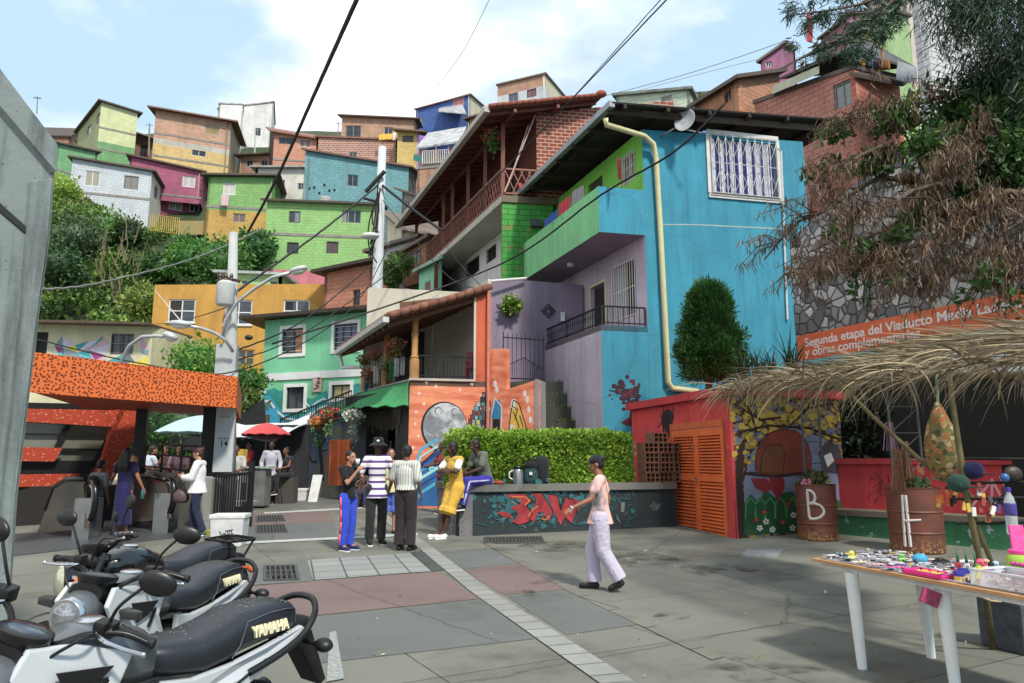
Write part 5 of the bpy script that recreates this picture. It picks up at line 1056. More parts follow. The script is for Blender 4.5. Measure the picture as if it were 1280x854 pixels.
coral=plaster((206,50,52),.3,patch=.02,patchcol=(150,120,116))
WF.len=WF.len
wallpanel('front_wall',rs,WF,coral,-.05,zs-.12,None,[(uD0,uD1,0.03,zD)],th=.06)
dk=NB('garden_mural');v=dk.coord(scale=(3,3,5));cc_=dk.mix(dk.ramp(dk.noise(1.4,3,v,.5),[(.47,(0,0,0)),(.53,(1,1,1))]),rgb((150,120,20)),rgb((96,104,120)));cc_=dk.mix(dk.ramp(dk.noise(2.6,2,v,.4),[(.52,(0,0,0)),(.56,(1,1,1))]),cc_,rgb((60,34,16)));dk.col(cc_);dk.rough(.8)
wallpanel('side_wall',rs,WSd,dk.m,-.05,zs-.12,th=.2,off=-.002,u0=.063)
m=MB();r0_=WF.at(-.1,zs,.12);r1_=WF.at(WF.len+.1,zs,.12);q_=WSd.at(WSd.len+.1,zs,.12);bk_=q_+Vector((ang.x,ang.y,0))*4.4;m.slab([r0_,r1_+Vector((WSd.n.x,WSd.n.y,0))*.1,q_,bk_],.16);m.build('roof_slab',plaster((196,44,50),.3),rs)
ORG=plain((214,92,14),.5,0,.12,3)
half=(uD1-uD0)/2
for i in range(2):
 a,b=uD0+i*half,uD0+(i+1)*half;m=MB();fw=.085
 for r_ in((a+.004,a+fw,.04,zD-.01),(b-fw,b-.004,.04,zD-.01),(a+fw,b-fw,.04,.14),(a+fw,b-fw,zD-.16,zD-.01),(a+fw,b-fw,zD*.52,zD*.52+.11)):hexwall(m,WF,*r_,-.06,.02)
 d=m.build('door_leaf',ORG,rs);m=MB()
 for z0,z1,n in((.14,zD*.52,15),(zD*.52+.11,zD-.16,13)):
  for k in range(n):z=z0+(z1-z0)*(k+.5)/n;h=(z1-z0)/n*.42;m.hexa([WF.at(a+fw,z-h,.012),WF.at(b-fw,z-h,.012),WF.at(b-fw,z-h+.012,.012),WF.at(a+fw,z-h+.012,.012),WF.at(a+fw,z+h-.01,-.04),WF.at(b-fw,z+h-.01,-.04),WF.at(b-fw,z+h,-.04),WF.at(a+fw,z+h,-.04)])
 m.build('louvres',ORG,d)
 m=MB();hexwall(m,WF,a+fw,b-fw,.1,zD-.1,-.09,-.07);m.build('backing',plain((40,18,8),.9),d)
m=MB();hexwall(m,WF,uD0-.03,uD1+.03,zD,zD+.13,-.02,.03);hexwall(m,WF,uD0-.04,uD0,.02,zD+.1,-.02,.03);hexwall(m,WF,uD1,uD1+.04,.02,zD+.1,-.02,.03);m.build('door_frame',plain((190,84,20),.6),rs)
m=MB();hexwall(m,WF,uD0+half-.06,uD0+half-.01,zD*.5,zD*.5+.12,.021,.045);hexwall(m,WF,uD0+half-.1,uD0+half-.04,zD*.79,zD*.79+.14,.021,.03);m.build('lock',plain((150,120,110),.5,.4),rs)
gf=MB();rg=random.Random(12)
for x0,x1,y in((845,856,537),(858,874,538),(876,904,538)):
 for k in range(int((x1-x0)/2)):x=x0+k*2;stroke(gf,WF,[(x,y+1.5),(x+.8,y-1.5),(x+1.4,y+1.2)],.6,9,0)
for k in range(8):x=883+k*2.2;stroke(gf,WF,[(x,600.5+.2*k),(x+1,598+.2*k),(x+1.6,601+.2*k)],.7,9,0)
for k in range(6):x=822+k*2;stroke(gf,WF,[(x,506-.2*k),(x+1,504),(x+1.6,509)],.5,1,0)
decal(gf,WF,[(826,522),(830,514),(838,512),(843,520),(840,532),(843,545),(836,548),(833,536),(828,532)],1,0);stroke(gf,WF,[(823,534),(830,524),(835,520)],1.2,2,0);stroke(gf,WF,[(840,520),(842,510)],1.5,2,0)
for k in range(14):x=rg.uniform(828,842);stroke(gf,WF,[(x,540),(x+rg.uniform(-4,4),rg.uniform(508,530))],.7,3,0)
gf.build('graffiti',plain((46,26,28),.8),rs)
gm=MB();W=WSd
decal(gm,W,[(918,676),(918,600),(922,560),(932,545),(928,600),(934,676)],1.5,1)
decal(gm,W,[(930,668),(930,600),(940,565),(960,545),(990,535),(1030,548),(1054,580),(1056,662)],1,9)
blobs(gm,W,960,520,30,18,60,2,6,2,3,rg);blobs(gm,W,1010,525,26,20,40,2,6,2,3,rg);blobs(gm,W,950,560,10,18,26,2,5,2,3,rg)
for p_ in([(918,505),(950,525),(975,522)],[(925,540),(960,532),(1010,535),(1052,550)],[(990,530),(1010,510),(1040,505)],[(945,540),(938,515),(926,500)]):stroke(gm,W,p_,3.2,9,1)
decal(gm,W,[(930,669),(930,630),(938,618),(948,628),(956,612),(968,622),(978,616),(990,614),(998,622),(1006,610),(1020,622),(1034,616),(1048,626),(1056,622),(1056,662)],10,2)
for cx in(938,950,962,975,990,1004,1020,1036):stroke(gm,W,[(cx-7,648),(cx-6,630),(cx,622),(cx+6,630),(cx+7,648)],1.8,11+.1*(cx%3),8)
decal(gm,W,[(944,588),(944,570),(950,552),(962,541),(978,536),(995,539),(1008,552),(1014,572),(1014,592),(1000,595),(980,592),(962,596)],12,0)
decal(gm,W,[(950,592),(950,570),(960,557),(974,556),(981,568),(978,586),(966,596)],13,7)
for p_ in([(950,590),(952,570),(960,557),(974,556),(981,568),(978,588)],[(936,590),(960,592),(1008,594)],[(944,588),(944,570),(950,552),(962,541),(978,536),(995,539),(1008,552),(1014,572)]):stroke(gm,W,p_,1.0,14,1)
decal(gm,W,[(938,598),(958,598),(964,612),(956,616),(944,610)],13,4);stroke(gm,W,[(932,592),(970,596),(1010,590)],3.5,13.5,1)
decal(gm,W,[(960,606),(961,598),(966,595),(970,599),(975,595),(980,600),(980,610),(974,622),(972,632),(970,622)],15,4)
decal(gm,W,[(1022,566),(1032,552),(1046,556),(1052,574),(1046,592),(1030,590)],12,6);decal(gm,W,[(1029,570),(1038,566),(1042,576),(1034,584)],13,5)
for x,y,mi in((955,640,4),(945,650,4),(978,653,4),(985,630,4),(1012,640,4),(949,660,5),(965,662,5),(990,660,5),(991,644,5),(1020,655,5),(957,652,5)):
 for a in range(5):an=a*1.257+x;decal(gm,W,circ(x+2.6*math.cos(an),y+2.6*math.sin(an),1.5,1.5,7),16+.02*a,mi)
 decal(gm,W,circ(x,y,1.1,1.1,7),17,3)
gm.build('garden_mural',[plain((120,44,22),.8,0,.3,2),plain((50,26,18),.8),plain((20,76,40),.8,0,.25,3),plain((176,148,20),.8),plain((130,20,30),.8),plain((200,200,200),.8),plain((60,60,70),.8),plain((110,60,26),.8),plain((50,130,60),.8),plain((112,118,142),.8,0,.15,3)],rs)
def bush(name,label,c,r,n,size,leaf,cat='bush',trunk=.0,group=None,shell=.55,trunkr=.06,core=True,lump=.35,aspect=.5):
 c=Vector(c);r=Vector(r);t=thing(name,label,cat,c-Vector((0,0,r.z+trunk)),group=group);m=MB();leafcloud(m,c,r,n,size,shell=shell,lump=lump,aspect=aspect)
 m.build('foliage' if name=='bush' else 'crown',leafm(*leaf),t)
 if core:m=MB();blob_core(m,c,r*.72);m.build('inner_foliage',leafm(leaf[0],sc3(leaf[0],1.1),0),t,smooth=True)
 if trunk:m=MB();m.tube([c-Vector((0,0,r.z+trunk)),c-Vector((0,0,r.z*.3)),c+Vector((0,0,r.z*.4))],[trunkr,trunkr*.7,trunkr*.3],8);m.build('trunk',bark(),t)
 return t
def sc3(c,k):return tuple(int(x*k)for x in c)
pc=P(886,405,16.6);t=thing('round_conifer','dense dark green rounded cypress bush in front of the blue wall','tree',P(886,470,16.6));m=MB();rg=random.Random(31)
for i in range(190):
 h=rg.random();z=-1.15+1.95*h;prof=.76*math.sin(math.pi*min(1,h*.74+.22))**.6*(1.0-.34*h);a=rg.uniform(0,2*math.pi);c_=pc+Vector((math.cos(a)*prof*rg.uniform(.25,.95),math.sin(a)*prof*rg.uniform(.25,.95),z));r=rg.uniform(.16,.36)
 for j in range(int(1400*r*1.3)):
  d=Vector((rg.gauss(0,1),rg.gauss(0,1),rg.gauss(0,1))).normalized();p=c_+d*r*rg.uniform(.3,1.05);d=(d*.6+Vector((math.cos(a)*.3,math.sin(a)*.3,.7+rg.gauss(0,.3)))).normalized();b=d.cross(Vector((rg.gauss(0,1),rg.gauss(0,1),rg.gauss(0,1)))).normalized();s_=rg.uniform(.06,.13);m.add([p,p+d*s_*.5+b*s_*.14,p+d*s_,p+d*s_*.5-b*s_*.14],[(0,1,2,3)])
m.build('crown',leafm((16,52,20),(62,122,44),.15),t);m=MB();m.tube([P(886,500,16.6),pc],[.09,.05],8);m.build('trunk',bark(),t)
m=MB()
m.ball(pc,(.3,.3,.7))
m.build('inner_foliage',leafm((16,44,16),(26,60,24),0),t,smooth=True)
def spiky(label,c,n,L_,leaf,group=None,spread=1.0,w=.05,name='spiky_plant'):
 t=thing(name,label,'plant',c,group=group);m=MB();rg=random.Random(int(c[0]*100));c=Vector(c)
 for i in range(n):
  a=rg.uniform(0,2*math.pi);tl=rg.uniform(.15,1)*spread;l=L_*rg.uniform(.6,1.1);d0=Vector((math.cos(a)*tl*.5,math.sin(a)*tl*.5,1)).normalized();p=c+Vector((rg.gauss(0,.05),rg.gauss(0,.05),0));side=Vector((-math.sin(a),math.cos(a),0));prev=p;d=d0
  pts=[p]
  for k in range(5):prev=prev+d*l/5;pts.append(prev);d=(d+Vector((math.cos(a)*.12,math.sin(a)*.12,-.22*tl))).normalized()
  for k in range(5):w0=w*(1-k/5.2);w1=w*(1-(k+1)/5.2);m.quad(pts[k]-side*w0/2,pts[k]+side*w0/2,pts[k+1]+side*w1/2,pts[k+1]-side*w1/2)
 m.build('leaves',leafm(*leaf,.15),t);return t
for i,(x,y,Y,L_)in enumerate(((930,476,15.4,.8),(948,476,15.0,.9),(968,474,14.8,.8),(990,470,15,1.1))):spiky(['dark spiky plant nearest the conifer on the shed roof','second dark spiky plant along the shed roof','third dark spiky plant along the shed roof','tall dark spiky plant by the orange banner end'][i],P(x,y,Y),34,L_,((16,40,20),(44,84,40)),'spiky plants on the shed roof')
def barrel(label,c,r,h,mark,rz=0):
 t=thing('barrel',label,'barrel',c,group='rusty barrels used as planters');c=Vector(c);m=MB()
 pr=[(r*.97,0),(r,.015),(r,h*.3-.02),(r*1.035,h*.3),(r,h*.3+.02),(r,h*.62-.02),(r*1.035,h*.62),(r,h*.62+.02),(r,h-.02),(r*1.03,h-.012),(r*1.03,h),(r*.97,h),(r*.96,h-.08),(.01,h-.08)]
 m.lathe(pr,c,36);b=NB('rusty_drum');v=b.coord();cc_=b.mix(b.ramp(b.noise(3,8,v,.7),[(.4,(0,0,0)),(.65,(1,1,1))]),rgb((118,62,44)),rgb((92,56,44)));cc_=b.mix(b.ramp(b.noise(7,8,v,.75),[(.58,(0,0,0)),(.66,(1,1,1))]),cc_,rgb((56,36,30)))
 s_=b.n('ShaderNodeSeparateXYZ');b.l(v,s_.inputs[0]);mm=b.n('ShaderNodeMapRange');mm.inputs[1].default_value=.25;mm.inputs[2].default_value=.02;b.l(s_.outputs[2],mm.inputs[0]);nn_=b.n('ShaderNodeMath',operation='MULTIPLY');b.l(mm.outputs[0],nn_.inputs[0]);b.l(b.ramp(b.noise(18,5,v,.7),[(.5,(0,0,0)),(.6,(1,1,1))]),nn_.inputs[1]);cc_=b.mix(nn_.outputs[0],cc_,rgb((170,140,70)))
 b.col(cc_);b.rough(.6);b.b.inputs['Metallic'].default_value=.2;m.build('drum',b.m,t,smooth=True,auto=30)
 m=MB();m.lathe([(r*.95,h-.1),(r*.5,h-.03),(.01,h)],c,20);m.build('soil',plain((44,34,28),1),t)
 m=MB()
 for pts,w in mark:
  fine=[]
  for(a0,z0),(a1,z1)in zip(pts,pts[1:]):
   for k in range(6):fine.append((a0+(a1-a0)*k/6,z0+(z1-z0)*k/6))
  fine.append(pts[-1])
  q=[c+Vector((math.sin(a)*(r*1.035+.005-w*.5),-math.cos(a)*(r*1.035+.005-w*.5),z))for a,z in fine];m.tube(q,w*.5,6)
 o=m.build('painted_letter',plain((196,190,186),.8),t);
 return t
cB=xy(G(1029,676));az=math.atan2(cB.x,cB.y);hB=.92
def arc(cx,cz,rx,rz_,a0,a1,n=8):return[(cx+rx*math.cos(rad(a0+(a1-a0)*i/n)),cz+rz_*math.sin(rad(a0+(a1-a0)*i/n)))for i in range(n+1)]
fB=-az-.1
b1=Vector((cB.x,cB.y+.2,gz(cB.x,cB.y)))
barrel('rusty barrel planter painted with a white letter B beside the mural shed',b1,.345,.98,[([(fB-.28,.42),(fB-.3,.86)],.05),(arc(fB-.22,.76,.3,.12,110,-80),.05),(arc(fB-.15,.52,.62,.14,95,-100),.05),([(fB-.28,.42),(fB-.15,.38)],.05)])
cH=xy(G(1152,690));b2=Vector((cH.x,cH.y+.1,gz(cH.x,cH.y)))
barrel('rusty barrel planter with white painted strokes behind the trinket table',b2,.40,1.02,[([(-.95,.1),(-.9,.9)],.05),([(-.75,.1),(-.78,.9)],.05),([(-.9,.5),(-.3,.52)],.04)])
def sprout(label,c,n,L_,leaf):t=thing('barrel_plant',label,'plant',c);m=MB();leafcloud(m,Vector(c)+Vector((0,0,L_*.3)),(.25,.25,L_*.5),n,.09,shell=.1);m.build('leaves',leafm(*leaf),t)
sprout('sparse leafy plant growing in the barrel with the letter B',b1+Vector((0,0,.98)),320,.3,((40,66,26),(120,120,50)))
sprout('low plants growing in the barrel behind the table',b2+Vector((0,0,1.0)),220,.18,((40,56,26),(90,100,40)))
m=MB();c=b1+Vector((-.2,-.12,1.02));leafcloud(m,c,(.07,.05,.04),50,.05,shell=.5,aspect=1.2);tag(m.build('pink_blossom',plain((220,130,160),.7),None),'pink blossom at the rim of the barrel with the letter B','flower')
rw=thing('low_red_wall','low coral red planter wall with a green and white painted bench step','wall',ground_pt(1180,672))
WR_=Wall(xy(P(1046,640,14.6)),xy(P(1320,640,12.0)));wallpanel('wall',rw,WR_,plaster((196,44,52),.5,patch=.02,patchcol=(90,60,50)),0,WR_.z(1100,578),th=.25)
m=MB();z=WR_.z(1100,573);m.slab([WR_.at(-.03,z,.06),WR_.at(WR_.len,z,.06),WR_.at(WR_.len,z,-.35),WR_.at(-.03,z,-.35)],.11);m.build('coping',plaster((176,40,46),.6),rw)
zb_=WR_.z(1090,634)-.04;m=MB();m.slab([WR_.at(.1,zb_,.62),WR_.at(WR_.len,zb_,.62),WR_.at(WR_.len,zb_,.003),WR_.at(.1,zb_,.003)],.1);m.build('bench_top',paving((110,100,84),'bench_concrete',wet=.6),rw)
m=MB();hexwall(m,WR_,.15,WR_.len,0,zb_-.1,.3,.55);m.build('bench_base',plaster((54,128,84),.5,patch=.08,patchcol=(170,178,186)),rw)
gf=MB();rg=random.Random(17)
for i in range(26):x,y=rg.uniform(1086,1112),rg.uniform(592,622);stroke(gf,WR_,[(x,y),(x+rg.uniform(-5,5),y+rg.uniform(-12,12))],.8,1,0)
for p_ in([(1210,640),(1240,600),(1262,640)],[(1240,600),(1240,640)],[(1250,596),(1270,632)]):stroke(gf,WR_,p_,3,1,1)
gf.build('graffiti',[plain((90,30,46),.8),plain((206,150,160),.8)],rw)
sw=thing('stone_wall','tall retaining wall of pale mortared rubble stone','wall',(12,17,0))
WT=Wall(xy(P(993,400,17.2)),xy(P(1420,400,10.9)));
b=NB('rubble_stone');v=b.coord('UV');vo=b.n('ShaderNodeTexVoronoi');vo.inputs['Scale'].default_value=4.2;b.l(v,vo.inputs[0]);ve=b.n('ShaderNodeTexVoronoi',feature='DISTANCE_TO_EDGE');ve.inputs['Scale'].default_value=4.2;b.l(v,ve.inputs[0])
hsv=b.n('ShaderNodeSeparateColor');b.l(vo.outputs['Color'],hsv.inputs[0]);cst=b.ramp(hsv.outputs[0],[(0,rgb((96,98,98))),(.5,rgb((150,152,152))),(1,rgb((206,206,202)))]);cst=b.mix(b.ramp(ve.outputs['Distance'],[(.02,(1,1,1)),(.06,(0,0,0))]),cst,rgb((84,82,76)));b.col(b.mix(b.noise(6,5,v),b.mix(.3,cst,(0,0,0,1)),cst));b.rough(.9);b.bump(b.ramp(ve.outputs['Distance'],[(0,(0,0,0)),(.12,(1,1,1))]),.9,.05)
zA=WT.z(1000,295);zB=WT.z(1280,130);wallpanel('wall',sw,WT,b.m,0,zA,zB+1.5,th=.5)
bn=thing('orange_banner','long orange site banner with white lettering on the stone wall','banner',WT.pt(1100,440))
def bp_(x,y,o=.06):return WT.pt(x,y,o)
zb0=WT.z(1000,452);zt0_=WT.z(1000,423);u0_=WT.sz(1000,440)[0];u1_b=WT.sz(1330,440)[0]
m=MB();hexwall(m,WT,u0_,u1_b,zb0,zt0_+.05,.05,.062);m.build('banner_sheet',plain((216,96,34),.6,0,.06),bn)
m=MB();hexwall(m,WT,u0_,u1_b,zb0-.16,zb0-.003,.05,.060);m.build('banner_hem',plain((110,190,200),.6),bn)
print('banner',u0_,u1_b,zb0,zt0_,WT.sz(1144,400),WT.sz(1120,400))
fs_=(zt0_-zb0)*.50;wt=plain((226,222,220),.6,0,.03)
for k,tx in enumerate(('Segunda etapa del Viaducto Media Ladera','y obras complementarias')):
 textmesh('lettering',tx,fs_,wallM(WT,u0_+.22,zb0+(zt0_-zb0)*(.57 if k==0 else .15),.066),wt,bn,.001,.006,'LEFT',sx=1.06)
textmesh('lettering','Alcaldía de Medellín',fs_*.9,wallM(WT,u0_+7.3,zb0+(zt0_-zb0)*.25,.066),wt,bn,.001,.006,'LEFT',sx=1.06)
b_=thing('dark_planting','dark shaded shrubs between the stone wall and the low red wall','shrubs',P(1150,560,14.9));m=MB();rg=random.Random(77)
for i in range(9):leafcloud(m,P(1065+i*30,540,15.0-.1*i),(.75,.5,1.0),520,.16,rng=rg,shell=.3,droop=.3)
m.build('foliage',leafm((12,26,12),(34,58,26),.1),b_)
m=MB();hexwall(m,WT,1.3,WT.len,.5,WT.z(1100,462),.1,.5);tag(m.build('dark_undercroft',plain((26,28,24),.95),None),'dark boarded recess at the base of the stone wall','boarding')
es=thing('escalator_station','escalator entrance with an orange perforated canopy, black columns and slanted glazing','station',ground_pt(200,668))
YR,YL=14.6,11.0;cR=xy(P(296,490,YR));cL=xy(P(20,480,YL));WC=Wall(cL,cR);zt=WC.z(280,469);zb=WC.z(280,509)
pm=NB('perforated_orange');v=pm.coord('UV');hf=None
for sx_,off__ in((1,0),(1,.37)):
 vo=pm.n('ShaderNodeTexVoronoi',voronoi_dimensions='2D');vo.inputs['Scale'].default_value=13;vo.inputs['Randomness'].default_value=.75;mpp=pm.n('ShaderNodeMapping');mpp.inputs['Location'].default_value=(off__,off__*2,0);pm.l(v,mpp.inputs[0]);pm.l(mpp.outputs[0],vo.inputs[0]);r_=pm.ramp(vo.outputs[0],[(.20,(1,1,1)),(.24,(0,0,0))])
 hf=r_ if hf is None else pm.mix(1.0,hf,r_,'LIGHTEN')
jm=pm.n('ShaderNodeTexBrick',offset=0);pm.l(v,jm.inputs[0]);jm.inputs['Scale'].default_value=1;jm.inputs['Brick Width'].default_value=1.75;jm.inputs['Row Height'].default_value=9;jm.inputs['Mortar Size'].default_value=.012;jm.inputs['Color1'].default_value=rgb((224,104,8));jm.inputs['Color2'].default_value=rgb((216,98,8));jm.inputs['Mortar'].default_value=rgb((170,60,8))
pm.col(pm.mix(hf,jm.outputs[0],rgb((112,42,8))));pm.rough(.5)
wallpanel('canopy_fascia',es,WC,pm.m,zb,zt,th=.08)
WCe=Wall(cR,cR+Vector((-.35,1)).normalized()*4.5,out=(1,0));wallpanel('canopy_fascia',es,WCe,pm.m,zb,zt,th=.08)
m=MB();bkv=Vector((-.35,1,0)).normalized()*4.5;m.slab([WC.at(.1,zb+.12,-.1),WC.at(WC.len-.1,zb+.12,-.1),WC.at(WC.len-.1,zb+.12,-.1)+bkv,WC.at(.1,zb+.12,-.1)+bkv],.06);m.build('canopy_soffit',plain((176,62,12),.6),es)
m=MB();m.slab([WC.at(.1,zt-.1,-.1),WC.at(WC.len-.1,zt-.1,-.1),WC.at(WC.len-.1,zt-.1,-.1)+bkv,WC.at(.1,zt-.1,-.1)+bkv],.06);m.build('canopy_roof',plain((100,100,98),.6),es)
blk=plain((24,23,25),.5)
def col_box(px,y,Y,w,ztop,mt=blk,name='column'):p=P(px,y,Y);g=0;m=MB();m.box((p.x,p.y,(g+ztop)/2),(w,w,ztop-g),.25);return m.build(name,mt,es)
col_box(260,560,15.4,.24,zb+.1);col_box(175,560,15.8,.22,zb+.3)
m=MB();a=P(300,620,0.1)if False else None
con=paving((140,143,138),'cast_concrete',wet=.25,rough=.8);cast=plaster((146,148,142),.35)
Wp1=Wall(xy(P(170,600,13.0)),xy(P(266,600,13.6)));
m=MB();g0=ground_pt(250,668);ga_=P(226,612,13.4);zz=WC.z(260,600)
pp0,pp1=xy(P(252,640,13.4)),xy(P(267,640,13.5));m.box((P(259,600,14.2).x,14.4,P(259,598,14.2).z/2),(.24,.5,P(259,598,14.2).z));m.build('concrete_pier',cast,es)
m=MB();a,b_2,c2=P(172,576,15.5),P(232,600,13.9),P(252,604,13.6)
YA_,YB_=17.0,14.35
m.hexa([Vector((P(165,600,YA_).x,YA_,0)),Vector((P(254,600,YB_).x,YB_,0)),Vector((P(254,600,YB_).x+.15,YB_+.1,0)),Vector((P(165,600,YA_).x+.15,YA_+.2,0)),Vector((P(165,590,YA_).x,YA_,P(165,588,YA_).z)),Vector((P(254,600,YB_).x,YB_,P(254,596,YB_).z)),Vector((P(254,600,YB_).x+.15,YB_+.1,P(254,596,YB_).z)),Vector((P(165,590,YA_).x+.15,YA_+.2,P(165,588,YA_).z))]);m.build('parapet',cast,es)
m=MB();a,b_2=P(180,588,YA_-.1),P(252,597,YB_+.05)
for h in(.0,.28,.5):m.tube([a+Vector((0,0,.1+h)),b_2+Vector((0,0,.1+h))],.022,6)
for s_ in(0,.33,.66,1):p=a.lerp(b_2,s_);m.tube([p,p+Vector((0,0,.6))],.025,6)
m.build('guard_rail',blk,es)
WG=Wall(xy(P(-60,560,14.4)),xy(P(178,560,17.4)))
gl=MB();mu_=MB();ob=MB()
def pan(mb,q,th=.04,mi=None):pts=[WG.pt(x,y,0)for x,y in q];mb.prism(pts,Vector((-WG.n.x,-WG.n.y,0))*th,mi)
pan(gl,[(-20,505),(155,508),(118,620),(30,700),(-20,700)]);gl.build('glazing',plain((116,118,104),.08,0,.25,.6),es)
WG2=Wall(WG.A+WG.n*.08,WG.B+WG.n*.08)
def pan2(mb,q,th=.05):pts=[WG2.pt(x,y,0)for x,y in q];mb.prism(pts,Vector((-WG2.n.x,-WG2.n.y,0))*th)
for q in([(-20,502),(160,506),(158,512),(-20,510)],[(84,530),(90,530),(74,560),(68,560)],[(142,532),(148,532),(120,584),(114,582)],[(-20,541),(136,543),(136,545),(-20,543)],[(-20,559),(128,561),(128,564),(-20,562)],[(-20,576),(118,576),(112,592),(-20,594)],[(46,608),(56,608),(40,640),(32,640)],[(-20,622),(60,622),(58,625),(-20,625)]):pan2(mu_,q)
mu_.build('mullions',blk,es)
om=NB('perforated_rust');v=om.coord();vo=om.n('ShaderNodeTexVoronoi');vo.inputs['Scale'].default_value=14;om.l(v,vo.inputs[0]);om.col(om.mix(om.ramp(vo.outputs[0],[(.22,(1,1,1)),(.27,(0,0,0))]),rgb((176,58,24)),rgb((206,130,100))));om.rough(.5)
WG3=Wall(WG.A+WG.n*.22,WG.B+WG.n*.22)
for q in([(-20,510),(157,513),(146,534),(-20,524)],[(-20,558),(78,560),(68,577),(-20,576)],[(-20,594),(100,592),(92,608),(-20,609)]):m=MB();m.prism([WG3.pt(x,y)for x,y in q],Vector((-WG3.n.x,-WG3.n.y,0))*.05);m.build('orange_screen',om.m,es)
m=MB();m.prism([WG3.pt(x,y)for x,y in[(150,506),(172,508),(172,540),(140,600),(108,622),(128,575)]],Vector((-WG3.n.x,-WG3.n.y,0))*.25);m.build('orange_screen',om.m,es)
m=MB();a=ground_pt(60,668);
def escal(label,gl_poly,Y0,Y1,nx0,nx1,ny0,ny1):
 t=thing('escalator',label,'escalator',P((nx0+nx1)/2,ny1,Y0),group='outdoor escalators');pts=gl_poly
 W=Wall(xy(P(pts[0][0],620,Y1)),xy(P(nx0,620,Y0)))
 m=MB();m.prism([W.pt(x,y)for x,y in pts],Vector((-W.n.x,-W.n.y,0))*.04);m.build('balustrade',plain((82,72,64),.1,.3,.5,.9),t)
 rail_=[W.pt(x,y,-.02)for x,y in pts[1:-1]];m=MB();m.tube([p+Vector((0,0,.04))for p in rail_],.05,8);m.build('handrail',plain((16,16,17),.35),t,smooth=True)
 m=MB();c=P(nx1,(ny0+ny1)/2,Y0);r=(P(nx1,ny0,Y0).z-P(nx1,ny1,Y0).z)/2
 ring=[c+Vector((math.sin(a)*r*.45,-.0-math.sin(a)*r*.4,math.cos(a)*r))for a in[math.pi*k/10 for k in range(11)]];m.tube([ring[0]+Vector((-.35,.3,.01))]+ring+[ring[-1]+Vector((-.3,.25,0))],.055,8);m.build('handrail',plain((14,14,15),.3),t,smooth=True)
 m=MB();ring2=[c+Vector((math.sin(a)*r*.34,-math.sin(a)*r*.3,math.cos(a)*r*.86))for a in[math.pi*k/10 for k in range(11)]];m.tube([ring2[0]+Vector((-.35,.3,0))]+ring2,.05,8);m.box((c.x-.1,c.y+.12,(c.z-r)/2+.16),(.3,.4,max(.2,(c.z-r)+.45)));m.build('newel',plain((150,152,154),.25,.85),t,smooth=True,auto=40)
 return t
escal('left escalator balustrade with a rounded black handrail end',[(46,668),(56,640),(66,612),(82,602),(104,602),(108,660)],13.3,14.4,104,114,604,650)
escal('right escalator balustrade with a rounded black handrail end, by the woman in white',[(150,655),(152,605),(160,598),(190,598),(205,603),(212,648)],14.2,15.2,206,212,600,642)
m=MB();q=[ground_pt(*p_)for p_ in((-40,702),(262,668),(240,655),(-40,672))];m.slab([p+Vector((0,0,.016))for p in q],.03);lp=m.build('landing_plate',stripes((70,76,80),(54,58,62),.05,'Y',.5,.5),es)
m=MB();hexwall(m,Wall(xy(P(-20,620,15)),xy(P(205,620,17))),0,5.2,0,1.0,0,.1);m.build('dark_pit',plain((30,26,26),.8),es)
cp=thing('concrete_pillar','massive grey cast concrete viaduct pier leaning in at the left edge','pillar',ground_pt(-40,800));
Yp=5.2
def slabp(q,Y,th,name,mt):
 m=MB();pts=[P(x,y,Y)for x,y in q];m.prism(pts,(-th*1.3,th*.8,0));return m.build(name,mt,cp)
cpm=NB('pier_concrete');v=cpm.coord();cc_=cpm.mix(cpm.noise(.9,8,v,.65),rgb((84,98,100)),rgb((132,144,142)));vs_=cpm.coord(scale=(3,3,.35));cc_=cpm.mix(cpm.ramp(cpm.noise(1.5,7,vs_,.7),[(.48,(0,0,0)),(.66,(.75,.75,.75))]),cc_,rgb((50,60,62)));vo=cpm.n('ShaderNodeTexVoronoi');vo.inputs['Scale'].default_value=9;cpm.l(v,vo.inputs[0]);cc_=cpm.mix(cpm.ramp(vo.outputs[0],[(.05,(1,1,1)),(.07,(0,0,0))]),cc_,rgb((46,50,52)));cpm.col(cc_);cpm.rough(.7);cpm.bump(cpm.noise(20,6,v),.3,.02)
slabp([(-400,262),(-400,-500),(-70,-50),(0,86),(72,181),(70,214),(0,132),(-70,40)][2:]+[(-300,-300)][:0],Yp-.05,2.2,'cap',cpm.m)
slabp([(-160,-80),(-70,45),(0,136),(68,217),(62,300),(48,400),(22,620),(10,800),(-30,960),(-400,960),(-400,-80)],Yp,2.0,'shaft',cpm.m)
m=MB();m.prism([P(x,y,Yp-.03)for x,y in((40,225),(66,222),(60,300),(46,400),(20,620),(9,790),(-8,790),(4,620),(28,400))],(-.5,.3,0));m.build('edge_rib',cpm.m,cp,bevel=.015)
m=MB();m.prism([P(x,y,Yp-.012)for x,y in((-60,205),(0,254),(57,305),(56,312),(0,264),(-60,216))],(-.5,.3,0));m.build('joint',plain((34,38,40),.9),cp)
def pole(name,label,pts,r0,r1,col=(150,154,152),parent=None,n=12):m=MB();m.tube(pts,[r0+(r1-r0)*i/(len(pts)-1)for i in range(len(pts))],n);return m
up1=thing('utility_pole','round concrete utility pole with transformer, lamp arms and cables','pole',P(281,600,15.5))
b0=P(279,520,15.6);
m=MB();m.tube([P(283,640,15.6),P(292,291,15.6)],[.185,.09],14);m.build('shaft',plain((160,164,162),.8,0,.12,3),up1,smooth=True)
m=MB();m.box(P(281,500,15.62),(.42,.42,2.4),.2);m.v=[v_ for v_ in m.v];m.build('casing',plain((160,165,165),.7,0,.08,3),up1)
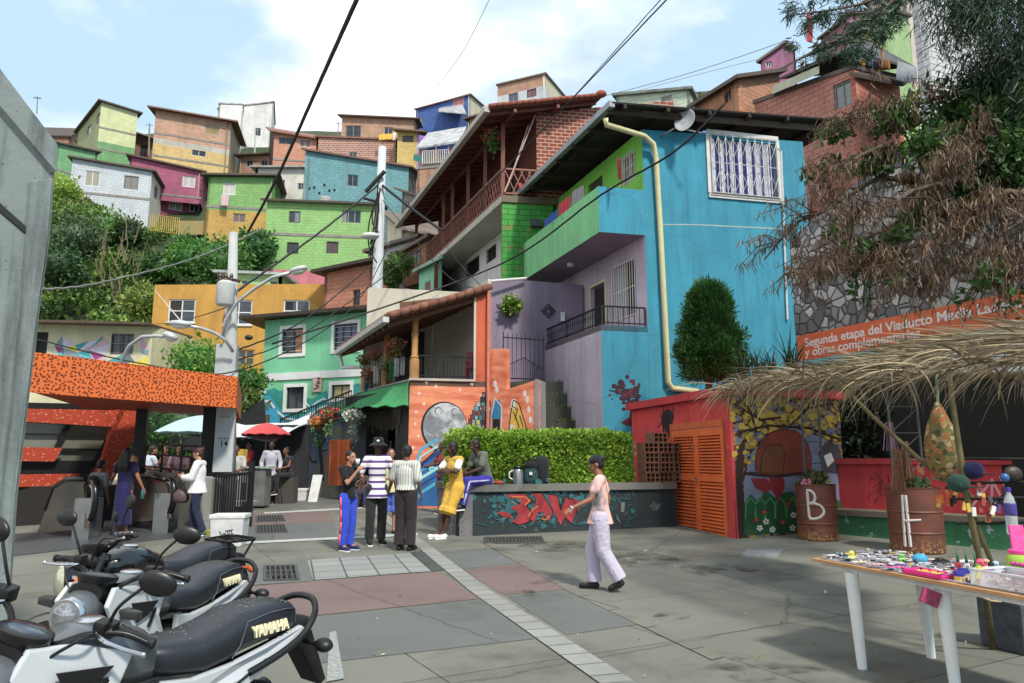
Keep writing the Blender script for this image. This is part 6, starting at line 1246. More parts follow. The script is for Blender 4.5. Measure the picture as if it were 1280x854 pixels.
WN=Wall(xy(P(268,550,15.2)),xy(P(292,550,15.3)));m=MB();z0_,z1_=WN.z(280,590),WN.z(280,466);hexwall(m,WN,0,WN.len,z0_,z1_,-.2,0);m.build('sign_panel',plain((176,184,186),.6,0,.06,4),up1)
textmesh('lettering','14',.17,wallM(WN,WN.len/2,WN.z(280,558),.004),plain((20,20,22),.7),up1,.001,.002);textmesh('lettering','MEDELLIN',.05,wallM(WN,WN.len/2,WN.z(280,549),.004),plain((90,94,96),.7),up1,.001)
textmesh('lettering','VIA 106',.06,wallM(WN,WN.len/2,WN.z(280,522),.004),plain((110,114,116),.7),up1,.001)
m=MB();m.lathe([(.17,-.28),(.19,-.25),(.19,.2),(.12,.26),(.02,.28)],P(282,366,15.2),16);m.build('transformer',plain((176,180,180),.5),up1,smooth=True,auto=40)
m=MB()
for dx in(-.12,0,.12):m.lathe([(.03,0),(.045,.05),(.03,.08),(.045,.12),(.02,.18)],P(282,352,15.2)+Vector((dx,0,0)),8)
m.beam(P(272,345,15.4),P(300,352,15.4),.06,.06);m.build('insulators',plain((60,40,36),.5),up1)
def lamp(label,arm,head,Y,r=.035,hl=.55,group='street lamps on curved arms'):
 t=thing('street_lamp',label,'street lamp',P(*arm[0],Y[0]),group=group);n=len(arm);pts=[P(x,y,Y[0]+(Y[1]-Y[0])*i/(n-1))for i,(x,y)in enumerate(arm)];m=MB();m.tube(pts,r,8);m.build('arm',plain((176,180,182),.45,.4),t,smooth=True)
 a,b=P(*head[0],Y[1]),P(*head[1],Y[1]);d=(b-a);m=MB();L_=d.length;M_=d.to_track_quat('X','Z').to_matrix();m.ball((a+b)/2+Vector((0,0,.02)),(L_/2,.13,.075),M=M_,n=14,m=8);m.build('lamp_head',plain((176,182,184),.45,.2),t,smooth=True)
 m=MB();m.ball((a+b)/2-Vector((0,0,.02)),(L_*.38,.1,.07),M=M_,n=12,m=8);m.build('lens',plain((206,206,190),.2),t,smooth=True);return t
lamp('street lamp on a double curved arm reaching left over the canopy',[(291,440),(283,426),(268,416),(250,410),(238,408)],((210,405),(240,407)),(15.3,14.6))
lamp('street lamp with a long arm rising to the right in front of the seafoam house',[(278,424),(282,400),(296,378),(318,361),(340,347),(362,341)],((361,342),(385,335)),(15.3,15.0))
lamp('lower street lamp with a hooked arm above the orange canopy',[(150,470),(153,448),(162,432),(178,421),(196,420),(208,421)],((204,418),(222,425)),(14.3,13.6))
up2=thing('utility_pole','tall concrete electricity pole behind the tiled roof, with cables and a lamp','pole',P(470,420,24.5));m=MB();m.tube([P(468,430,24.5)-Vector((0,0,3)),P(470,400,24.5),P(478,184,24.5)],[.26,.2,.14],14);m.build('shaft',plain((176,182,186),.8,0,.1,3),up2,smooth=True)
m=MB();m.beam(P(457,240,24.4),P(481,214,24.2),.1,.1);m.tube([P(470,252,24.3),P(462,250,24.3),P(455,248,24.2)],.05,6);rg=random.Random(41)
for i in range(7):a=P(474+rg.uniform(-3,3),218+rg.uniform(0,30),24.2);b_2=P(468+rg.uniform(-8,8),300+rg.uniform(-40,30),24.2);c_=(a+b_2)/2+Vector((rg.uniform(-.7,.5),0,-.4));m.tube([a.lerp(c_,k/6).lerp(c_.lerp(b_2,k/6),k/6)for k in range(7)],.025,4)
m.build('cable_bundle',plain((26,26,28),.7),up2)
m=MB();m.ball(P(463,295,24.0),(.32,.2,.12));m.build('lamp_head',plain((190,192,192),.5),up2,smooth=True)
def cable(label,pts,r=.014,sag=.0,col=(22,22,24)):
 P0_=[P(*p_)for p_ in pts];P3=[]
 for i in range(len(P0_)-1):
  a,b,c,d=P0_[max(i-1,0)],P0_[i],P0_[i+1],P0_[min(i+2,len(P0_)-1)]
  for k in range(5 if len(P0_)>2 else 1):u=k/5;P3.append(.5*((2*b)+(c-a)*u+(2*a-5*b+4*c-d)*u*u+(3*b-a-3*c+d)*u**3))
 P3.append(P0_[-1]);sag=sag/(5 if len(P0_)>2 else 1)**2;out_=[]
 for i in range(len(P3)-1):
  for k in range(3 if len(P0_)>2 else 10):t_=k/(3 if len(P0_)>2 else 10);q=P3[i].lerp(P3[i+1],t_);q.z-=sag*4*t_*(1-t_);out_.append(q)
 out_.append(P3[-1]);m=MB();m.tube(out_,r,5);o=m.build('cable',plain(col,.6),None,smooth=True);tag(o,label,'cable','overhead cables');return o
cable('thick twisted black cable climbing from the bushes to the top of the sky',[(310,290,30),(345,225,26),(392,120,20),(450,-10,14)],.055,.25)
cable('long cable running from the top right down across the blue house to the orange terrace',[(905,130,12),(842,190,12.5),(752,243,14),(620,333,17.5),(340,430,15.6)],.022,.12)
cable('pair of thin cables rising to the upper right above the roofs',[(560,282,22),(680,160,15),(842,-10,9)],.012,.1);cable('second thin cable rising to the upper right above the roofs',[(556,290,22),(690,150,15),(834,-10,9.1)],.008,.15)
cable('faint wire high above the skyline houses',[(530,128,60),(575,70,50),(614,-5,42)],.02,0,(120,120,120));cable('faint wire between the skyline and the right hand houses',[(740,124,40),(860,92,36),(985,50,32)],.02,.2,(140,140,145));cable('second faint wire toward the right hand houses',[(780,118,40),(900,86,36),(950,74,34)],.015,.2,(150,150,150))
cable('black cable from the tall pole down to the wooden gallery',[(478,232,24.3),(520,265,24),(552,288,23.6)],.05,.1);cable('black cable from the tall pole down left to the lamp pole',[(472,232,24.3),(400,290,20),(290,368,15.5)],.03,.35)
cable('sagging cable from the lamp pole across the ochre building to the tall pole',[(290,440,15.5),(380,400,19),(466,330,24.3)],.02,.25);cable('lower cable from the lamp pole to the mint house',[(290,452,15.5),(390,410,19),(540,300,25)],.016,.3);cable('cable with a junction bulb in front of the ochre building',[(0,412,16),(180,455,15.5),(310,460,15.5),(440,385,22),(490,300,24)],.016,.2)
cable('long cable on the left crossing the green hillside',[(40,362,14),(130,352,20),(250,320,30),(330,285,40)],.03,.5,(110,114,112));cable('cable from the left over the ochre facade',[(195,405,30),(290,382,15.6)],.014,.1);cable('thin cable beside the gallery down to the tiled roof',[(552,300,23),(575,330,22),(600,356,20)],.012,.1)
cable('white guy wire slanting down to the curved lamp',[(193,362,33),(228,404,15)],.012,0,(200,200,200));cable('thin black wire crossing in front of the mint house',[(478,250,24.3),(560,345,21),(612,360,19.4)],.014,.3)
m=MB();m.ball(P(311,422,15.4),(.09,.06,.06));tag(m.build('cable_junction',plain((20,20,22),.5),None,smooth=True),'small black junction bulb on the cable by the lamp pole','junction')
def parasol(label,c,r,h,col,poleh,group=None,nrib=12):
 t=thing('parasol',label,'parasol',(c[0],c[1],0),group=group);c=Vector(c);m=MB();n=48;vs=[];rows_=7
 for j in range(rows_+1):
  q=j/rows_
  for k in range(n):a=2*math.pi*k/n;rib=1-.035*abs(math.sin(a*nrib/2));rr_=r*q*(rib if j else 1);vs.append(c+Vector((rr_*math.cos(a),rr_*math.sin(a),h*(1-q**1.7)+(.012*math.sin(a*nrib)if j==rows_ else 0))))
 fs=[(j*n+k,j*n+(k+1)%n,(j+1)*n+(k+1)%n,(j+1)*n+k)for j in range(rows_)for k in range(n)];b0_=len(vs);m.add(vs+[v_-Vector((0,0,.015))for v_ in vs],fs+[tuple(b0_+x for x in f)[::-1]for f in fs]);m.build('canopy',cloth(col),t,smooth=True)
 m=MB();m.tube([Vector((c.x,c.y,.2)),c+Vector((0,0,h+.05))],.02,8);m.build('pole',plain((120,122,124),.4,.6),t)
 m=MB()
 for k in range(nrib):a=2*math.pi*k/nrib;m.tube([c+Vector((0,0,h-.03)),c+Vector((r*.5*math.cos(a),r*.5*math.sin(a),h*.68-.03)),c+Vector((r*.97*math.cos(a),r*.97*math.sin(a),-.01))],.006,4)
 m.build('ribs',plain((60,60,60),.5,.5),t);return t
parasol('coral red parasol over the stall by the man with the cane',P(333,543,20.6),.68,.32,(196,60,62),2);parasol('pale blue parasol behind the black canopy column',P(252,541,21),1.25,.5,(160,196,200),2)
tp=thing('white_tarpaulin','sagging white tarpaulin strung from the parasol to the stair railing','tarpaulin',P(340,540,22));m=MB();vs=[]
for i in range(11):
 for j in range(5):a=P(283,524,21.0).lerp(P(389,516,24),i/10);b_2=P(290,545,19.6).lerp(P(383,530,21.5),i/10);q=a.lerp(b_2,j/4);q.z-=.28*math.sin(i/10*math.pi)+.06*math.sin(j*2.2+i);vs.append(q)
fs=[(i*5+j,i*5+j+1,(i+1)*5+j+1,(i+1)*5+j)for i in range(10)for j in range(4)];n_=len(vs);m.add(vs+[v_-Vector((0,0,.02))for v_ in vs],fs+[tuple(x+n_ for x in f)[::-1]for f in fs]);m.build('sheet',cloth((196,200,206)),tp,smooth=True)
mw=thing('mural_ramp_wall','sloping ramp wall painted with dancing dark figures, with a black railing on top','wall',P(380,600,22));WM2=Wall(xy(P(344,590,24.5)),xy(P(432,590,21.6)))
mm_=NB('street_mural');v=mm_.coord(scale=(1,1,1));vo=mm_.n('ShaderNodeTexVoronoi');vo.inputs['Scale'].default_value=2.0;mm_.l(v,vo.inputs[0]);s_=mm_.n('ShaderNodeSeparateColor');mm_.l(vo.outputs['Color'],s_.inputs[0]);cc_=mm_.ramp(s_.outputs[0],[(0,rgb((70,110,150))),(.3,rgb((90,130,110))),(.5,rgb((170,140,60))),(.65,rgb((160,90,60))),(.8,rgb((110,130,150))),(1,rgb((60,90,140)))]);cc_=mm_.mix(mm_.noise(3,6,v),cc_,rgb((90,110,130)));mm_.col(cc_);mm_.rough(.85)
wallpanel('wall',mw,WM2,mm_.m,.2,WM2.z(346,556),WM2.z(430,524));fg=MB()
for pts,w in(([(381,598),(380,580),(382,566),(384,555)],9),([(384,560),(376,572),(370,584)],2.2),([(384,565),(390,577),(396,578)],2.4),([(378,598),(376,606)],3),([(403,600),(402,580),(400,560),(396,548)],4),([(400,560),(406,550),(408,540)],1.8),([(400,565),(410,562)],1.6),([(364,600),(365,580)],6)):stroke(fg,WM2,pts,w,1,0)
decal(fg,WM2,circ(384,551,3.4,4),2,0)
fg.build('painted_dancers',plain((34,40,52),.8),mw)
a,b_2=WM2.at(0,WM2.z(346,556),-.1),WM2.at(WM2.len,WM2.z(430,524),-.1);rail(mw,a+Vector((0,0,0)),b_2+Vector((0,0,0)),.85,30,(30,32,36));
WO2=Wall(xy(P(412,580,21.8)),xy(P(436,580,20.9)));sh2=thing('orange_shutter','orange louvred shutter door standing open beside the shop','shutter',P(422,606,21.4));m=MB();z0_,z1_=WO2.z(422,607),WO2.z(422,550);hexwall(m,WO2,0,WO2.len,z0_,z1_,-.05,-.02)
for i in range(3):u=WO2.len*i/2;hexwall(m,WO2,max(0,u-.05),min(WO2.len,u+.05),z0_,z1_,-.02,.02)
for k in range(26):z=z0_+(z1_-z0_)*(k+.5)/26;hexwall(m,WO2,.03,WO2.len-.03,z-.012,z+.015,-.02,.01)
m.build('louvres',plain((206,96,30),.6),sh2)
WK=Wall(xy(P(418,540,22.2)),xy(P(446,540,21)));m=MB();hexwall(m,WK,0,WK.len,.4,WK.z(430,528),-.3,0);tag(m.build('grey_pillar',plaster((96,98,106)),None),'grey block of wall between the shutter and the flower baskets','wall')
def foambox(label,px,py,Y,w,d,h,lid=True,col=(196,198,200),group=None,rz=.1,graf=False):
 p=P(px,py,Y);z=gz(p.x,p.y);t=thing('foam_box',label,'box',(p.x,p.y,z),rz,group);m=MB();x,y=w/2,d/2;k=.88
 m.hexa([(-x*k,-y*k,0),(x*k,-y*k,0),(x*k,y*k,0),(-x*k,y*k,0),(-x,-y,h),(x,-y,h),(x,y,h),(-x,y,h)]);m.build('body',plain(col,.7,0,.15,5),t,local=True,bevel=.015)
 m=MB();m.box((0,0,h+.035),(w*1.06,d*1.06,.07));m.build('lid',plain((206,206,202),.6),t,local=True,bevel=.015)
 if graf:
  m=MB();rg=random.Random(3)
  for i in range(9):m.tube([(rg.uniform(-.12,.15),-y*.95-.006,h*.45+rg.uniform(-.08,.08))for _ in range(3)],.006,4)
  m.build('scribble',plain((30,30,34),.8),t,local=True)
 return t
foambox('white lidded cooler box with a black scribble on the low kerb',288,650,12.6,.55,.42,.46,graf=True)
foambox('white foam box on the ground by the dancers mural',376,603,21.2,.42,.35,.28)
m=MB();p=P(391,603,20.8);z=gz(p.x,p.y);m.hexa([(p.x-.12,p.y,z),(p.x+.14,p.y-.02,z),(p.x+.14,p.y+.03,z),(p.x-.12,p.y+.05,z),(p.x-.06,p.y+.2,z+.75),(p.x+.22,p.y+.18,z+.75),(p.x+.22,p.y+.22,z+.75),(p.x-.06,p.y+.24,z+.75)]);tag(m.build('white_board',plain((206,208,206),.6),None),'white board leaning on the mural ramp wall','board')
bkq=thing('yellow_bucket','yellow bucket behind the man with the cane','bucket',P(351,604,21.2));p=P(351,605,21.2);m=MB();m.lathe([(.13,0),(.17,.36),(.18,.37),(.18,.39),(.16,.39),(.12,.05),(.01,.05)],(p.x,p.y,gz(p.x,p.y)),18);m.build('body',plain((206,190,20),.5),bkq,smooth=True,auto=40)
m=MB();
br_=thing('black_railing','black steel bar railing between the station and the street','railing',P(285,640,14.6));a,b_2=P(268,636,14.2),P(312,634,15.2);a.z=.25;b_2.z=.28
m.beam(a+Vector((0,0,1.0)),b_2+Vector((0,0,1.0)),.05,.05);m.beam(a+Vector((0,0,.05)),b_2+Vector((0,0,.05)),.05,.05)
for i in range(15):p=a.lerp(b_2,i/14);m.beam(p,p+Vector((0,0,1.0)),.022,.022,up=(0,1,0))
m.build('bars',blk,br_);m=MB();m.beam(b_2-Vector((0,0,.2)),b_2+Vector((0,0,1.25)),.1,.1,up=(0,1,0));m.build('post',blk,br_)
m=MB();p=P(300,615,15.9);m.box((p.x,p.y,.62),(.62,.5,.12));m.box((p.x+.12,p.y,.3),(.3,.34,.55));tag(m.build('concrete_bench',cast,None,bevel=.02),'mossy concrete seat by the black railing','seat')
m=MB();q=ground_pt(270,668);m.box((q.x+.05,q.y+.05,.12),(.5,.3,.26));tag(m.build('kerb_block',plain((150,146,60),.8,0,.4,6),None,bevel=.02),'low concrete block with worn yellow paint under the cooler box','kerb')
m=MB();q=ground_pt(290,664);m.box((q.x,q.y+.15,.07),(1.0,.25,.16));tag(m.build('kerb_block',plain((150,148,90),.8,0,.4,6),None,bevel=.02),'longer low kerb with yellow traces behind the cooler box','kerb')
st2=thing('drinks_stall','cluttered drinks stall with a grey cabinet under the parasols','stall',P(320,600,18.8));p=P(318,590,19.2);m=MB();m.box((p.x,p.y,.35+.5),(.75,.5,.95));m.build('cabinet',plain((110,112,112),.5,.2,.3,4),st2,bevel=.01);m=MB();m.box((p.x,p.y,1.36),(.95,.6,.04));m.build('counter',plain((140,170,150),.5),st2)
m=MB();q=P(297,560,19);m.box((q.x,q.y,1.65),(.42,.3,.35));m.build('sign_board',plain((206,160,30),.6),st2)
q=P(285,540,20.5)
m=MB();m.box((q.x+.4,q.y+1.5,1.5),(3.0,.1,2.2));m.build('dark_backdrop',plain((36,38,42),.9,0,.4,2),st2)
m=MB();q=P(313,575,17.5)
for k in range(5):m.tube([q+Vector((.15*math.cos(k),0,.2*math.sin(k*2))),q+Vector((.2*math.cos(k+2),.05,.25*math.sin(k+1)))],.015,5)
def ribbon(mb,p,d,L_,w,g=.3,k=4,side=None,mi=None,taper=.15,rg=R):
 side=side or d.cross(Vector((rg.gauss(0,1),rg.gauss(0,1),rg.gauss(0,1)))).normalized();pts=[p];dd=Vector(d).normalized()
 for i in range(k):pts.append(pts[-1]+dd*L_/k);dd=(dd+Vector((0,0,-g))).normalized()
 vs=[]
 for i,q in enumerate(pts):ww=w*(1-(1-taper)*abs(2*i/k-.7)/1.3 if i else .5);vs+=[q-side*ww/2,q+side*ww/2]
 mb.add(vs,[(2*i,2*i+1,2*i+3,2*i+2)for i in range(k)],mi)
rt_=random.Random(101)
tree=thing('tree','big tree over the stone wall with half dead brown drooping foliage','tree',(11.5,12,3.5))
TR=Vector((11.2,12.6,4.0));m=MB();m.tube([TR-Vector((0,0,4)),TR,P(1330,200,12),P(1290,60,11.6),P(1270,-120,11.4)],[.3,.26,.2,.16,.1],10);m.build('trunk',bark(),tree,smooth=True)
branches=[[(1330,210,12),(1200,230,11),(1080,300,10.5),(985,350,10.3)],[(1330,240,12),(1220,280,10.5),(1120,318,10),(1020,345,9.8)],[(1330,170,12),(1180,180,11),(1080,190,10.6),(1020,230,10.4)],[(1330,260,11.5),(1250,300,10),(1190,340,9.4),(1130,362,9.2)],[(1330,280,11),(1280,320,9.5),(1230,360,9)],[(1330,250,11.5),(1230,250,10.8),(1130,290,10.4),(1060,345,10.2)],[(1300,100,11.8),(1220,110,11),(1130,130,10.8),(1060,150,10.6)],[(1330,190,12),(1240,200,10),(1150,240,9.6),(1060,270,9.4)],[(1300,130,11.8),(1230,170,10),(1180,210,9.5)],[(1330,230,10.5),(1260,240,9.3),(1200,290,9)],[(1330,215,12),(1210,225,11.2),(1100,225,11),(1010,270,10.9),(955,320,10.8)]]
m=MB();mt_=MB();brn=MB();lf=MB()
def along(b,t_):n=len(b)-1;i=min(int(t_*n),n-1);return P(*b[i]).lerp(P(*b[i+1]),t_*n-i)
for bi,b in enumerate(branches):
 pts=[along(b,k/10)+Vector((0,0,.06*math.sin(k*2+bi)))for k in range(11)];m.tube(pts,[.07-.058*k/10 for k in range(11)],6)
 for j in range(34):
  t_=rt_.uniform(.08,1)**.85;p=along(b,t_);d=Vector((rt_.uniform(-1.2,.3),rt_.uniform(-.7,.5),rt_.uniform(-.5,.5))).normalized();L_=rt_.uniform(.35,.9);q=p+d*L_*.5+Vector((0,0,.02));e=q+(d+Vector((0,0,-.8))).normalized()*L_*.6;mt_.tube([p,q,e],[.013,.009,.004],4)
  live=rt_.random()<(.3 if bi in(5,)else .02)
  for k in range(46 if not live else 50):
   s_=rt_.random();o=(p.lerp(q,s_*2)if s_<.5 else q.lerp(e,s_*2-1))+Vector((rt_.gauss(0,.06),rt_.gauss(0,.06),rt_.gauss(0,.04)))
   if live:leafcloud(lf,o,.02,1,.13,rng=rt_,shell=.1)
   else:ribbon(brn,o,Vector((rt_.gauss(0,.35),rt_.gauss(0,.35),-1)),rt_.uniform(.07,.2),rt_.uniform(.010,.026),.1,2,mi=0 if rt_.random()<.8 else 1,rg=rt_)
m.build('limbs',bark(),tree,smooth=True);mt_.build('twigs',plain((70,52,40),.95),tree)
brn.build('dead_foliage',[leafm((54,38,24),(108,78,48),.15),leafm((96,76,52),(132,108,76),.15)],tree)
gr_=[((1125,150,10.8),.5,420),((1170,185,10.4),.55,420),((1215,130,11.0),.8,1000),((1245,150,10.6),.85,1500),((1200,235,10.2),.5,420),((1280,200,10),.8,1300),((1090,205,10.9),.35,200),((1260,210,10.2),.7,500),((1045,165,11),.3,140),((1045,290,10.9),.2,60)]
for c,r,n in gr_:leafcloud(lf,P(*c),(r,r*.8,r*.62),n,.13,rng=rt_,shell=.15,droop=.4)
lf.build('live_foliage',leafm((18,50,16),(70,116,34),.25),tree)
dk_=MB()
for c,r,n in(((1215,10,10.6),.8,2600),((1260,60,10.2),1.0,3200),((1290,-10,10),1.0,1800),((1235,100,10.8),.6,1200),((1310,130,9.8),.8,900),((1180,-20,11),.45,700)):
 C_=P(*c)
 for i in range(n):
  d=Vector((rt_.gauss(0,1),rt_.gauss(0,1),rt_.gauss(0,1))).normalized()*r*rt_.uniform(.2,1)*(1+.4*noise.noise(Vector((i*.01,r,0))));d.z*=.8;ribbon(dk_,C_+d,Vector((rt_.gauss(0,.5)-.2,rt_.gauss(0,.5),-.7)),rt_.uniform(.08,.22),.022,.15,2,rg=rt_)
dk_.build('dark_foliage',leafm((14,36,20),(44,78,44),.15),tree)
t2=thing('overhanging_branch','dark feathery pine branch hanging into the top of the view left of the white tower','branch',P(1080,20,11));m=MB();f_=MB()
for b in([(1250,-60,11),(1150,-20,11),(1060,10,10.8),(985,20,10.7)],[(1200,-60,11),(1120,0,10.9),(1050,50,10.6),(1010,60,10.6)],[(1160,-50,11),(1080,-30,10.9),(1000,-10,10.8)],[(1140,-30,10.8),(1100,20,10.6),(1060,80,10.5)]):
 pts=[along(b,k/8)for k in range(9)];m.tube(pts,[.04-.03*k/8 for k in range(9)],5)
 for j in range(22):
  t_=rt_.uniform(.25,1);p=along(b,t_);c_=p+Vector((rt_.gauss(0,.15),rt_.gauss(0,.12),rt_.gauss(-.06,.12)))
  for k in range(50):ribbon(f_,c_+Vector((rt_.gauss(0,.05),rt_.gauss(0,.05),rt_.gauss(0,.05))),Vector((rt_.gauss(-.2,.6),rt_.gauss(0,.6),rt_.gauss(-.5,.4))),rt_.uniform(.08,.2),.02,.15,2,rg=rt_)
m.build('limb',bark(),t2);f_.build('needles',leafm((16,40,26),(52,88,62),.15),t2)
stall=thing('thatched_stall','rustic market stall roofed with dry palm fronds on crooked poles','stall',ground_pt(1240,812))
rs_=random.Random(55)
NL,NR,FL,FR_=P(905,486,8.3),P(1360,452,4.6),P(1010,455,10.2),P(1360,395,7.2)
FE=[P(1000,480,10.2),P(1080,464,9.5),P(1140,440,8.9),P(1190,420,8.4),P(1370,402,7.2)]
def SR(s_,t):
 k=min(int(s_*4),3);q=NL.lerp(NR,s_).lerp(FE[k].lerp(FE[k+1],s_*4-k),t);q.z+=.04*math.sin(t*math.pi)+.03*math.sin(s_*9);return q
m=MB()
rdir=(NR-NL).normalized()
for i in range(1700):
 s_,t=rs_.random(),rs_.random()**1.1;p=SR(s_,t)+Vector((0,0,rs_.uniform(-.04,.03)));dirn=(-rdir*rs_.uniform(.75,1)+Vector((rs_.gauss(0,.22),-rs_.uniform(.0,.55),rs_.gauss(.05,.1)))).normalized();edge=t<.25 or s_<.12
 ribbon(m,p,dirn,rs_.uniform(.4,.9),rs_.uniform(.012,.034),rs_.uniform(.12,.3)if edge else rs_.uniform(.02,.07),6,Vector((rs_.gauss(0,.3),1,rs_.gauss(0,.6))).normalized(),mi=rs_.choice((0,0,1)),rg=rs_)
for cl in range(7):
 s0=.06+cl*.145+rs_.uniform(-.03,.03);c=SR(s0,.02)+Vector((0,0,.03))
 for i in range(32):dirn=(-rdir*rs_.uniform(-.35,.8)+Vector((0,-.35*rs_.random(),rs_.uniform(-.35,.35)))).normalized();ribbon(m,c+Vector((rs_.gauss(0,.1),rs_.gauss(0,.06),rs_.gauss(0,.03))),dirn,rs_.uniform(.25,.55),rs_.uniform(.008,.03),rs_.uniform(.22,.5),7,Vector((rs_.gauss(0,.4),1,rs_.gauss(0,.5))).normalized(),mi=rs_.choice((0,1,1)),rg=rs_)
m.build('palm_fronds',[leafm((112,98,74),(176,158,124),.15,.8),leafm((70,60,46),(120,106,80),.15,.8)],stall)
m=MB();m.slab([P(1020,480,8.6),P(1200,462,6.9),P(1215,440,8.6),P(1040,455,10)],.02);m.build('tin_sheet',metalsheet((170,180,186),.09,'X',.2),stall)
m=MB();m.slab([P(1190,470,6.6),P(1330,470,5.4),P(1330,440,7),P(1200,445,8)],.02);m.build('tin_sheet',metalsheet((150,160,166),.09,'X',.3),stall)
pw=plain((92,84,50),.9,0,.3,8)
def pole_(pts,r):m=MB();m.tube(pts,r,8);return m.build('pole',pw,stall,smooth=True)
gB=ground_pt(1242,812);pole_([gB,P(1228,720,5.95),P(1205,600,6.0),P(1190,500,6.1),P(1185,455,6.1)],[.026,.025,.024,.022,.02]);pole_([P(1215,622,6.0),P(1150,575,6.6),P(1090,520,7.2),P(1050,480,7.8)],.02);pole_([ground_pt(1285,800),P(1250,730,6.3),P(1215,640,6.2)],.021);pole_([P(1045,478,8),P(1160,470,7),P(1340,468,5.2)],.03)
m=MB();
for k in range(5):c=P(1233,742,5.95)+Vector((0,0,rs_.uniform(-.05,.05)));m.tube([c+Vector((-.1-.03*k,-.04,.03*k)),c+Vector((0,-.05,0)),c+Vector((.09,-.03,-.02*k+.03))],.008,4)
m.build('rope',plain((170,150,110),.9),stall)
def trellis(label,c,h,w):
 t=thing('trellis_post',label,'post',c,group='steel lattice posts in the barrels');c=Vector(c);m=MB()
 for dx,dy in((-w,0),(w,0)):m.tube([c+Vector((dx,dy,-.4)),c+Vector((dx*.9,dy,h))],.022,6)
 for k in range(4):z=h*k/4;m.tube([c+Vector((-w,0,z)),c+Vector((w,0,z+h/4))],.01,4);m.tube([c+Vector((-w,0,z+.02)),c+Vector((w,0,z+.02))],.01,4)
 m.build('lattice',plain((74,78,80),.6,.4),t)
trellis('steel lattice post in the barrel with the letter B',b1+Vector((0,0,.95)),1.55,.17);trellis('steel lattice post in the barrel behind the table',b2+Vector((-.05,0,1.0)),1.75,.26)
m=MB()
for y0,y1,Y in((573,575,6.2),(604,602,6.2),(624,621,6.1),(654,652,6.15)):m.tube([P(1196,y0,Y),P(1340,y1,Y-.5)],.014,6)
m.build('display_rail',plain((20,20,20),.6),stall)
def blob(name,label,c,r,mt,cat,group=None,rot=0):m=MB();m.ball(c,r,M=Matrix.Rotation(rot,3,'Y'),n=16,m=10);o=m.build(name,mt,None,smooth=True);tag(o,label,cat,group);return o
def cap(label,c,col,bcol):t=thing('cap',label,'cap',c,group='caps hanging on the stall');c=Vector(c);m=MB();m.ball(c,(.085,.08,.075),n=16,m=10);m.build('crown',cloth(col),t,smooth=True);m=MB();m.lathe([(.01,-.004),(.075,-.006),(.08,0),(.01,.004)],c+Vector((.08,-.04,-.03)),16,sq=(1,.8));m.build('brim',cloth(bcol),t,smooth=True)
cap('navy blue cap hanging on the upper stall rail',P(1216,588,6.0),(20,26,72),(16,22,60));cap('dark green cap hanging on the crooked pole',P(1198,604,5.9),(14,60,48),(10,50,40))
nb=thing('net_bag','long woven net bag of orange and green bits hanging from the thatch','bag',P(1180,600,6.3));m=MB();c=P(1180,590,6.3);m.lathe([(.02,-.24),(.09,-.18),(.13,-.05),(.135,.1),(.10,.25),(.05,.38),(.015,.45)],c+Vector((0,0,.15)),16);b=NB('woven');v=b.coord();vo=b.n('ShaderNodeTexVoronoi');vo.inputs['Scale'].default_value=28;b.l(v,vo.inputs[0]);s_=b.n('ShaderNodeSeparateColor');b.l(vo.outputs['Color'],s_.inputs[0]);b.col(b.ramp(s_.outputs[0],[(0,rgb((60,70,30))),(.4,rgb((120,110,50))),(.7,rgb((150,80,30))),(1,rgb((170,160,110)))]));b.rough(.8);m.build('body',b.m,nb,smooth=True);m=MB();m.tube([c+Vector((0,0,.55)),c+Vector((.02,0,.95))],.012,5);m.build('cord',plain((120,150,120),.8),nb)
for i,(x,y,Y,L_,c)in enumerate(((1124,612,7.0,.38,(120,80,52)),(1133,600,7.0,.34,(150,110,80)),(1112,572,7.2,.28,(120,90,110)))):
 m=MB();C_=P(x,y-30,Y)
 for k in range(26):dx,dy=rs_.gauss(0,.035),rs_.gauss(0,.035);m.tube([C_+Vector((dx*.4,dy*.4,L_*.4)),C_+Vector((dx,dy,-L_*.6))],.006,4)
 o=m.build('bead_strands',plain(c,.8,0,.4,40),None);tag(o,['brown bead strands hanging lowest beside the barrel','tan bead strands hanging in front of the barrel','purple grey bead strands hanging left of the others'][i],'bead strands','bead strands hanging from the stall')
t=thing('bottle','clear water bottle with a purple cap and label standing at the back of the table','bottle',P(1266,660,5.5));c=P(1266,665,5.5);m=MB();m.lathe([(.035,-.02),(.04,0),(.04,.2),(.03,.25),(.014,.28),(.014,.3)],c,16);m.build('body',clearglass(),t,smooth=True);m=MB();m.lathe([(.041,.12),(.042,.13),(.042,.2),(.041,.21)],c,16);m.build('label',plain((60,50,130),.5,0,.5,40),t,smooth=True);m=MB();m.lathe([(.017,.29),(.018,.32),(.01,.325)],c,12);m.build('cap',plain((60,40,150),.5),t)
blob('ring_bunch','bunch of dark bracelets hanging at the right end of the rail',P(1266,592,5.9),(.075,.04,.06),plain((50,40,36),.5,0,.5,30),'bracelets');blob('blue_bauble','small blue bauble hanging by the dark bracelets',P(1256,597,5.85),(.035,.03,.035),plain((40,90,150),.3),'bauble')
def dangly(label,x,y,Y,cols,n):
 m=MB();c=P(x,y,Y)
 for k in range(n):m.box(c+Vector((rs_.gauss(0,.05),rs_.gauss(0,.02),rs_.gauss(0,.05))),(.03,.012,.07),mi=k%len(cols),M=Matrix.Rotation(rs_.uniform(-.4,.4),3,'Y'))
 o=m.build('charms',[plain(q,.5)for q in cols],None);tag(o,label,'charms','charms hanging from the rail')
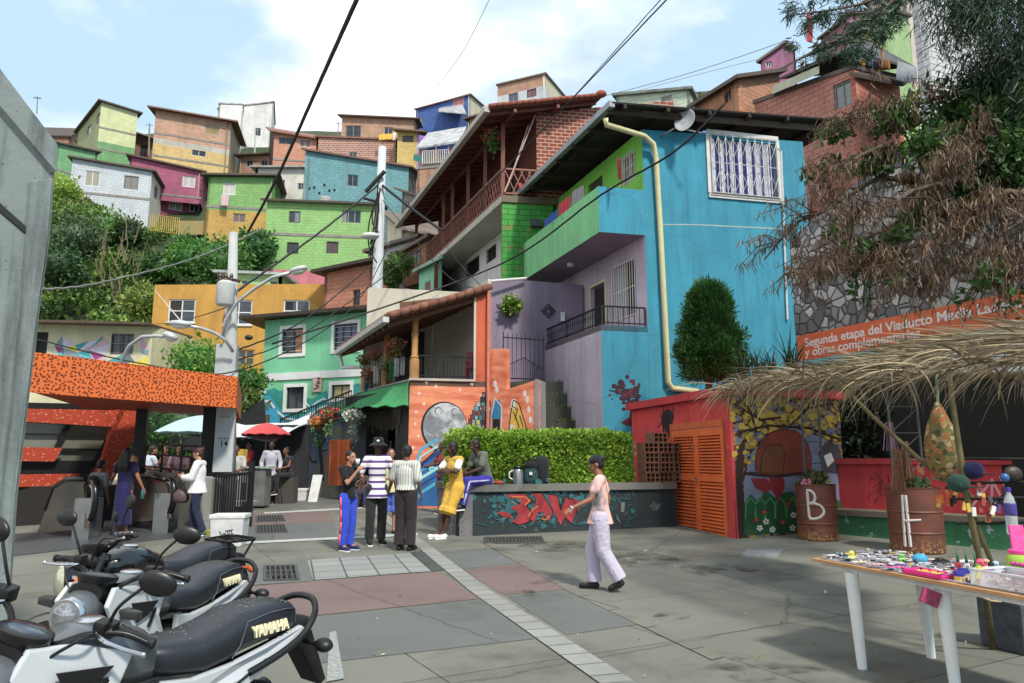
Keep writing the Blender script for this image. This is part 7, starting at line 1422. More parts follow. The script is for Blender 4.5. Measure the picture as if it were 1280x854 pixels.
dangly('white and yellow cloth charms hanging from the lower rail',1228,634,5.9,((220,220,215),(206,170,40),(150,60,50)),12);dangly('black and purple charms hanging beside the white ones',1248,630,5.9,((30,26,36),(90,50,110),(70,70,70)),10);dangly('orange and yellow charms hanging behind the slanting pole',1186,620,6.4,((220,110,30),(230,190,40),(20,20,20)),10);dangly('green and orange charms hanging by the second barrel',1156,596,7,((60,120,60),(220,120,40),(200,60,50)),12)
def tz(px,py,h=.76):
 r=ray(px,py);t_=(h-CAMZ)/r.z;return Vector((0,0,CAMZ))+r*t_
TA,TB=tz(1015,698),tz(1300,750);ab=(TB-TA);ab.z=0;Lt=ab.length;ab.normalize();ac=Vector((-ab.y,ab.x,0));
if ac.x<0:ac=-ac
ac=(ac+Vector((0,.35,0))).normalized()
TBx=TA+ab*2.6;Wt=1.0
tb=thing('trinket_table','long plywood table top on white plastic legs covered with trinkets','table',(TA.x,TA.y,0));m=MB();m.slab([TA,TBx,TBx+ac*Wt,TA+ac*Wt],.022);m.build('table_top',plain((176,130,80),.7,0,.2,5),tb)
m=MB();m.slab([TA+ab*.06+ac*.05+Vector((0,0,-.024)),TBx+ac*.05+Vector((0,0,-.024)),TBx+ac*(Wt-.05)+Vector((0,0,-.024)),TA+ab*.06+ac*(Wt-.05)+Vector((0,0,-.024))],.035);m.build('plastic_frame',plain((206,208,206),.4),tb)
for fx,fy,tx in((1078,836,1066),(1164,822,1154),(1196,872,1175),(1330,880,1272)):
 f=ground_pt(fx,fy);top=Vector((f.x,f.y,.70));u_=(tx-640)/F;top.x=f.x-.03 if True else 0;m=MB();m.tube([f,f.lerp(top,.5),top],[.034,.042,.05],14);m.build('leg',plain((216,220,218),.4,0,.05),tb,smooth=True,auto=50)
def tp_(a,b,h=0):q=TA+ab*a+ac*b;return Vector((q.x,q.y,.762+h))
m=MB();m.slab([tp_(.05,.04,.004),tp_(2.5,.08,.004),tp_(2.5,.95,.004),tp_(.08,.93,.004)],.003);tag(m.build('plastic_sheet',plain((150,150,156),.25,0,.3,9),None),'crumpled grey plastic sheet spread over the trinket table','sheet')
m=MB();cols=[(200,200,205),(40,40,46),(150,150,160),(206,196,180),(120,60,120),(200,60,90),(90,100,110),(220,180,60),(190,120,130),(60,140,150)]
for i in range(900):
 a,b_=rs_.uniform(.08,2.4),rs_.uniform(.06,.9);c=tp_(a,b_,.01+.03*rs_.random()**2);s_=rs_.uniform(.006,.022);mi=rs_.choices(range(10),(9,6,7,5,1,1,4,1,1,1))[0];k=rs_.random()
 if k<.4:m.box(c,(s_*2.2,s_*1.2,s_*.5),M=Matrix.Rotation(rs_.uniform(0,3),3,'Z')@Matrix.Rotation(rs_.uniform(-.5,.5),3,'X'),mi=mi)
 elif k<.7:m.ball(c,s_*.7,n=6,m=4,mi=mi)
 else:q=[c+Vector((s_*1.6*math.cos(a_),s_*1.6*math.sin(a_),.002))for a_ in[k_*1.05 for k_ in range(7)]];m.tube(q,s_*.2,4,mi=mi,cap=False)
tag(m.build('jewellery_heap',[plain(c,.3,.2 if i<3 else 0)for i,c in enumerate(cols)],None),'scattered jumble of beads, rings and tiny trinkets across the table','jewellery',kind='stuff')
def packet(label,a,b_,w,l,col,rz=0,h=.008,grp='flat packets on the trinket table',name='packet'):m=MB();c=tp_(a,b_,.03);m.box(c,(w,l,h),M=Matrix.Rotation(rz,3,'Z')@Matrix.Rotation(rs_.uniform(-.12,.12),3,'X'));tag(m.build(name,plain(col,.35,0,.35,30),None,bevel=.002),label,'packet',grp)
for l_,a,b_,w,l,c,rz in(('white card of rings at the left tip of the table',.12,.1,.08,.06,(215,215,215),.3),('black velvet card beside the yellow toy',.2,.22,.09,.07,(30,30,36),.8),('silver packet near the table left edge',.3,.12,.08,.1,(170,172,180),.2),('purple packet in the middle of the table',.75,.22,.07,.06,(120,70,150),.4),('black packet lying furthest back',.8,.7,.12,.08,(24,24,28),.7),('white envelope standing out at the back edge',.95,.85,.16,.1,(230,230,232),.5),('red and white packet right of centre',1.15,.42,.1,.07,(206,40,60),.1),('pale pink packet along the front edge',.62,.07,.09,.06,(220,160,170),0),('bright pink flat packet at the front edge',.78,.08,.13,.05,(230,60,150),-.2),('dark packet left of the pink tray',.9,.2,.08,.07,(40,36,50),1)):packet(l_,a,b_,w,l,c,rz)
t=thing('pink_tray','shallow bright pink tray holding yellow beads at the front edge of the table','tray',tp_(1.05,.12));c=tp_(1.05,.12,.012);Mz=Matrix.Rotation(math.atan2(ab.y,ab.x),3,'Z');m=MB();m.box(c,(.3,.16,.012),M=Mz)
for dx,dy,sx,sy in((.145,0,.01,.16),(-.145,0,.01,.16),(0,.075,.3,.01),(0,-.075,.3,.01)):m.box(c+Mz@Vector((dx,dy,.012)),(sx,sy,.026),M=Mz)
m.build('tray',plain((236,30,140),.4),t);m=MB()
for i in range(60):m.ball(c+Mz@Vector((rs_.uniform(-.1,.1),rs_.uniform(-.05,.05),.014)),.009,n=6,m=4)
m.build('beads',plain((190,170,40),.5),t)
def toy(label,a,b_,c1,c2,s_=.035,name='toy_figure'):
 c=tp_(a,b_,s_*.8);t=thing(name,label,'toy',tp_(a,b_),group='small toys on the trinket table');m=MB();m.ball(c,(s_,s_*.9,s_*.9),n=14,m=8);m.ball(c+Vector((0,-s_*.2,s_*1.2)),s_*.7,n=12,m=8)
 for k in(-1,1):m.ball(c+Vector((k*s_*.9,-s_*.4,s_*.2)),(s_*.4,s_*.3,s_*.3),n=8,m=6);m.ball(c+Vector((k*s_*.5,-s_*.6,-s_*.6)),(s_*.35,s_*.5,s_*.25),n=8,m=6)
 m.build('body',plain(c1,.5),t,smooth=True);m=MB()
 for k in(-1,1):m.ball(c+Vector((k*s_*.28,-s_*.82,s_*1.35)),s_*.13,n=6,m=5)
 m.build('eyes',plain(c2,.4),t,smooth=True)
toy('yellow toy chick figure near the left end of the table',.3,.18,(230,220,40),(20,20,20),.03);toy('lime green toy frog figure in the middle of the table',.58,.5,(130,220,40),(20,20,20),.026);toy('hot pink toy doll figure in front of the pink lidded tub',1.22,.55,(236,60,110),(30,20,20),.04);toy('peach headed toy figure behind the pink doll',1.2,.68,(214,150,120),(30,20,20),.035);toy('blue and white toy figure right of the pink doll',1.3,.62,(150,180,200),(20,20,20),.036)
blob('yarn_ball','turquoise blue ball of yarn in the middle of the table',tp_(.72,.55,.04),(.055,.05,.042),plain((50,160,200),.9,0,.2,60,.8,120),'yarn ball')
for i in range(3):
 c=tp_(1.02+i*.07,.6);t=thing('green_tip_bottle',['leftmost of the three small bottles with tall green tips','middle one of the three small bottles with tall green tips','rightmost of the three small bottles with tall green tips'][i],'bottle',c,group='small bottles with green tips');m=MB();m.lathe([(.018,0),(.02,.04),(.012,.055)],c,12);m.build('body',plain(((190,40,40),(230,230,225),(40,40,50))[i],.4),t,smooth=True);m=MB();m.lathe([(.012,.055),(.009,.08),(.004,.15)],c,10);m.build('tip',plain((10,90,60),.4),t,smooth=True)
for i,(a,b_,c1,c2)in enumerate(((1.22,.3,(230,190,30),(40,60,150)),(1.26,.16,(235,196,30),(60,50,160)),(1.3,.42,(40,90,190),(220,60,90)))):
 c=tp_(a,b_);t=thing('paint_pot',['yellow pot with a blue band behind the front yellow pot','yellow pot with a purple band at the front edge of the table','blue and pink pot behind the yellow pots'][i],'pot',c,group='little pots on the table');m=MB();m.lathe([(.032,0),(.036,.05),(.03,.052)],c,16);m.build('pot',plain(c1,.4),t,smooth=True,auto=40);m=MB();m.lathe([(.0365,.03),(.0375,.045),(.0365,.06),(.01,.062)],c,16);m.build('band',plain(c2,.4),t)
def jar(label,a,b_,r,h,bodym,lidc,wrap=None,name='jar'):
 c=tp_(a,b_);t=thing(name,label,'jar',c,group='large lidded jars');m=MB();m.lathe([(r*.85,0),(r*.95,.02),(r,h*.5),(r*.92,h*.8),(r*.75,h*.86)],c,24);m.build('body',bodym,t,smooth=True);m=MB();m.lathe([(r*.8,h*.86),(r*.82,h),(r*.7,h*1.02),(.01,h*1.02)],c,24);m.build('lid',plain(lidc,.35),t,smooth=True,auto=50);return t,c
t,c=jar('tub with a hot pink lid and lime label at the back of the table',1.42,.78,.09,.17,plain((150,190,40),.5,0,.1),(240,50,150))
Mq=Vector((-c.x,-c.y,0)).normalized();m=MB()
for k in range(5):
 a_=math.atan2(Mq.y,Mq.x)+(k-2)*.3;m.ball(c+Vector((math.cos(a_)*.09,math.sin(a_)*.09,.085+.006*math.sin(k*3))),(.016,.016,.014),n=8,m=6)
m.build('label_pattern',plain((190,40,130),.5),t)
t,c=jar('clear jar with a yellow lid holding green sprigs',1.75,.72,.12,.2,clearglass(),(230,190,30));m=MB();leafcloud(m,c+Vector((0,0,.06)),(.08,.08,.03),120,.05,rng=rs_,shell=0);m.build('green_sprigs',leafm((30,110,40),(90,160,70),.1),t)
m=MB();c=tp_(1.38,.88,.2);m.hexa([(c.x-.05,c.y,c.z-.1),(c.x+.05,c.y,c.z-.1),(c.x+.05,c.y+.02,c.z-.1),(c.x-.05,c.y+.02,c.z-.1),(c.x-.055,c.y+.01,c.z+.13),(c.x+.045,c.y+.01,c.z+.13),(c.x+.045,c.y+.03,c.z+.13),(c.x-.055,c.y+.03,c.z+.13)]);tag(m.build('pink_bag',plain((226,70,150),.3,0,.25,40),None,bevel=.004),'glossy pink packet standing behind the tub with the pink lid','packet')
def bin_(label,a,b_,w,l,h,cont):
 c=tp_(a,b_,.01);t=thing('plastic_box',label,'box',c,group='clear boxes of trinkets');m=MB();x,y=w/2,l/2
 for dx,dy,sx,sy in((x,0,.006,l),(-x,0,.006,l),(0,y,w,.006),(0,-y,w,.006)):m.box(c+Mz@Vector((dx,dy,h/2)),(sx,sy,h),M=Mz)
 m.box(c,(w,l,.006),M=Mz);m.build('walls',clearglass((236,236,240)),t);m=MB()
 for dx,dy,sx,sy in((x,0,.014,l),(-x,0,.014,l),(0,y,w,.014),(0,-y,w,.014)):m.box(c+Mz@Vector((dx,dy,h)),(sx+.004,sy+.004,.012),M=Mz)
 m.build('rim',plain((206,208,214),.3),t);m=MB()
 for i in range(90):m.box(c+Mz@Vector((rs_.uniform(-x+.02,x-.02),rs_.uniform(-y+.02,y-.02),rs_.uniform(.01,h*.7))),(.03,.018,.014),M=Matrix.Rotation(rs_.uniform(0,3),3,'Z')@Matrix.Rotation(rs_.uniform(-1,1),3,'X'),mi=rs_.randrange(len(cont)))
 m.build('contents',[plain(q,.5)for q in cont],t)
bin_('clear plastic box of pink and purple packets at the right of the table',1.62,.22,.36,.3,.09,((190,60,120),(200,180,190),(120,60,110),(206,150,90)));bin_('clear plastic box of peach coloured pieces at the right frame edge',2.0,.2,.3,.28,.09,((206,160,130),(226,200,180),(180,100,90)));bin_('clear plastic box of pale trinkets behind the pink filled box',1.75,.5,.4,.24,.07,((200,200,210),(230,220,220),(150,160,190),(190,90,90)))
for i,(a,b_,c)in enumerate(((1.36,.2,(60,150,60)),(1.42,.12,(206,200,40)),(1.4,.35,(30,30,36)))):
 c_=tp_(a,b_);m=MB();m.box(c_+Vector((0,0,.06)),(.03,.02,.12),M=Matrix.Rotation(rs_.uniform(-.4,.4),3,'Y'));tag(m.build('figurine_card',plain(c,.5,0,.4,60),None,bevel=.003),['green upright card of charms beside the yellow pots','yellow upright card of charms at the front edge','dark upright card of charms behind the green one'][i],'card')
m=MB();c=tp_(1.1,.02,-.12);m.box(c,(.12,.03,.1),M=Matrix.Rotation(.4,3,'Y'));tag(m.build('dangling_packet',plain((150,40,90),.4,0,.4,30),None,bevel=.004),'purple packet dangling under the table edge','packet')
p=ground_pt(1268,815);m=MB();m.box((p.x+.12,p.y+.1,.2),(.4,.4,.4),.3);tag(m.build('stone_block',plain((70,76,84),.95,0,.3,12,.8,30),None,bevel=.02),'speckled dark concrete block under the right side of the table','block')
m=MB();m.lathe([(.14,0),(.2,.1),(.21,.11),(.2,.12),(.12,.02)],(p.x+.1,p.y+.1,.41),20);tag(m.build('blue_basin',plain((20,50,160),.4),None,smooth=True),'blue plastic basin on the concrete block under the table','basin')
m=MB()
for i in range(70):
 q=G(rs_.uniform(380,1280),rs_.uniform(680,850));q.z=gz(q.x,q.y)+.012;leafcloud(m,q,(.01,.01,.001),1,.05 if i%3 else .03,rng=rs_,shell=0)
tag(m.build('fallen_leaves',leafm((120,100,60),(190,180,150),0),None),'dry fallen leaves and litter specks dotted over the paving','litter',kind='stuff')
rh=random.Random(201);m=MB()
def inhouse(p):return False
for i in range(2600):
 x=rh.uniform(-44,-9.5);y=rh.uniform(39.5,63);z=T(x,y)
 if x>-16 and y>50:continue
 g=noise.noise(Vector((x*.16,y*.16,5)));
 if g<-.28:continue
 r=rh.uniform(.5,1.3)*(1+.9*g);leafcloud(m,(x,y,z+r*.25),(r,r,r*.7),34,.36,rng=rh,shell=.6,aspect=.6,mi=0 if g+rh.gauss(0,.1)>0 else 1)
m.build('hillside_vegetation',[leafm((60,104,28),(140,172,60),.25),leafm((30,66,22),(84,124,44),.2)],None);o=bpy.data.objects['hillside_vegetation'];tag(o,'dense green scrub covering the hillside between the houses','scrub',kind='stuff')
m=MB()
for i in range(500):
 x=rh.uniform(-12,30);y=rh.uniform(39,80);z=T(x,y);r=rh.uniform(.5,1.2);leafcloud(m,(x,y,z+.2),(r,r,r*.6),16,.4,rng=rh,shell=.5,aspect=.6)
tag(m.build('ground_scrub',leafm((40,70,24),(90,120,44),.2),None),'patchy scrub on the steep ground among the houses','scrub',kind='stuff')
for i,(x,y,Y,r,lab,lf_)in enumerate(((76,240,56,1.6,'yellow green tree poking up beside the concrete pillar',((100,140,30),(190,206,70))),(84,272,55,1.6,'bushy tree below the white block house at the left',((50,90,26),(140,160,60))),(105,266,57,1.4,'rounded olive bush in front of the white block house',((60,90,30),(130,140,60))),(130,285,56,1.9,'broad bush under the left window of the white block house',((56,104,34),(130,164,66))),(160,294,56,1.4,'dark bush at the foot of the white block house',((20,50,20),(60,100,40))),(240,325,50,1.9,'dense light green bush below the yellow wall',((40,96,24),(100,160,50))),(280,330,48,2.0,'dense green bush beside the lime green block house',((36,86,24),(96,150,50))),(318,310,50,1.5,'tall green bush against the lime green block house',((30,80,30),(80,140,56))),(200,335,52,1.4,'dark green bush in the middle of the slope',((34,80,24),(90,130,50))),(72,335,46,1.8,'dark tree mass beside the concrete pillar',((24,56,24),(70,110,50))),(95,300,50,2.0,'grey green tree with large leaves at the left of the slope',((40,70,40),(110,130,80))),(180,376,43,1.2,'yellow green bush on the slope above the rusty roof',((80,110,30),(150,170,60))))):
 bush('tree' if 'tree' in lab else 'bush',lab,P(x,y,Y),(r,r,r*.85),int(900*r),.3,lf_,cat='tree' if 'tree' in lab else 'bush',trunk=.6 if 'tree' in lab else .0,group='bushes on the green slope')
m=MB()
for i in range(26):
 p=P(rh.uniform(120,175),rh.uniform(300,395),rh.uniform(43,50));q=p+Vector((rh.uniform(-.8,.8),0,rh.uniform(1,2.6)));m.tube([p,p.lerp(q,.5)+Vector((rh.gauss(0,.2),0,0)),q],[.05,.035,.015],4)
tag(m.build('bare_stems',plain((110,96,70),.95),None),'bare dry stems standing in the scrub above the mural building','stems',kind='stuff')
for i,(x,y,Y,r,lab,lf_)in enumerate(((247,452,25,1.0,'bright green bush showing above the orange canopy',((50,110,24),(130,180,50))),(272,458,24.5,.7,'smaller bush above the canopy next to the lamp pole',((60,110,30),(120,170,50))),(215,530,26,1.8,'leafy dark bush seen under the orange canopy',((24,66,20),(80,130,40))),(180,545,27,1.6,'dark bush left of the leafy one under the canopy',((20,54,18),(60,100,34))),(310,478,28,.8,'trailing bush on the ochre building ledge',((40,90,24),(100,150,40))),(300,505,27,.9,'scraggly bush on the stone bank by the seafoam house',((50,80,24),(110,130,50))),(500,330,33,.7,'grassy bush growing by the white graffitied facade',((50,90,30),(110,140,60))),(490,322+28,33.4,.5,'small weeds under the white graffitied facade',((50,90,30),(110,140,60))))):
 bush('bush',lab,P(x,y,Y),(r,r*.8,r*.75),int(1100*r),.17,lf_,cat='bush',group='bushes behind the station')
sb=thing('stone_bank','mossy rubble bank under the ochre building behind the station','bank',P(230,590,27));m=MB();Wk=Wall(xy(P(150,560,28)),xy(P(332,560,26.5)));wallpanel('bank_wall',sb,Wk,plaster((92,88,66),.6,patch=.08,patchcol=(60,84,40)),.2,Wk.z(240,520));
m=MB();m.prism([P(300,536,25),P(300,520,25),P(330,498,25.5),P(333,536,25.5)],(0,.05,0));m.build('black_plastic',cloth((24,26,30)),sb)
m=MB();m.prism([P(210,560,25),P(215,540,25),P(260,548,25),P(262,566,25)],(0,.05,0));m.build('black_plastic',cloth((28,28,32)),sb);
def loft(mb,secs,n=24,pw=2.6,mi=None):
 """secs: (x, y0, zc, halfwidth, halfheight) along x"""
 b=len(mb.v)
 for x,y0,zc,hw,hh in secs:
  for k in range(n):
   a=2*math.pi*k/n;c,s_=math.cos(a),math.sin(a);mb.v.append(Vector((x,y0+hw*math.copysign(abs(c)**(2/pw),c),zc+hh*math.copysign(abs(s_)**(2/pw),s_))))
 for i in range(len(secs)-1):
  for k in range(n):mb.f.append((b+i*n+k,b+i*n+(k+1)%n,b+(i+1)*n+(k+1)%n,b+(i+1)*n+k));mb.mi.append(mi or 0);mb.uv.append(None)
 for q in(tuple(b+k for k in range(n))[::-1],tuple(b+(len(secs)-1)*n+k for k in range(n))):mb.f.append(q);mb.mi.append(mi or 0);mb.uv.append(None)
def wheel(parent,x,r,w,name='wheel',M=None,disc=False):
 m=MB();m2=MB();RX=Matrix.Rotation(math.pi/2,3,'X')
 m.lathe([(r-.07,-w*.42),(r-.02,-w*.5),(r-.002,-w*.2),(r,0),(r-.002,w*.2),(r-.02,w*.5),(r-.07,w*.42)],(x,0,r),40,M=RX)
 if M:m.v=[M@v for v in m.v]
 o=m.build(name,plain((20,20,21),.85,0,.1,20,.5,60),parent,smooth=True,local=True,auto=40)
 m2.lathe([(r-.09,-.035),(r-.066,-.04),(r-.066,.04),(r-.09,.035)],(x,0,r),36,M=RX);m2.lathe([(.045,-.07),(.05,.0),(.045,.07)],(x,0,r),16,M=RX)
 for k in range(6):a=k*math.pi/3;m2.beam((x+.04*math.cos(a),0,r+.04*math.sin(a)),(x+(r-.08)*math.cos(a+.12),0,r+(r-.08)*math.sin(a+.12)),.03,.035,up=(0,1,0))
 if disc:m2.lathe([(.12,.05),(.12,.055)],(x,0,r),24,M=RX)
 if M:m2.v=[M@v for v in m2.v]
 m2.build('rim',plain((40,40,42),.35,.6),o,local=True,smooth=True,auto=35);MW[o]=Matrix.Identity(4)
BK=lambda:plain((17,18,20),.45,0,.08,10);SEATM=None
def seat_mat():
 b=NB('seat_vinyl');v=b.coord();b.col(b.mix(b.noise(5,4,v),rgb((22,25,31)),rgb((34,38,46))));b.rough(.38);b.b.inputs['Specular IOR Level'].default_value=.5
 n=b.noise(220,2,v);vo=b.n('ShaderNodeTexVoronoi');vo.inputs['Scale'].default_value=55;b.l(v,vo.inputs[0]);rr_=b.ramp(vo.outputs[0],[(.10,(1,1,1)),(.16,(0,0,0))]);mm=b.mix(1.0,b.mix(.92,n,(.5,.5,.5,1)),rr_,'ADD');b.bump(mm,.35,.004);return b.m
def cr_(pts,k=5):
 P_=[Vector(p)for p in pts];o=[]
 for i in range(len(P_)-1):
  a,b,c,d=P_[max(i-1,0)],P_[i],P_[i+1],P_[min(i+2,len(P_)-1)]
  for j in range(k):u=j/k;o.append(.5*((2*b)+(c-a)*u+(2*a-5*b+4*c-d)*u*u+(3*b-a-3*c+d)*u**3))
 return o+[P_[-1]]
SEATM=seat_mat();CHR=plain((196,198,202),.2,.95,.03)
def motorcycle(label,style,loc,rz,steer,lean,group='motorcycles parked in a row'):
 t=thing('motorcycle',label,'motorcycle',(0,0,0),0,group);t.location=loc;t.rotation_euler=(lean,0,rz);MW[t]=Matrix.Identity(4)
 white=style=='white';bodyc=plain((178,184,188),.28,0,.05,3,coat=.6)if white else plain((14,15,18),.22,0,.05,4,coat=.8);black=BK();gls=plain((12,13,16),.15,0,.05,4,coat=.5)
 def B(mb,name,mt,parent=t,smooth=True,auto=40,bevel=0,xf=None):
  if xf is not None:mb.v=[xf@v for v in mb.v]
  return mb.build(name,mt,parent,smooth=smooth,local=True,auto=auto,bevel=bevel)
 SA=Vector((.44,0,.9));axis=Vector((-.42,0,.9)).normalized();ST=Matrix.Translation(SA)@Matrix.Rotation(steer,4,axis)@Matrix.Translation(-SA)
 wheel(t,-.64,.30,.11);wheel(t,.72,.30,.09,M=ST,disc=True)
 m=MB();m.tube([(.42,0,.86),(.3,0,.72),(.1,0,.70),(-.3,0,.66),(-.8,0,.74)],.025,8);m.tube([(.42,0,.82),(.3,0,.45),(.15,0,.22),(-.2,0,.22),(-.25,0,.5)],.022,8)
 for s_ in(-1,1):m.tube([(-.2,.09*s_,.33),(-.64,.1*s_,.3)],.022,8);m.tube([(-.64,.12*s_,.32),(-.45,.13*s_,.64)],[.03,.03],10)
 B(m,'frame',black);m=MB();m.box((.08,0,.38),(.34,.26,.24));m.lathe([(.11,-.16),(.12,-.15),(.12,.15),(.11,.16)],(-.08,0,.36),24,M=Matrix.Rotation(math.pi/2,3,'X'));B(m,'engine',plain((70,72,74),.45,.6),bevel=.02)
 m=MB()
 for k in range(7):m.box((.16+.01*k,0,.50+.022*k),(.17,.2,.010))
 m.box((.2,0,.57),(.13,.14,.17));B(m,'cylinder',plain((54,55,57),.5,.5),smooth=False)
 m=MB();m.tube([(.28,-.06,.48),(.33,-.1,.36),(.1,-.14,.22),(-.3,-.16,.25)],.022,8);m.tube([(-.3,-.17,.27),(-.5,-.18,.34),(-.95,-.18,.46)],[.035,.055,.06],14);B(m,'exhaust',plain((60,60,62),.4,.7))
 m=MB();loft(m,[(.45,0,.86,.05,.05),(.40,0,.87,.10,.09),(.28,0,.885,.14,.12),(.12,0,.875,.145,.12),(-.02,0,.84,.12,.10),(-.1,0,.80,.085,.06)],pw=2.4)
 B(m,'tank',plain((92,98,102),.3,.4,.05,4,coat=.4)if white else bodyc);m=MB();m.lathe([(.055,0),(.058,.012),(.045,.018),(.01,.02)],(.2,0,.995),20);B(m,'fuel_cap',CHR)
 for s_ in(-1,1):
  if white:
   m=MB();o0,o1=.155*s_,.185*s_;pts=[(.56,.90),(.50,.98),(.34,.97),(.10,.90),(.16,.80),(.05,.60),(.22,.56),(.40,.70),(.50,.78)]
   q0=[Vector((x,(.11+.05*min(1,max(0,(1.0-z)*4)))*s_,z))for x,z in pts];m.prism(q0,(0,.028*s_,0));sh=B(m,'shroud',bodyc,smooth=False,bevel=.008)
   m=MB();yy=.196*s_
   for a,b_ in(((.46,.80),(.28,.66)),((.28,.66),(.20,.66)),((.34,.84),(.22,.84)),((.22,.84),(.26,.76)),((.18,.72),(.14,.62)),((.14,.62),(.24,.60))):m.beam((a[0],yy-.006*s_,a[1]),(b_[0],yy-.006*s_,b_[1]),.012,.012,up=(0,1,0))
   m.prism([Vector((x,yy-.012*s_,z))for x,z in((.42,.90),(.2,.88),(.28,.82),(.36,.80))],(0,.008*s_,0));B(m,'shroud_stripe',black,sh,smooth=False)
 m=MB();secs=[(.02,0,.815,.075,.05),(-.02,0,.825,.11,.06),(-.12,0,.815,.135,.07),(-.26,0,.805,.15,.075),(-.38,0,.825,.15,.082),(-.48,0,.855,.145,.085),(-.62,0,.87,.135,.085),(-.74,0,.872,.122,.078),(-.81,0,.868,.105,.066),(-.845,0,.86,.08,.045),(-.855,0,.855,.05,.025)]
 loft(m,secs,28,3.0);seat=B(m,'seat',SEATM,auto=60)
 for s_ in(-1,1):
  m=MB();pts=[Vector((x,s_*(hw*.965),zc+hh*.35))for x,_,zc,hw,hh in secs[2:9]];pts=[Vector((-.40,s_*.150,.775)),Vector((-.44,s_*.15,.82))]+[Vector((x,s_*(hw*.95+.002),zc+hh*.62))for x,_,zc,hw,hh in secs[5:9]]+[Vector((-.825,s_*.10,.84))];m.tube(pts,.0032,6);B(m,'piping',plain((70,74,82),.6),seat)
  if white:
   n_=Vector((-.10,1,.16)).normalized()if s_>0 else Vector((-.10,-1,.16)).normalized();xdir=Vector((-s_,0,0));xdir=(xdir-n_*xdir.dot(n_)).normalized();ydir=n_.cross(xdir);Mt=Matrix((xdir,ydir,n_)).transposed().to_4x4();Mt.translation=Vector((-.625,s_*.1445,.838))
   textmesh('lettering','YAMAHA',.064,Mt,plain((226,218,176),.5,0,.03),None,.006,.0022,sx=.92).parent=seat
 if white:
  m=MB();rd=random.Random(int(loc[0]*100))
  for _ in range(130):
   x=rd.uniform(-.80,-.1);i=max(k for k in range(len(secs))if secs[k][0]>=x);a_,b_=secs[i],secs[min(i+1,len(secs)-1)];f=(a_[0]-x)/max(1e-4,a_[0]-b_[0]);hw=a_[3]+(b_[3]-a_[3])*f;top=a_[2]+a_[4]+(b_[2]+b_[4]-a_[2]-a_[4])*f;y=rd.uniform(-.72,.72)*hw;top-=(abs(y)/hw)**3*.02
   r=rd.uniform(.0012,.0034);m.ball((x,y,top-.0005),(r,r,r*.6),n=6,m=4)
  dr=B(m,'water_drops',plain((130,138,150),.05,.2,0),seat);dr['kind']='stuff'
 tailc=bodyc
 for s_ in(-1,1):
  m=MB();pts=[(-.05,.76),(-.05,.62),(-.2,.52),(-.36,.58),(-.62,.70),(-.90,.80),(-.86,.825),(-.6,.79),(-.4,.755),(-.2,.74)];m.prism([Vector((x,(.125 if x>-.7 else .085)*s_,z))for x,z in pts],(0,.03*s_,0));sc_=B(m,'side_cover',tailc if white else gls,smooth=False,bevel=.008)
  m=MB();m.prism([Vector((x,.157*s_,z))for x,z in((-.09,.70),(-.10,.63),(-.2,.57),(-.3,.62),(-.24,.71))],(0,.006*s_,0));m.beam((-.34,.158*s_,.63),(-.6,.158*s_,.735),.008,.008,up=(0,1,0));B(m,'cover_insert',black,sc_,smooth=False)
 m=MB();loft(m,[(-.80,0,.79,.09,.05),(-.90,0,.80,.085,.05),(-.98,0,.80,.06,.035)]);B(m,'tail_cowl',black);m=MB();loft(m,[(-.965,0,.80,.062,.034),(-1.0,0,.795,.055,.028),(-1.01,0,.79,.03,.015)]);B(m,'tail_light',plain((120,12,14),.15,0,.05,5))
 if white:
  m=MB()
  m.tube(cr_([(-.5,-.16,.70),(-.66,-.175,.745),(-.80,-.175,.80),(-.90,-.15,.87),(-.965,-.08,.915),(-.985,0,.925),(-.965,.08,.915),(-.90,.15,.87),(-.80,.175,.80),(-.66,.175,.745),(-.5,.16,.70)]),.016,10)
  B(m,'grab_rail',plain((16,17,18),.3))
 else:
  m=MB();z=.955
  for x in(-.74,-.82,-.9,-.98):m.tube([(x,-.13,z),(x,.13,z)],.007,6)
  m.tube([(-.68,-.12,z),(-.68,.12,z),(-.98,.15,z),(-1.04,.1,z),(-1.04,-.1,z),(-.98,-.15,z),(-.68,-.12,z)],.010,8)
  for s_ in(-1,1):m.tube([(-.70,.12*s_,z),(-.72,.13*s_,.80)],.01,6);m.tube([(-.98,.14*s_,z),(-.86,.12*s_,.78)],.01,6)
  B(m,'luggage_rack',plain((16,17,18),.35,.4))
 m=MB();m.prism([Vector((x,-.07,z))for x,z in((-.86,.76),(-.98,.78),(-1.12,.52),(-1.08,.50),(-.92,.70))],(0,.14,0));B(m,'rear_fender',black,smooth=False,bevel=.006)
 for s_ in(-1,1):
  m=MB();m.tube([(-.93,.05*s_,.735),(-.94,.15*s_,.735)],.011,6);m.ball((-.945,.19*s_,.735),(.045,.05,.032),n=12,m=8);B(m,'turn_signal',black if white else plain((200,90,10),.25))
 m=MB()
 for s_ in(-1,1):m.tube([(.72,.1*s_,.3),(.60,.1*s_,.55),(.47,.1*s_,.84),(.42,.1*s_,.96)],[.03,.028,.022,.022],12)
 m.box((.43,0,.93),(.06,.24,.03));m.box((.49,0,.80),(.06,.24,.03));B(m,'fork',plain((46,47,50),.35,.6),xf=ST)
 m=MB();n=12
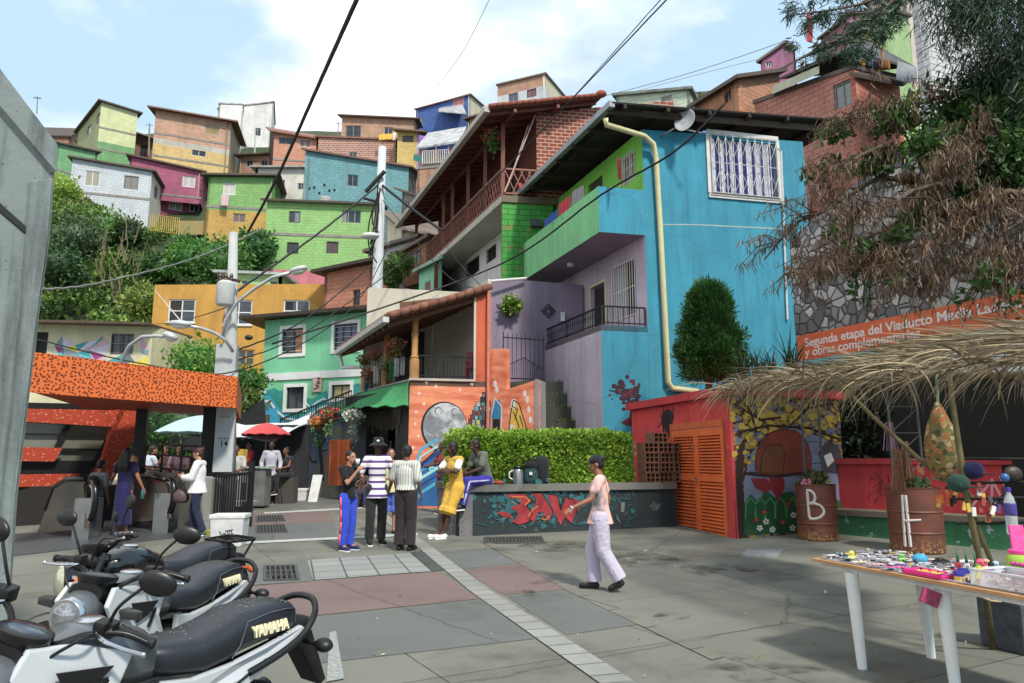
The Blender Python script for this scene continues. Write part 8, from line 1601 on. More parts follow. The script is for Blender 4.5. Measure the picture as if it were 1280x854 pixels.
 for i in range(n):a0,a1=rad(20+130*i/n),rad(20+130*(i+1)/n);r=.335;m.hexa([(.72+r*math.cos(a0),-.06,.3+r*math.sin(a0)),(.72+r*math.cos(a0),.06,.3+r*math.sin(a0)),(.72+(r+.012)*math.cos(a0),.05,.3+(r+.012)*math.sin(a0)),(.72+(r+.012)*math.cos(a0),-.05,.3+(r+.012)*math.sin(a0)),(.72+r*math.cos(a1),-.06,.3+r*math.sin(a1)),(.72+r*math.cos(a1),.06,.3+r*math.sin(a1)),(.72+(r+.012)*math.cos(a1),.05,.3+(r+.012)*math.sin(a1)),(.72+(r+.012)*math.cos(a1),-.05,.3+(r+.012)*math.sin(a1))])
 B(m,'front_fender',bodyc,xf=ST)
 RY=Matrix.Rotation(math.pi/2,3,'Y')
 if white:
  m=MB();loft(m,[(.50,0,.86,.08,.09),(.58,0,.87,.10,.10),(.66,0,.855,.095,.095),(.69,0,.84,.07,.07)],pw=2.3);B(m,'headlight_cowl',plain((96,100,104),.3,.4,.05,4),xf=ST)
  m=MB();m.lathe([(.005,.05),(.05,.042),(.075,.024),(.08,0)],(.665,0,.865),24,M=RY);hl=B(m,'headlight',plain((150,156,160),.06,.7,.4,26),xf=ST);m=MB();m.lathe([(.08,-.01),(.09,.0),(.088,.02),(.08,.03)],(.665,0,.865),24,M=RY);B(m,'bezel',CHR,hl,xf=ST)
 else:
  m=MB();m.lathe([(.01,-.16),(.06,-.14),(.095,-.06),(.105,0)],(.66,0,.82),28,M=RY);B(m,'headlight_shell',gls,xf=ST);m=MB();m.lathe([(.098,-.0),(.108,.005),(.106,.025),(.09,.04),(.05,.055),(.005,.06)],(.66,0,.82),28,M=RY);B(m,'headlight',plain((190,186,160),.05,.5),xf=ST)
  for s_ in(-1,1):m=MB();m.tube([(.56,.1*s_,.80),(.58,.15*s_,.80)],.01,6);m.ball((.58,.19*s_,.80),(.035,.04,.035),n=12,m=8);B(m,'turn_signal',plain((226,96,14),.2),xf=ST);
  m=MB();m.beam((.5,.12,.81),(.62,.12,.83),.03,.02);B(m,'headlight_bracket',CHR,xf=ST)
 m=MB();m.lathe([(.05,-.09),(.082,-.05),(.094,.0),(.102,.012),(.102,.028),(.088,.034)],(.48,0,1.0),24,M=Matrix.Rotation(-.12,3,'Y'),sq=(.85,1));cl=B(m,'instrument_cluster',plain((18,19,22),.3),xf=ST);m=MB();m.lathe([(.072,.0335),(.06,.037),(.005,.040)],(.48,0,1.0),24,M=Matrix.Rotation(-.12,3,'Y'),sq=(.85,1));B(m,'dial_glass',plain((50,66,84),.06,.1,.3,14),cl,xf=ST)
 m=MB();loft(m,[(.42,0,.88,.06,.05),(.48,0,.93,.09,.06),(.56,0,.95,.085,.05)]);B(m,'cluster_mount',black,xf=ST)
 m=MB();m.tube(cr_([(.28,-.36,1.03),(.31,-.27,1.045),(.36,-.16,1.02),(.41,-.07,.975),(.41,.07,.975),(.36,.16,1.02),(.31,.27,1.045),(.28,.36,1.03)]),.012,10);B(m,'handlebar',plain((30,31,33),.35,.5),xf=ST)
 for s_ in(-1,1):
  m=MB();k=9;pts=[(.27+.0*i,s_*(.37-.13*i/k),1.028+.014*i/k)for i in range(k+1)];m.tube(pts,[.0175 if i%2 else .0155 for i in range(k+1)],12);m.lathe([(.014,0),(.02,.004),(.018,.015),(.01,.018)],(.27,s_*.37,1.028),12,M=Matrix.Rotation(-s_*math.pi/2,3,'X'));B(m,'grip',plain((20,21,23),.7),xf=ST)
  m=MB();m.box((.305,s_*.215,1.045),(.055,.05,.055));m.box((.335,s_*.20,1.06),(.06,.045,.035));B(m,'switch_housing',black,bevel=.008,xf=ST)
  m=MB();m.tube(cr_([(.345,s_*.19,1.035),(.375,s_*.24,1.03),(.365,s_*.31,1.02),(.345,s_*.385,1.015)]),.008,8);m.ball((.345,s_*.388,1.015),.011,n=8,m=6);B(m,'lever',CHR,xf=ST)
  m=MB();m.tube(cr_([(.31,s_*.21,1.06),(.33,s_*.24,1.14),(.31,s_*.30,1.22)]),.0065,8);mr=B(m,'mirror_stem',plain((14,14,15),.4),xf=ST);m=MB();nm=Matrix.Rotation(s_*.25,3,'Z');m.ball((.30,s_*.345,1.245),(.022,.072,.046),M=nm,n=20,m=12);B(m,'mirror',plain((15,15,16),.4),mr,xf=ST)
  m=MB();m.ball((.26,s_*.345,1.245),(.001,.001,.001),n=3,m=2)if False else None
 m=MB();m.tube(cr_([(.35,.2,1.03),(.45,.19,1.04),(.5,.08,.92),(.44,.03,.78)]),.006,6);m.tube(cr_([(.35,-.2,1.03),(.47,-.18,1.0),(.5,-.06,.86),(.42,-.03,.75)]),.006,6);m.tube(cr_([(.33,.19,1.02),(.43,.12,1.0),(.46,.02,.9)]),.005,6);B(m,'control_cable',plain((14,14,15),.5),xf=ST)
 for s_ in(-1,1):
  if white:m=MB();m.tube([(.47,.11*s_,.88),(.50,.19*s_,.875)],.011,6);m.hexa([(.46,.18*s_,.85),(.53,.18*s_,.85),(.52,.27*s_,.855),(.47,.27*s_,.855),(.46,.18*s_,.90),(.53,.18*s_,.90),(.52,.27*s_,.892),(.47,.27*s_,.892)]);B(m,'turn_signal',plain((50,54,54),.2,.2),bevel=.008,xf=ST)
 m=MB();m.tube([(.02,.13,.26),(-.02,.24,.12),(-.06,.30,.01)],.012,8);B(m,'side_stand',black);m=MB()
 for s_ in(-1,1):m.tube([(-.02,.1*s_,.28),(-.02,.25*s_,.29)],.014,8);m.tube([(-.33,.12*s_,.36),(-.34,.22*s_,.37)],.012,8)
 B(m,'footpeg',black);return t
def place(px_s,Ys,ang):
 """stem at pixel px_s depth Ys; bike heading angle"""
 st_=P(px_s,700,Ys);h=Vector((math.cos(ang),math.sin(ang)));return(st_.x-.44*h.x,st_.y-.44*h.y,0)
def bike_from(tail,stem):a=math.atan2(stem[1]-tail[1],stem[0]-tail[0]);return a
def put(label,style,stem,h,steer):
 a=math.atan2(h[1],h[0]);t=motorcycle(label,style,(stem[0]-.44*.88*math.cos(a),stem[1]-.44*.88*math.sin(a),0),a,rad(steer),rad(-4));t.scale=(.88,.95,.98);return t
put('nearest white and black motorcycle with a dark wet seat, cut off by the bottom edge','white',(-1.69,2.58),(-.51,-.86),30)
put('middle white and black motorcycle with chrome levers, between the nearest one and the black one','white',(-2.07,3.66),(-.20,-.98),8)
put('all black motorcycle with round headlight, orange signal and rear luggage rack','black',(-2.72,4.85),(-.38,-.925),-38)
def fuse(mb,name,mt,parent,voxel=.012,it=3,fac=.5):
 me=bpy.data.meshes.new('tmp');me.from_pydata([tuple(v)for v in mb.v],[],mb.f);bm=bmesh.new();bm.from_mesh(me);bmesh.ops.recalc_face_normals(bm,faces=bm.faces);bm.to_mesh(me);bm.free()
 o=bpy.data.objects.new('tmp',me);COL.objects.link(o);r=o.modifiers.new('r','REMESH');r.mode='VOXEL';r.voxel_size=voxel;r.use_smooth_shade=True
 if it:s_=o.modifiers.new('s','SMOOTH');s_.iterations=it;s_.factor=fac
 dg=bpy.context.evaluated_depsgraph_get();m2=bpy.data.meshes.new_from_object(o.evaluated_get(dg));bpy.data.objects.remove(o);m2.materials.clear()
 for q in(mt if isinstance(mt,list)else[mt]):m2.materials.append(q)
 m2.polygons.foreach_set('use_smooth',[True]*len(m2.polygons));m2.name=name;ob=bpy.data.objects.new(name,m2);COL.objects.link(ob);ob.parent=parent;MW[ob]=MW[parent];return ob
def cap_(m,a,b,r0,r1,n=14):
 a,b=Vector(a),Vector(b);m.tube([a,a.lerp(b,.33),a.lerp(b,.66),b],[r0,r0+(r1-r0)*.3,r0+(r1-r0)*.7,r1],n);m.ball(a,r0*.99,n=12,m=8);m.ball(b,r1*.99,n=12,m=8)
BASE=dict(pel=(0,0,.95),wai=(0,.005,1.08),che=(0,0,1.27),neck=(0,.01,1.46),head=(0,-.015,1.62),sR=(-.175,.01,1.41),sL=(.175,.01,1.41),eR=(-.22,.03,1.13),eL=(.22,.03,1.13),wR=(-.22,-.05,.89),wL=(.22,-.05,.89),hR=(-.09,0,.92),hL=(.09,0,.92),kR=(-.10,-.02,.50),kL=(.10,-.02,.50),aR=(-.10,.02,.09),aL=(.10,.02,.09),tR=(-.12,-.15,.03),tL=(.12,-.15,.03))
def person(label,loc,rz,H,sk,pose={},top=None,topc=(200,200,200),sleeve=.5,bottom='long',botc=(40,40,50),shoec=(30,30,34),solec=(220,220,220),hair=('short',(16,13,12)),hem=.86,build=1.0,stripe=None,det=1,look=(0,0),hands=(None,None),fit=1.0,shape=0,tuck=False,legw=1.0,group=None,drop=0):
 k=H/1.75;J={a:Vector(b)*k for a,b in{**BASE,**pose}.items()};t=thing('person',label,'person',loc,rz,group);MW[t]=Matrix.Identity(4);SK=skin(sk);v_=.0115 if det else .016
 m=MB();bw=build
 hd=J['head'];Rh=Matrix.Rotation(look[0],3,'Z')@Matrix.Rotation(look[1],3,'X')
 def H_(x,y,z):return hd+Rh@Vector((x*k,y*k,z*k))
 m.ball(H_(0,.01,.03),(.074*k,.092*k,.088*k),M=Rh,n=20,m=14);m.ball(H_(0,-.022,-.035),(.056*k,.066*k,.075*k),M=Rh,n=18,m=12);m.ball(H_(0,-.05,-.085),(.03*k,.03*k,.026*k),M=Rh)
 m.ball(H_(0,-.096,-.02),(.013*k,.018*k,.022*k),M=Rh,n=10,m=8);m.ball(H_(0,-.086,.003),(.009*k,.014*k,.03*k),M=Rh,n=8,m=6);m.ball(H_(0,-.084,-.058),(.024*k,.012*k,.009*k),M=Rh,n=10,m=6);m.ball(H_(0,-.078,.028),(.05*k,.016*k,.012*k),M=Rh,n=10,m=6)
 for s_ in(-1,1):m.ball(H_(s_*.078,.012,-.008),(.012*k,.022*k,.034*k),M=Rh,n=10,m=8)
 cap_(m,J['neck']-Vector((0,0,.03*k)),hd+Vector((0,.012*k,-.07*k)),.056*k,.05*k)
 m.ball(J['che'],(.145*k*bw,.095*k*bw,.16*k),n=18,m=12);m.ball(J['wai'],(.12*k*bw,.088*k*bw,.13*k),n=18,m=12);m.ball(J['pel'],(.14*k*bw,.10*k*bw,.12*k),n=18,m=12);cap_(m,J['sR'],J['sL'],.052*k,.052*k);cap_(m,J['che'],J['neck'],.09*k,.05*k)
 for s_ in 'RL':
  S_,E,W_2=J['s'+s_],J['e'+s_],J['w'+s_];cap_(m,S_,E,.048*k*bw,.036*k*bw);cap_(m,E,W_2,.037*k*bw,.024*k)
  d=(W_2-E).normalized();hp=hands['RL'.index(s_)]or{};d=Vector(hp.get('dir',d)).normalized();nrm=Vector(hp.get('n',(1 if s_=='R' else-1,0,0)));nrm=(nrm-d*nrm.dot(d)).normalized();lat=d.cross(nrm);curl=hp.get('curl',.35)
  if lat.dot(Vector((0,-1,0)))<0 and not hp:lat=-lat
  pc=W_2+d*.045*k;Mh=Matrix((lat,nrm,d)).transposed();m.ball(pc,(.038*k,.016*k,.05*k),M=Mh,n=12,m=8)
  for i,(o_,L_)in enumerate(((.028,.07),(.0095,.078),(-.0095,.073),(-.027,.058))):
   p0=W_2+d*.08*k+lat*o_*k;d1_=(d*math.cos(curl*.6)+nrm*math.sin(curl*.6));d2_=(d*math.cos(curl*1.9)+nrm*math.sin(curl*1.9));p1_=p0+d1_*L_*.5*k;p2_=p1_+d2_*L_*.5*k;m.tube([p0-d*.02*k,p0,p1_,p2_],[.0095*k,.0092*k,.0085*k,.0068*k],8);m.ball(p2_,.0068*k,n=8,m=6)
  p0=W_2+d*.025*k+lat*.03*k;p1_=p0+(lat*.7+d*.7+nrm*.25).normalized()*.035*k;p2_=p1_+(lat*.25+d*.9+nrm*.35).normalized()*.03*k;m.tube([p0-lat*.015*k,p0,p1_,p2_],[.013*k,.0125*k,.0105*k,.008*k],8);m.ball(p2_,.008*k,n=8,m=6)
  Hh,K,A=J['h'+s_],J['k'+s_],J['a'+s_];cap_(m,Hh,K,.078*k*bw,.052*k);cap_(m,K,A,.052*k,.034*k);cap_(m,A,J['t'+s_]+Vector((0,0,.012*k)),.034*k,.026*k)
 fuse(m,'body',SK,t,v_,2)
 m=MB();
 for s_ in(-1,1):m.ball(H_(s_*.031,-.0805,.006),(.0125*k,.008*k,.0065*k),M=Rh,n=10,m=6,mi=0);m.ball(H_(s_*.031,-.0875,.006),(.0058*k,.003*k,.0056*k),M=Rh,n=8,m=5,mi=1);m.ball(H_(s_*.033,-.087,.030),(.02*k,.007*k,.0045*k),M=Rh,n=8,m=5,mi=1)
 m.build('eyes',[plain((200,196,190),.3),plain((18,14,12),.5)],t,smooth=True,local=True)
 m=MB();m.ball(H_(0,-.0925,-.060),(.021*k,.006*k,.0055*k),M=Rh,n=10,m=6);m.build('mouth',plain(tuple(int(x*.72)for x in sk),.5),t,smooth=True,local=True)
 st_,hc=hair[0],hair[1];m=MB()
 if st_!='none':
  vol={'short':1.0,'afro':1.1,'long':1.05,'braids':1.04,'bun':1.03,'thin':.99}[st_];m.ball(H_(0,.022,.045),(.082*k*vol,.092*k*vol,.086*k*vol),M=Rh,n=20,m=12);m.ball(H_(0,.05,-.0),(.07*k*vol,.062*k*vol,.07*k*vol),M=Rh,n=16,m=10)
  if st_=='bun':m.ball(H_(0,.11,.07),.038*k,n=12,m=8)
  if st_=='long':
   for dx in(-.05,-.02,.02,.05):m.tube([H_(dx,.07,.02),H_(dx*1.3,.10,-.1),H_(dx*1.5,.12,-.25),H_(dx*1.2,.11,-.42)],[.045*k,.05*k,.045*k,.02*k],10)
  if st_=='braids':
   for a in range(9):an=math.pi*(a/8);m.tube([H_(.078*math.cos(an),.02+.06*math.sin(an),.02),H_(.088*math.cos(an),.02+.07*math.sin(an),-.06),H_(.082*math.cos(an),.02+.07*math.sin(an),-.12)],[.014*k,.012*k,.008*k],6)
  hm=NB('hair');v2=hm.coord(scale=(1,1,.3));hm.col(hm.mix(hm.noise(60,3,v2),sc(rgb(hc),.6),sc(rgb(hc),1.5)));hm.rough(.6);hm.bump(hm.noise(90,3,v2),.5,.01);fuse(m,'hair',hm.m,t,v_*.9,1)
 if top:
  m=MB();f=.012*fit;e=lambda r:(r+f)*k
  m.ball(J['che']+Vector((0,0,.01*k)),((.15*bw+f)*k,(.10*bw+f)*k,.165*k),n=20,m=12);cap_(m,J['sR'],J['sL'],e(.056),e(.056));cap_(m,J['che']+Vector((0,0,.05*k)),J['neck']-Vector((0,0,.02*k)),.085*k,.06*k)
  hz=hem*k;n_=6;a0=J['che'];a1=J['pel'];
  low=a1+(a1-J['wai']).normalized()*(a1.z-hz if a1.z>hz else 0)if not tuck else a1+Vector((0,0,.04*k));ring=[a0,J['wai'],low]
  b0_=len(m.v);secs=[]
  for i in range(9):
   u=i/8;q=a0.lerp(J['wai'],u*2)if u<.5 else J['wai'].lerp(low,u*2-1);w=(.148+(.128-.148)*min(1,u*2))if u<.5 else(.128+(.152+shape-.128)*(u*2-1));secs.append((q,(w*bw+f)*k,(w*(.70+.2*max(0,u*2-1))*bw+f)*k))
  for q,w,d_ in secs:
   for j in range(20):a=2*math.pi*j/20;m.v.append(q+Vector((w*math.cos(a),d_*math.sin(a),0)))
  for i in range(8):
   for j in range(20):m.f.append((b0_+i*20+j,b0_+i*20+(j+1)%20,b0_+(i+1)*20+(j+1)%20,b0_+(i+1)*20+j));m.mi.append(0);m.uv.append(None)
  for q in(tuple(b0_+j for j in range(20))[::-1],tuple(b0_+160+j for j in range(20))):m.f.append(q);m.mi.append(0);m.uv.append(None)
  for s_ in 'RL':
   S_,E,W_2=J['s'+s_],J['e'+s_],J['w'+s_]
   if sleeve<=1:cap_(m,S_,S_.lerp(E,sleeve),e(.054),e(.050))if sleeve>0 else None
   else:cap_(m,S_,E,e(.052),e(.046));cap_(m,E,E.lerp(W_2,sleeve-1),e(.045),e(.036))
  fuse(m,'shirt',topc if not isinstance(topc,tuple)else cloth(topc),t,v_*1.05,2)
 if bottom:
  m=MB();f=.014*legw
  if bottom!='dress':m.ball(J['pel']-Vector((0,0,.02*k)),((.15*bw)*k,(.112*bw)*k,.125*k),n=18,m=12)
  if bottom in('long','shorts'):
   for s_ in 'RL':
    Hh,K,A=J['h'+s_],J['k'+s_],J['a'+s_];cap_(m,Hh,K,(.084*bw+f)*k,(.060+f)*k)
    if bottom=='long':m.tube([K,K.lerp(A,.5),A+Vector((0,.005,-.005))],[(.060+f)*k,(.054+f*1.1)*k,(.050+f*1.3)*k],14);
    else:m.tube([K.lerp(Hh,.1),K.lerp(A,.12)],[(.064+f*1.4)*k,(.066+f*1.6)*k],14)
  else:
   low=(J['aR']+J['aL'])/2+Vector((0,0,.12*k));pts=[J['che'],J['wai'],J['pel'],J['pel'].lerp(low,.5),low];m.tube([p for p in pts],[.14*k,.125*k,.165*k,.17*k,.19*k],18)
  bt=fuse(m,{'long':'trousers','shorts':'shorts'}.get(bottom,'dress'),botc if not isinstance(botc,tuple)else cloth(botc),t,v_*1.05,2)
  if stripe:
   for s_ in 'RL':
    sg=-1 if s_=='R' else 1;Hh,K,A=J['h'+s_],J['k'+s_],J['a'+s_];m=MB();off=Vector((sg,stripe[1]if len(stripe)>1 else 0,.0)).normalized()
    pts=[Hh+off*(.084*bw+f)*k*.99,Hh.lerp(K,.5)+off*(.076+f)*k*.99,K+off*(.060+f)*k,K.lerp(A,.5)+off*(.055+f*1.1)*k,A+off*(.049+f*1.3)*k]
    for a,b_ in zip(pts,pts[1:]):m.tube([a,b_],.017*k,8)
    m.build('trouser_stripe',cloth(stripe[0]),bt,local=True,smooth=True)
 for s_ in 'RL':
  A,T_=J['a'+s_],J['t'+s_];d=(T_-A);d.z=min(0,d.z+.06*k)if d.z>-.2*k else d.z;d3=(T_-A).normalized();m=MB();m.ball(A+Vector((0,0,-.035*k)),(.045*k,.05*k,.045*k),n=14,m=8);cap_(m,A+Vector((0,0,-.045*k)),T_+Vector((0,0,.012*k)),.046*k,.036*k);heel=A+Vector((0,0,-.05*k))-Vector((d3.x,d3.y,0))*.035*k;m.ball(heel,.04*k,n=12,m=8)
  so_=fuse(m,'shoe',plain(shoec,.6,0,.1,10),t,v_*.85,2)
  m=MB();hz_=min(A.z-.092*k,T_.z-.028*k)if abs(A.z-T_.z)<.09*k else None
  up_=Vector((0,0,1));a_=heel-Vector((0,0,.036*k));b_=T_+Vector((0,0,-.022*k))+d3*.02*k;m.beam(a_,b_,.075*k,.022*k);m.build('sole',plain(solec,.7),so_,local=True,bevel=.006*k)if True else None
 for o in[t]:pass
 t['_k']=k;del t['_k'];t.location.z=loc[2];return t,J,H_,Rh,k
def foot(px,py):p=G(px,py);return(p.x,p.y,gz(p.x,p.y))
def extra(t,mb,name,mt,smooth=True,auto=None):return mb.build(name,mt,t,smooth=smooth,local=True,auto=auto)
def bind(name,label,cat,t,mb,mt,smooth=True,group=None):
 """a held or worn-loose thing of its own, at the person's place"""
 M_=Matrix.Translation(t.location)@Matrix.Rotation(t.rotation_euler.z,4,'Z');mb.v=[M_@v for v in mb.v];o=mb.build(name,mt,None,smooth=smooth);tag(o,label,cat,group);return o
def hat(t,H_,Rh,k,kind,col,bill=None):
 m=MB()
 if kind=='bucket':
  m.lathe([(.090*k,0),(.088*k,.05*k),(.078*k,.095*k),(.06*k,.108*k),(.005,.11*k)],H_(0,.012,.045),22,M=Rh,sq=(1,1.1));m.lathe([(.09*k,.008*k),(.15*k,-.035*k),(.155*k,-.036*k),(.152*k,-.028*k),(.09*k,.02*k)],H_(0,.012,.045),22,M=Rh,sq=(1,1.1));o=extra(t,m,'hat',cloth(col),auto=45);m=MB();m.ball(H_(0,-.088,.09),(.026*k,.006*k,.018*k),M=Rh);extra(t,m,'hat_badge',plain((226,226,226),.5))
 else:
  m.ball(H_(0,.014,.055),(.088*k,.10*k,.075*k),M=Rh,n=20,m=12);s_=-1 if kind=='cap' else 1
  if kind!='beanie':m.ball(H_(0,s_*.115+.0,.045),(.06*k,.055*k,.007*k),M=Rh,n=16,m=6)
  extra(t,m,'cap',cloth(col))
DKS,MDS,LTS=(76,50,39),(120,80,58),(176,128,100)
t,J,H_,Rh,k=person('elderly man in a pale grey shirt and dark trousers leaning on a cane',foot(336,630),.1,1.72,DKS,dict(eL=(.26,.02,1.14),wL=(.27,-.12,.93),eR=(-.27,.03,1.14),wR=(-.22,-.1,.92)),'shirt',(176,176,192),1.95,'long',(26,26,32),(70,64,60),(190,190,180),('thin',(24,20,18)),.78,1.0,fit=1.4,shape=.03,legw=1.2,look=(-.1,.1))
m=MB();w_=J['wL']+Vector((0,-.05,-.05));m.tube([w_+Vector((0,.05,.03)),w_+Vector((0,0,.04)),w_+Vector((.02,0,0)),Vector((.38,-.16,0))],.010,8);bind('cane','thin dark walking cane held by the elderly man','cane',t,m,plain((60,40,30),.6))
t,J,H_,Rh,k=person('boy in a black T-shirt and blue tracksuit trousers drinking from a cup',foot(433,688),1.05,1.62,(172,118,88),dict(eR=(-.19,-.14,1.16),wR=(-.07,-.26,1.38),eL=(.2,-.04,1.14),wL=(.12,-.2,1.22),head=(0,-.03,1.61)),'shirt',(14,14,16),.62,'long',(30,66,200),(30,34,90),(220,220,226),('short',(18,14,13)),.90,.95,stripe=((220,90,90),.0),legw=1.3,look=(.0,.05),hands=({'dir':(.45,-.5,.6),'n':(.7,.3,-.2),'curl':.7},{'dir':(-.4,-.6,.5),'n':(-.5,.5,.3),'curl':.7}))
m=MB();c=H_(0.015,-.15,-.07);m.lathe([(.028,-.04),(.038,.05),(.036,.05),(.026,-.035)],c,16);bind('paper_cup','white paper cup in the hand of the boy in black','cup',t,m,plain((226,226,224),.5))
person('youth in a pale yellow top and blue shorts hidden behind the striped polo man',foot(486,668),.35,1.62,(170,118,90),dict(eR=(-.24,-.1,1.16),wR=(-.1,-.22,1.12),eL=(.2,-.14,1.3),wL=(.08,-.26,1.42)),'shirt',(196,196,140),.9,'shorts',(66,96,190),(26,26,28),(210,210,210),('short',(20,16,14)),.84,fit=1.8,legw=1.8)
t,J,H_,Rh,k=person('tall man in a purple and white striped polo and a black bucket hat',foot(469,681),.45,1.8,DKS,dict(eL=(.30,.0,1.14),wL=(.31,-.10,.88),eR=(-.30,.02,1.14),wR=(-.31,-.06,.88)),'shirt',stripes((214,210,218),(84,54,120),.115,'Z',.36),.78,'long',(36,40,38),(16,16,18),(226,226,226),('short',(14,12,12)),.76,1.0,fit=.9,shape=.03,legw=1.5,look=(-.35,0))
hat(t,H_,Rh,k,'bucket',(18,18,20))
t,J,H_,Rh,k=person('man seen from behind in a pale striped short sleeved shirt and dark trousers',foot(506,688),2.85,1.7,(120,78,56),dict(eL=(.28,-.02,1.16),wL=(.40,-.16,.97),eR=(-.24,.04,1.14),wR=(-.24,-.06,.92)),'shirt',stripes((196,198,190),(150,154,148),.045,'X',.35),.85,'long',(40,30,36),(24,22,24),(40,36,36),('short',(20,18,18)),.95,1.05,fit=2.0,tuck=True,legw=2.4,look=(.35,0))
t,J,H_,Rh,k=person('man in a yellow and white basketball outfit leaning on the planter with folded arms',foot(556,673),-.8,1.78,DKS,dict(pel=(.03,.22,.92),wai=(.03,.22,1.05),che=(.02,.18,1.24),neck=(.01,.17,1.43),head=(0,.13,1.59),sR=(-.165,.18,1.38),sL=(.185,.18,1.38),eR=(-.24,.02,1.17),eL=(.25,.03,1.17),wR=(.0,-.02,1.16),wL=(-.02,-.0,1.2),hR=(-.06,.2,.89),hL=(.12,.2,.89),kR=(-.06,.05,.49),kL=(.08,.04,.49),aR=(-.08,-.08,.09),aL=(.02,-.04,.09),tR=(-.12,-.26,.03),tL=(.0,-.22,.03)),'shirt',(206,160,20),.0,'shorts',(212,164,20),(226,228,230),(230,230,230),('braids',(18,14,13)),.7,1.0,fit=1.8,legw=2.8,look=(-.5,.05),hands=({'dir':(.9,-.1,.1),'n':(0,.6,-.4),'curl':.6},{'dir':(-.9,-.1,.1),'n':(0,.6,-.4),'curl':.6}))
m=MB()
for s_ in 'RL':cap_(m,J['s'+s_]+Vector((0,0,.004)),J['s'+s_].lerp(J['e'+s_],.62),.068*k,.066*k)
fuse(m,'white_sleeves',cloth((222,224,228)),t,.012,2)
up_s=WPL.at(WPL.sz(607,600)[0],0,-.12);seat_z=zc
sp0=.52
pose=dict(pel=(0,.05,sp0+.10),wai=(0,.02,sp0+.24),che=(0,-.06,sp0+.42),neck=(0,-.13,sp0+.58),head=(0,-.20,sp0+.72),sR=(-.17,-.10,sp0+.55),sL=(.17,-.10,sp0+.55),eR=(-.2,-.22,sp0+.30),eL=(.2,-.2,sp0+.30),wR=(-.10,-.42,sp0+.22),wL=(.08,-.40,sp0+.22),hR=(-.1,.02,sp0+.08),hL=(.1,.02,sp0+.08),kR=(-.12,-.42,sp0+.06),kL=(.12,-.42,sp0+.06),aR=(-.10,-.46,sp0-.36),aL=(.08,-.52,sp0-.36),tR=(-.12,-.62,sp0-.43),tL=(.08,-.70,sp0-.43))
t,J,H_,Rh,k=person('man in a grey T-shirt and blue tracksuit sitting on the planter with feet hanging',(up_s.x,up_s.y,seat_z-sp0*1.75/1.75),-.95,1.75,DKS,pose,'shirt',(96,104,92),.7,'long',(40,36,150),(18,18,20),(226,226,226),('short',(16,13,12)),sp0+.02,1.0,fit=1.8,legw=1.6,stripe=((170,170,200),-.3),look=(-.2,.35))
person('man in a red and grey top standing behind the left end of the hedge',foot(552,642),-1.2,1.72,(92,60,46),dict(eR=(-.2,-.18,1.2),wR=(-.1,-.36,1.14),eL=(.2,-.18,1.2),wL=(.1,-.36,1.14)),'shirt',(120,30,34),.7,'long',(40,44,60),det=0)
t,J,H_,Rh,k=person('woman in a pink tie-dyed T-shirt and pale trousers walking across the plaza',foot(752,738),-1.75,1.62,(140,92,66),dict(hR=(-.09,0,.92),kR=(-.09,-.12,.51),aR=(-.08,-.10,.10),tR=(-.09,-.27,.03),kL=(.09,.04,.50),aL=(.09,.24,.16),tL=(.10,.12,.035),eR=(-.24,.10,1.16),wR=(-.26,.04,.92),eL=(.27,-.10,1.17),wL=(.36,-.34,1.06),head=(0,-.045,1.61),che=(0,-.015,1.27)),'shirt',(206,150,140),.55,'long',(186,178,202),(26,22,24),(30,26,28),('bun',(18,14,14)),.84,1.0,fit=1.5,legw=2.6,shape=.03,look=(.05,.2),hands=(None,{'dir':(.4,-.7,-.5),'n':(-.5,0,-.6),'curl':.5}))
hat(t,H_,Rh,k,'beanie',(20,22,38))
sh_=[o for o in kids(t)if o.name.startswith('shirt')][0];b=NB('tie_dye');v=b.coord(scale=(1,1,.6));b.col(b.mix(b.ramp(b.noise(4,5,v,.6),[(.47,(0,0,0)),(.6,(1,1,1))]),rgb((232,178,168)),rgb((122,122,130))));b.rough(.9);b.bump(b.noise(14,4,v),.3,.02);sh_.data.materials[0]=b.m
Mt=Matrix.Translation((0,.128*k,1.36*k))@Matrix.Rotation(math.pi,4,'Z')@Matrix.Rotation(math.pi/2,4,'X');textmesh('lettering','1988',.055,Mt,plain((200,70,80),.8),None,.004).parent=t
m=MB();w_=J['wL'];m.ball(w_,(.036,.036,.02),M=(J['wL']-J['eL']).to_track_quat('Z','Y').to_matrix());extra(t,m,'watch',plain((190,190,190),.3,.6))
t,J,H_,Rh,k=person('woman in a loose white blouse and jeans looking at her phone by the station',foot(243,671),-1.45,1.64,(180,130,104),dict(eR=(-.2,-.08,1.14),wR=(-.09,-.29,1.17),eL=(.2,-.08,1.14),wL=(.09,-.29,1.15),kR=(-.08,-.10,.50),aR=(-.08,-.02,.09),tR=(-.09,-.2,.03),kL=(.09,.03,.50),aL=(.10,.18,.12),tL=(.11,.04,.03),head=(0,-.04,1.61)),'shirt',(222,222,224),1.75,'long',(28,36,66),(46,84,74),(220,220,220),('bun',(64,26,24)),.84,1.05,fit=2.2,shape=.02,look=(0,.3),hands=({'dir':(.3,-.8,.3),'n':(.5,0,.5),'curl':.7},{'dir':(-.3,-.8,.3),'n':(-.5,0,.5),'curl':.7}))
m=MB();m.box(Vector((0,-.40,1.21))*k,(.07,.012,.14),M=Matrix.Rotation(-.6,3,'X'));bind('phone','dark phone in the hands of the woman in white','phone',t,m,plain((18,18,22),.2),False)
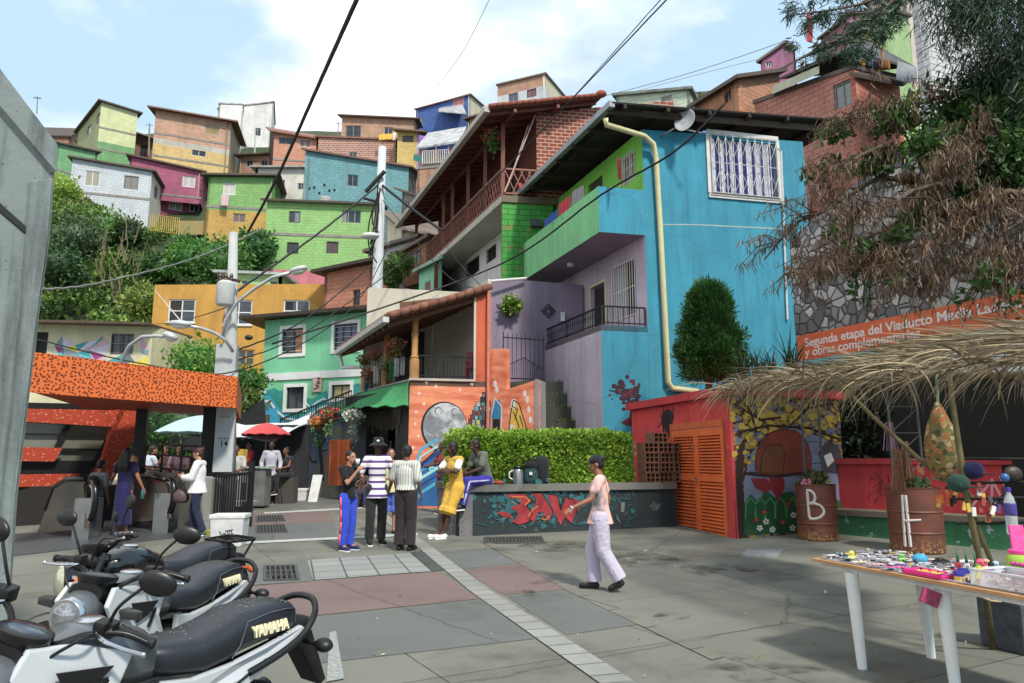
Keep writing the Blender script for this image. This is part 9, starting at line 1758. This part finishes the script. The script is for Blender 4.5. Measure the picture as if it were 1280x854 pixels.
m=MB();c=Vector((-.05,-.32,.80))*k;m.lathe([(.10,-.14),(.15,-.08),(.14,.03),(.07,.11),(.02,.13)],c,16,sq=(.6,1));m.tube([c+Vector((0,-.07,.1)),c+Vector((-.0,-.02,.34)),c+Vector((0,.07,.1))],.012,6);bind('handbag','brown leather handbag hanging from the arm of the woman in white','handbag',t,m,plain((84,66,64),.5,0,.2,9))
t,J,H_,Rh,k=person('woman with long black hair in a long navy dress seen from behind at the escalator',foot(151,670),3.0,1.62,(150,100,76),dict(eR=(-.27,.0,1.16),wR=(-.36,-.06,.94),eL=(.26,.02,1.18),wL=(.40,-.12,1.06)),'shirt',(24,22,60),.5,'dress',(26,22,84),(210,210,214),(226,226,226),('long',(14,12,14)),.9,1.05,fit=1.2)
hat(t,H_,Rh,k,'cap',(40,26,66));m=MB();m.lathe([(.03,-.1),(.034,-.08),(.034,.06),(.015,.09),(.015,.11)],J['wR']+Vector((0,0,-.1)),14);bind('water_bottle','patterned water bottle in the hand of the woman in the navy dress','bottle',t,m,plain((40,90,90),.4,0,.5,60))
person('blonde woman in a black top raising an arm to her head on the escalator',(P(162,640,15.4).x,15.4,0),3.4,1.64,(190,140,112),dict(eL=(.36,.0,1.56),wL=(.14,.02,1.72),eR=(-.34,.0,1.50),wR=(-.36,-.05,1.2)),'shirt',(20,20,24),.3,'long',(60,90,90),(30,30,30),hair=('long',(190,150,96)),det=0)
t,J,H_,Rh,k=person('person in a grey T-shirt with a dark backpack going down the escalator',(P(121,640,14.9).x,14.9,-.1),2.9,1.66,(140,96,72),dict(eL=(.28,-.02,1.16),wL=(.42,-.14,1.0)),'shirt',(110,112,114),.8,'long',(40,40,46),hair=('short',(16,14,14)),det=0)
m=MB();c=J['che']+Vector((0,.17,-.06));m.lathe([(.12,-.18),(.15,-.1),(.14,.1),(.09,.18),(.02,.2)],c,14,sq=(1,.6));bind('backpack','black backpack on the person in grey at the escalator','backpack',t,m,cloth((22,22,26)))
bench=thing('bench','low concrete bench behind the station guard rail','bench',P(206,600,17.6));m=MB();pA_,pB_=P(172,600,18.8),P(236,600,18.2);m.beam((pA_.x,pA_.y,.95),(pB_.x,pB_.y,.95),.5,.3);m.beam((pA_.x,pA_.y,.45),(pB_.x,pB_.y,.45),.3,.8);m.build('seat',cast,bench)
SEAT=dict(pel=(0,.05,.55),wai=(0,.04,.69),che=(0,0,.88),neck=(0,-.03,1.05),head=(0,-.06,1.21),sR=(-.17,-.01,1.01),sL=(.17,-.01,1.01),eR=(-.22,-.12,.78),eL=(.22,-.12,.78),wR=(-.12,-.34,.72),wL=(.12,-.34,.72),hR=(-.1,.02,.53),hL=(.1,.02,.53),kR=(-.12,-.42,.52),kL=(.12,-.42,.52),aR=(-.12,-.44,.10),aL=(.12,-.44,.10),tR=(-.13,-.6,.03),tL=(.13,-.6,.03))
for px,Yp_,rz_,c,lab,bc,arm in((186,17.6,2.4,(190,200,216),'man in a pale blue shirt sitting with a raised arm behind the guard rail',(150,160,180),True),(207,17.4,-.6,(120,80,76),'man in a patterned red shirt sitting between the pale blue and pink shirts',(90,110,150),False),(222,17.3,.4,(206,160,170),'man in a pink shirt sitting nearest the black column',(60,60,70),False)):
 Yp_+=.9;p=P(px,600,Yp_);po=dict(SEAT);
 if arm:po.update(eL=(.36,-.12,1.1),wL=(.12,-.1,1.24))
 person(lab,(p.x,p.y,.60),rz_,1.72,(170,120,96),po,'shirt',c,.6,'long',bc,hair=('short',(36,26,22)),hem=.5,det=0,group='people sitting behind the guard rail')
person('man in a red T-shirt standing at the drinks stall',foot(309,628),-.9,1.7,(120,80,60),dict(eR=(-.22,-.1,1.18),wR=(-.05,-.26,1.2),eL=(.22,-.1,1.18),wL=(.06,-.27,1.18)),'shirt',(186,20,34),.8,'long',(28,26,30),det=0)
person('person in a pale grey shirt standing left of the red T-shirt',(P(293,600,17.4).x,17.4,.25),.3,1.66,(110,76,58),dict(eR=(-.22,-.1,1.16),wR=(.0,-.22,1.1),eL=(.22,-.1,1.16),wL=(.05,-.24,1.1)),'shirt',(180,180,176),.8,'long',(120,124,128),det=0)
person('dark clothed person half hidden by the numbered pole',(P(284,600,17.8).x,17.8,.25),1.2,1.66,(90,64,52),{},'shirt',(24,24,28),.8,'long',(30,30,34),det=0)
p=P(358,600,20.4);person('bare armed person in dark clothes sitting behind the man with the cane',(p.x,p.y,gz(p.x,p.y)+.25),-.6,1.7,(110,70,52),SEAT,'shirt',(44,40,46),.2,'long',(30,30,34),det=0,hem=.5)
m=MB();m.box((p.x,p.y+.1,gz(p.x,p.y)+.36),(.5,.4,.7));tag(m.build('crate',plain((70,66,60),.9),None),'dark crate used as a seat by the person behind the man with the cane','crate')
p=P(452,600,19.4);person('child in jeans sitting in the shop doorway behind the boy with the cup',(p.x,p.y,gz(p.x,p.y)-.02),.2,1.35,(130,88,66),SEAT,'shirt',(70,60,60),.5,'long',(30,44,90),det=0,hem=.5);m=MB();m.box((p.x,p.y+.2,gz(p.x,p.y)+.17),(.4,.4,.34));tag(m.build('stool',plain((60,50,44),.9),None),'low dark stool in the shop doorway','stool')
p=P(285,392,36.1);person('small figure leaning out of the left part of the ochre building window',(p.x,p.y+.15,p.z-1.25),0,1.6,(130,90,70),dict(eR=(-.22,-.2,1.2),wR=(-.05,-.3,1.15),eL=(.22,-.2,1.2),wL=(.05,-.3,1.15)),'shirt',(110,60,120),.6,'long',(40,40,50),det=0)
m=MB();p=ground_pt(504,676);m.box((p.x,p.y,.21+p.z-.2+.03),(.24,.16,.08));tag(m.build('dustpan',plain((190,200,214),.5),None,bevel=.01),'pale plastic dustpan on the ground behind the man in the striped shirt','dustpan');m=MB();m.tube([(p.x-.02,p.y,p.z+.05),(p.x+.02,p.y+.03,p.z+.85)],.012,6);tag(m.build('broom_handle',plain((190,190,120),.6),None),'thin pale handle standing in the dustpan behind the man in the striped shirt','handle')
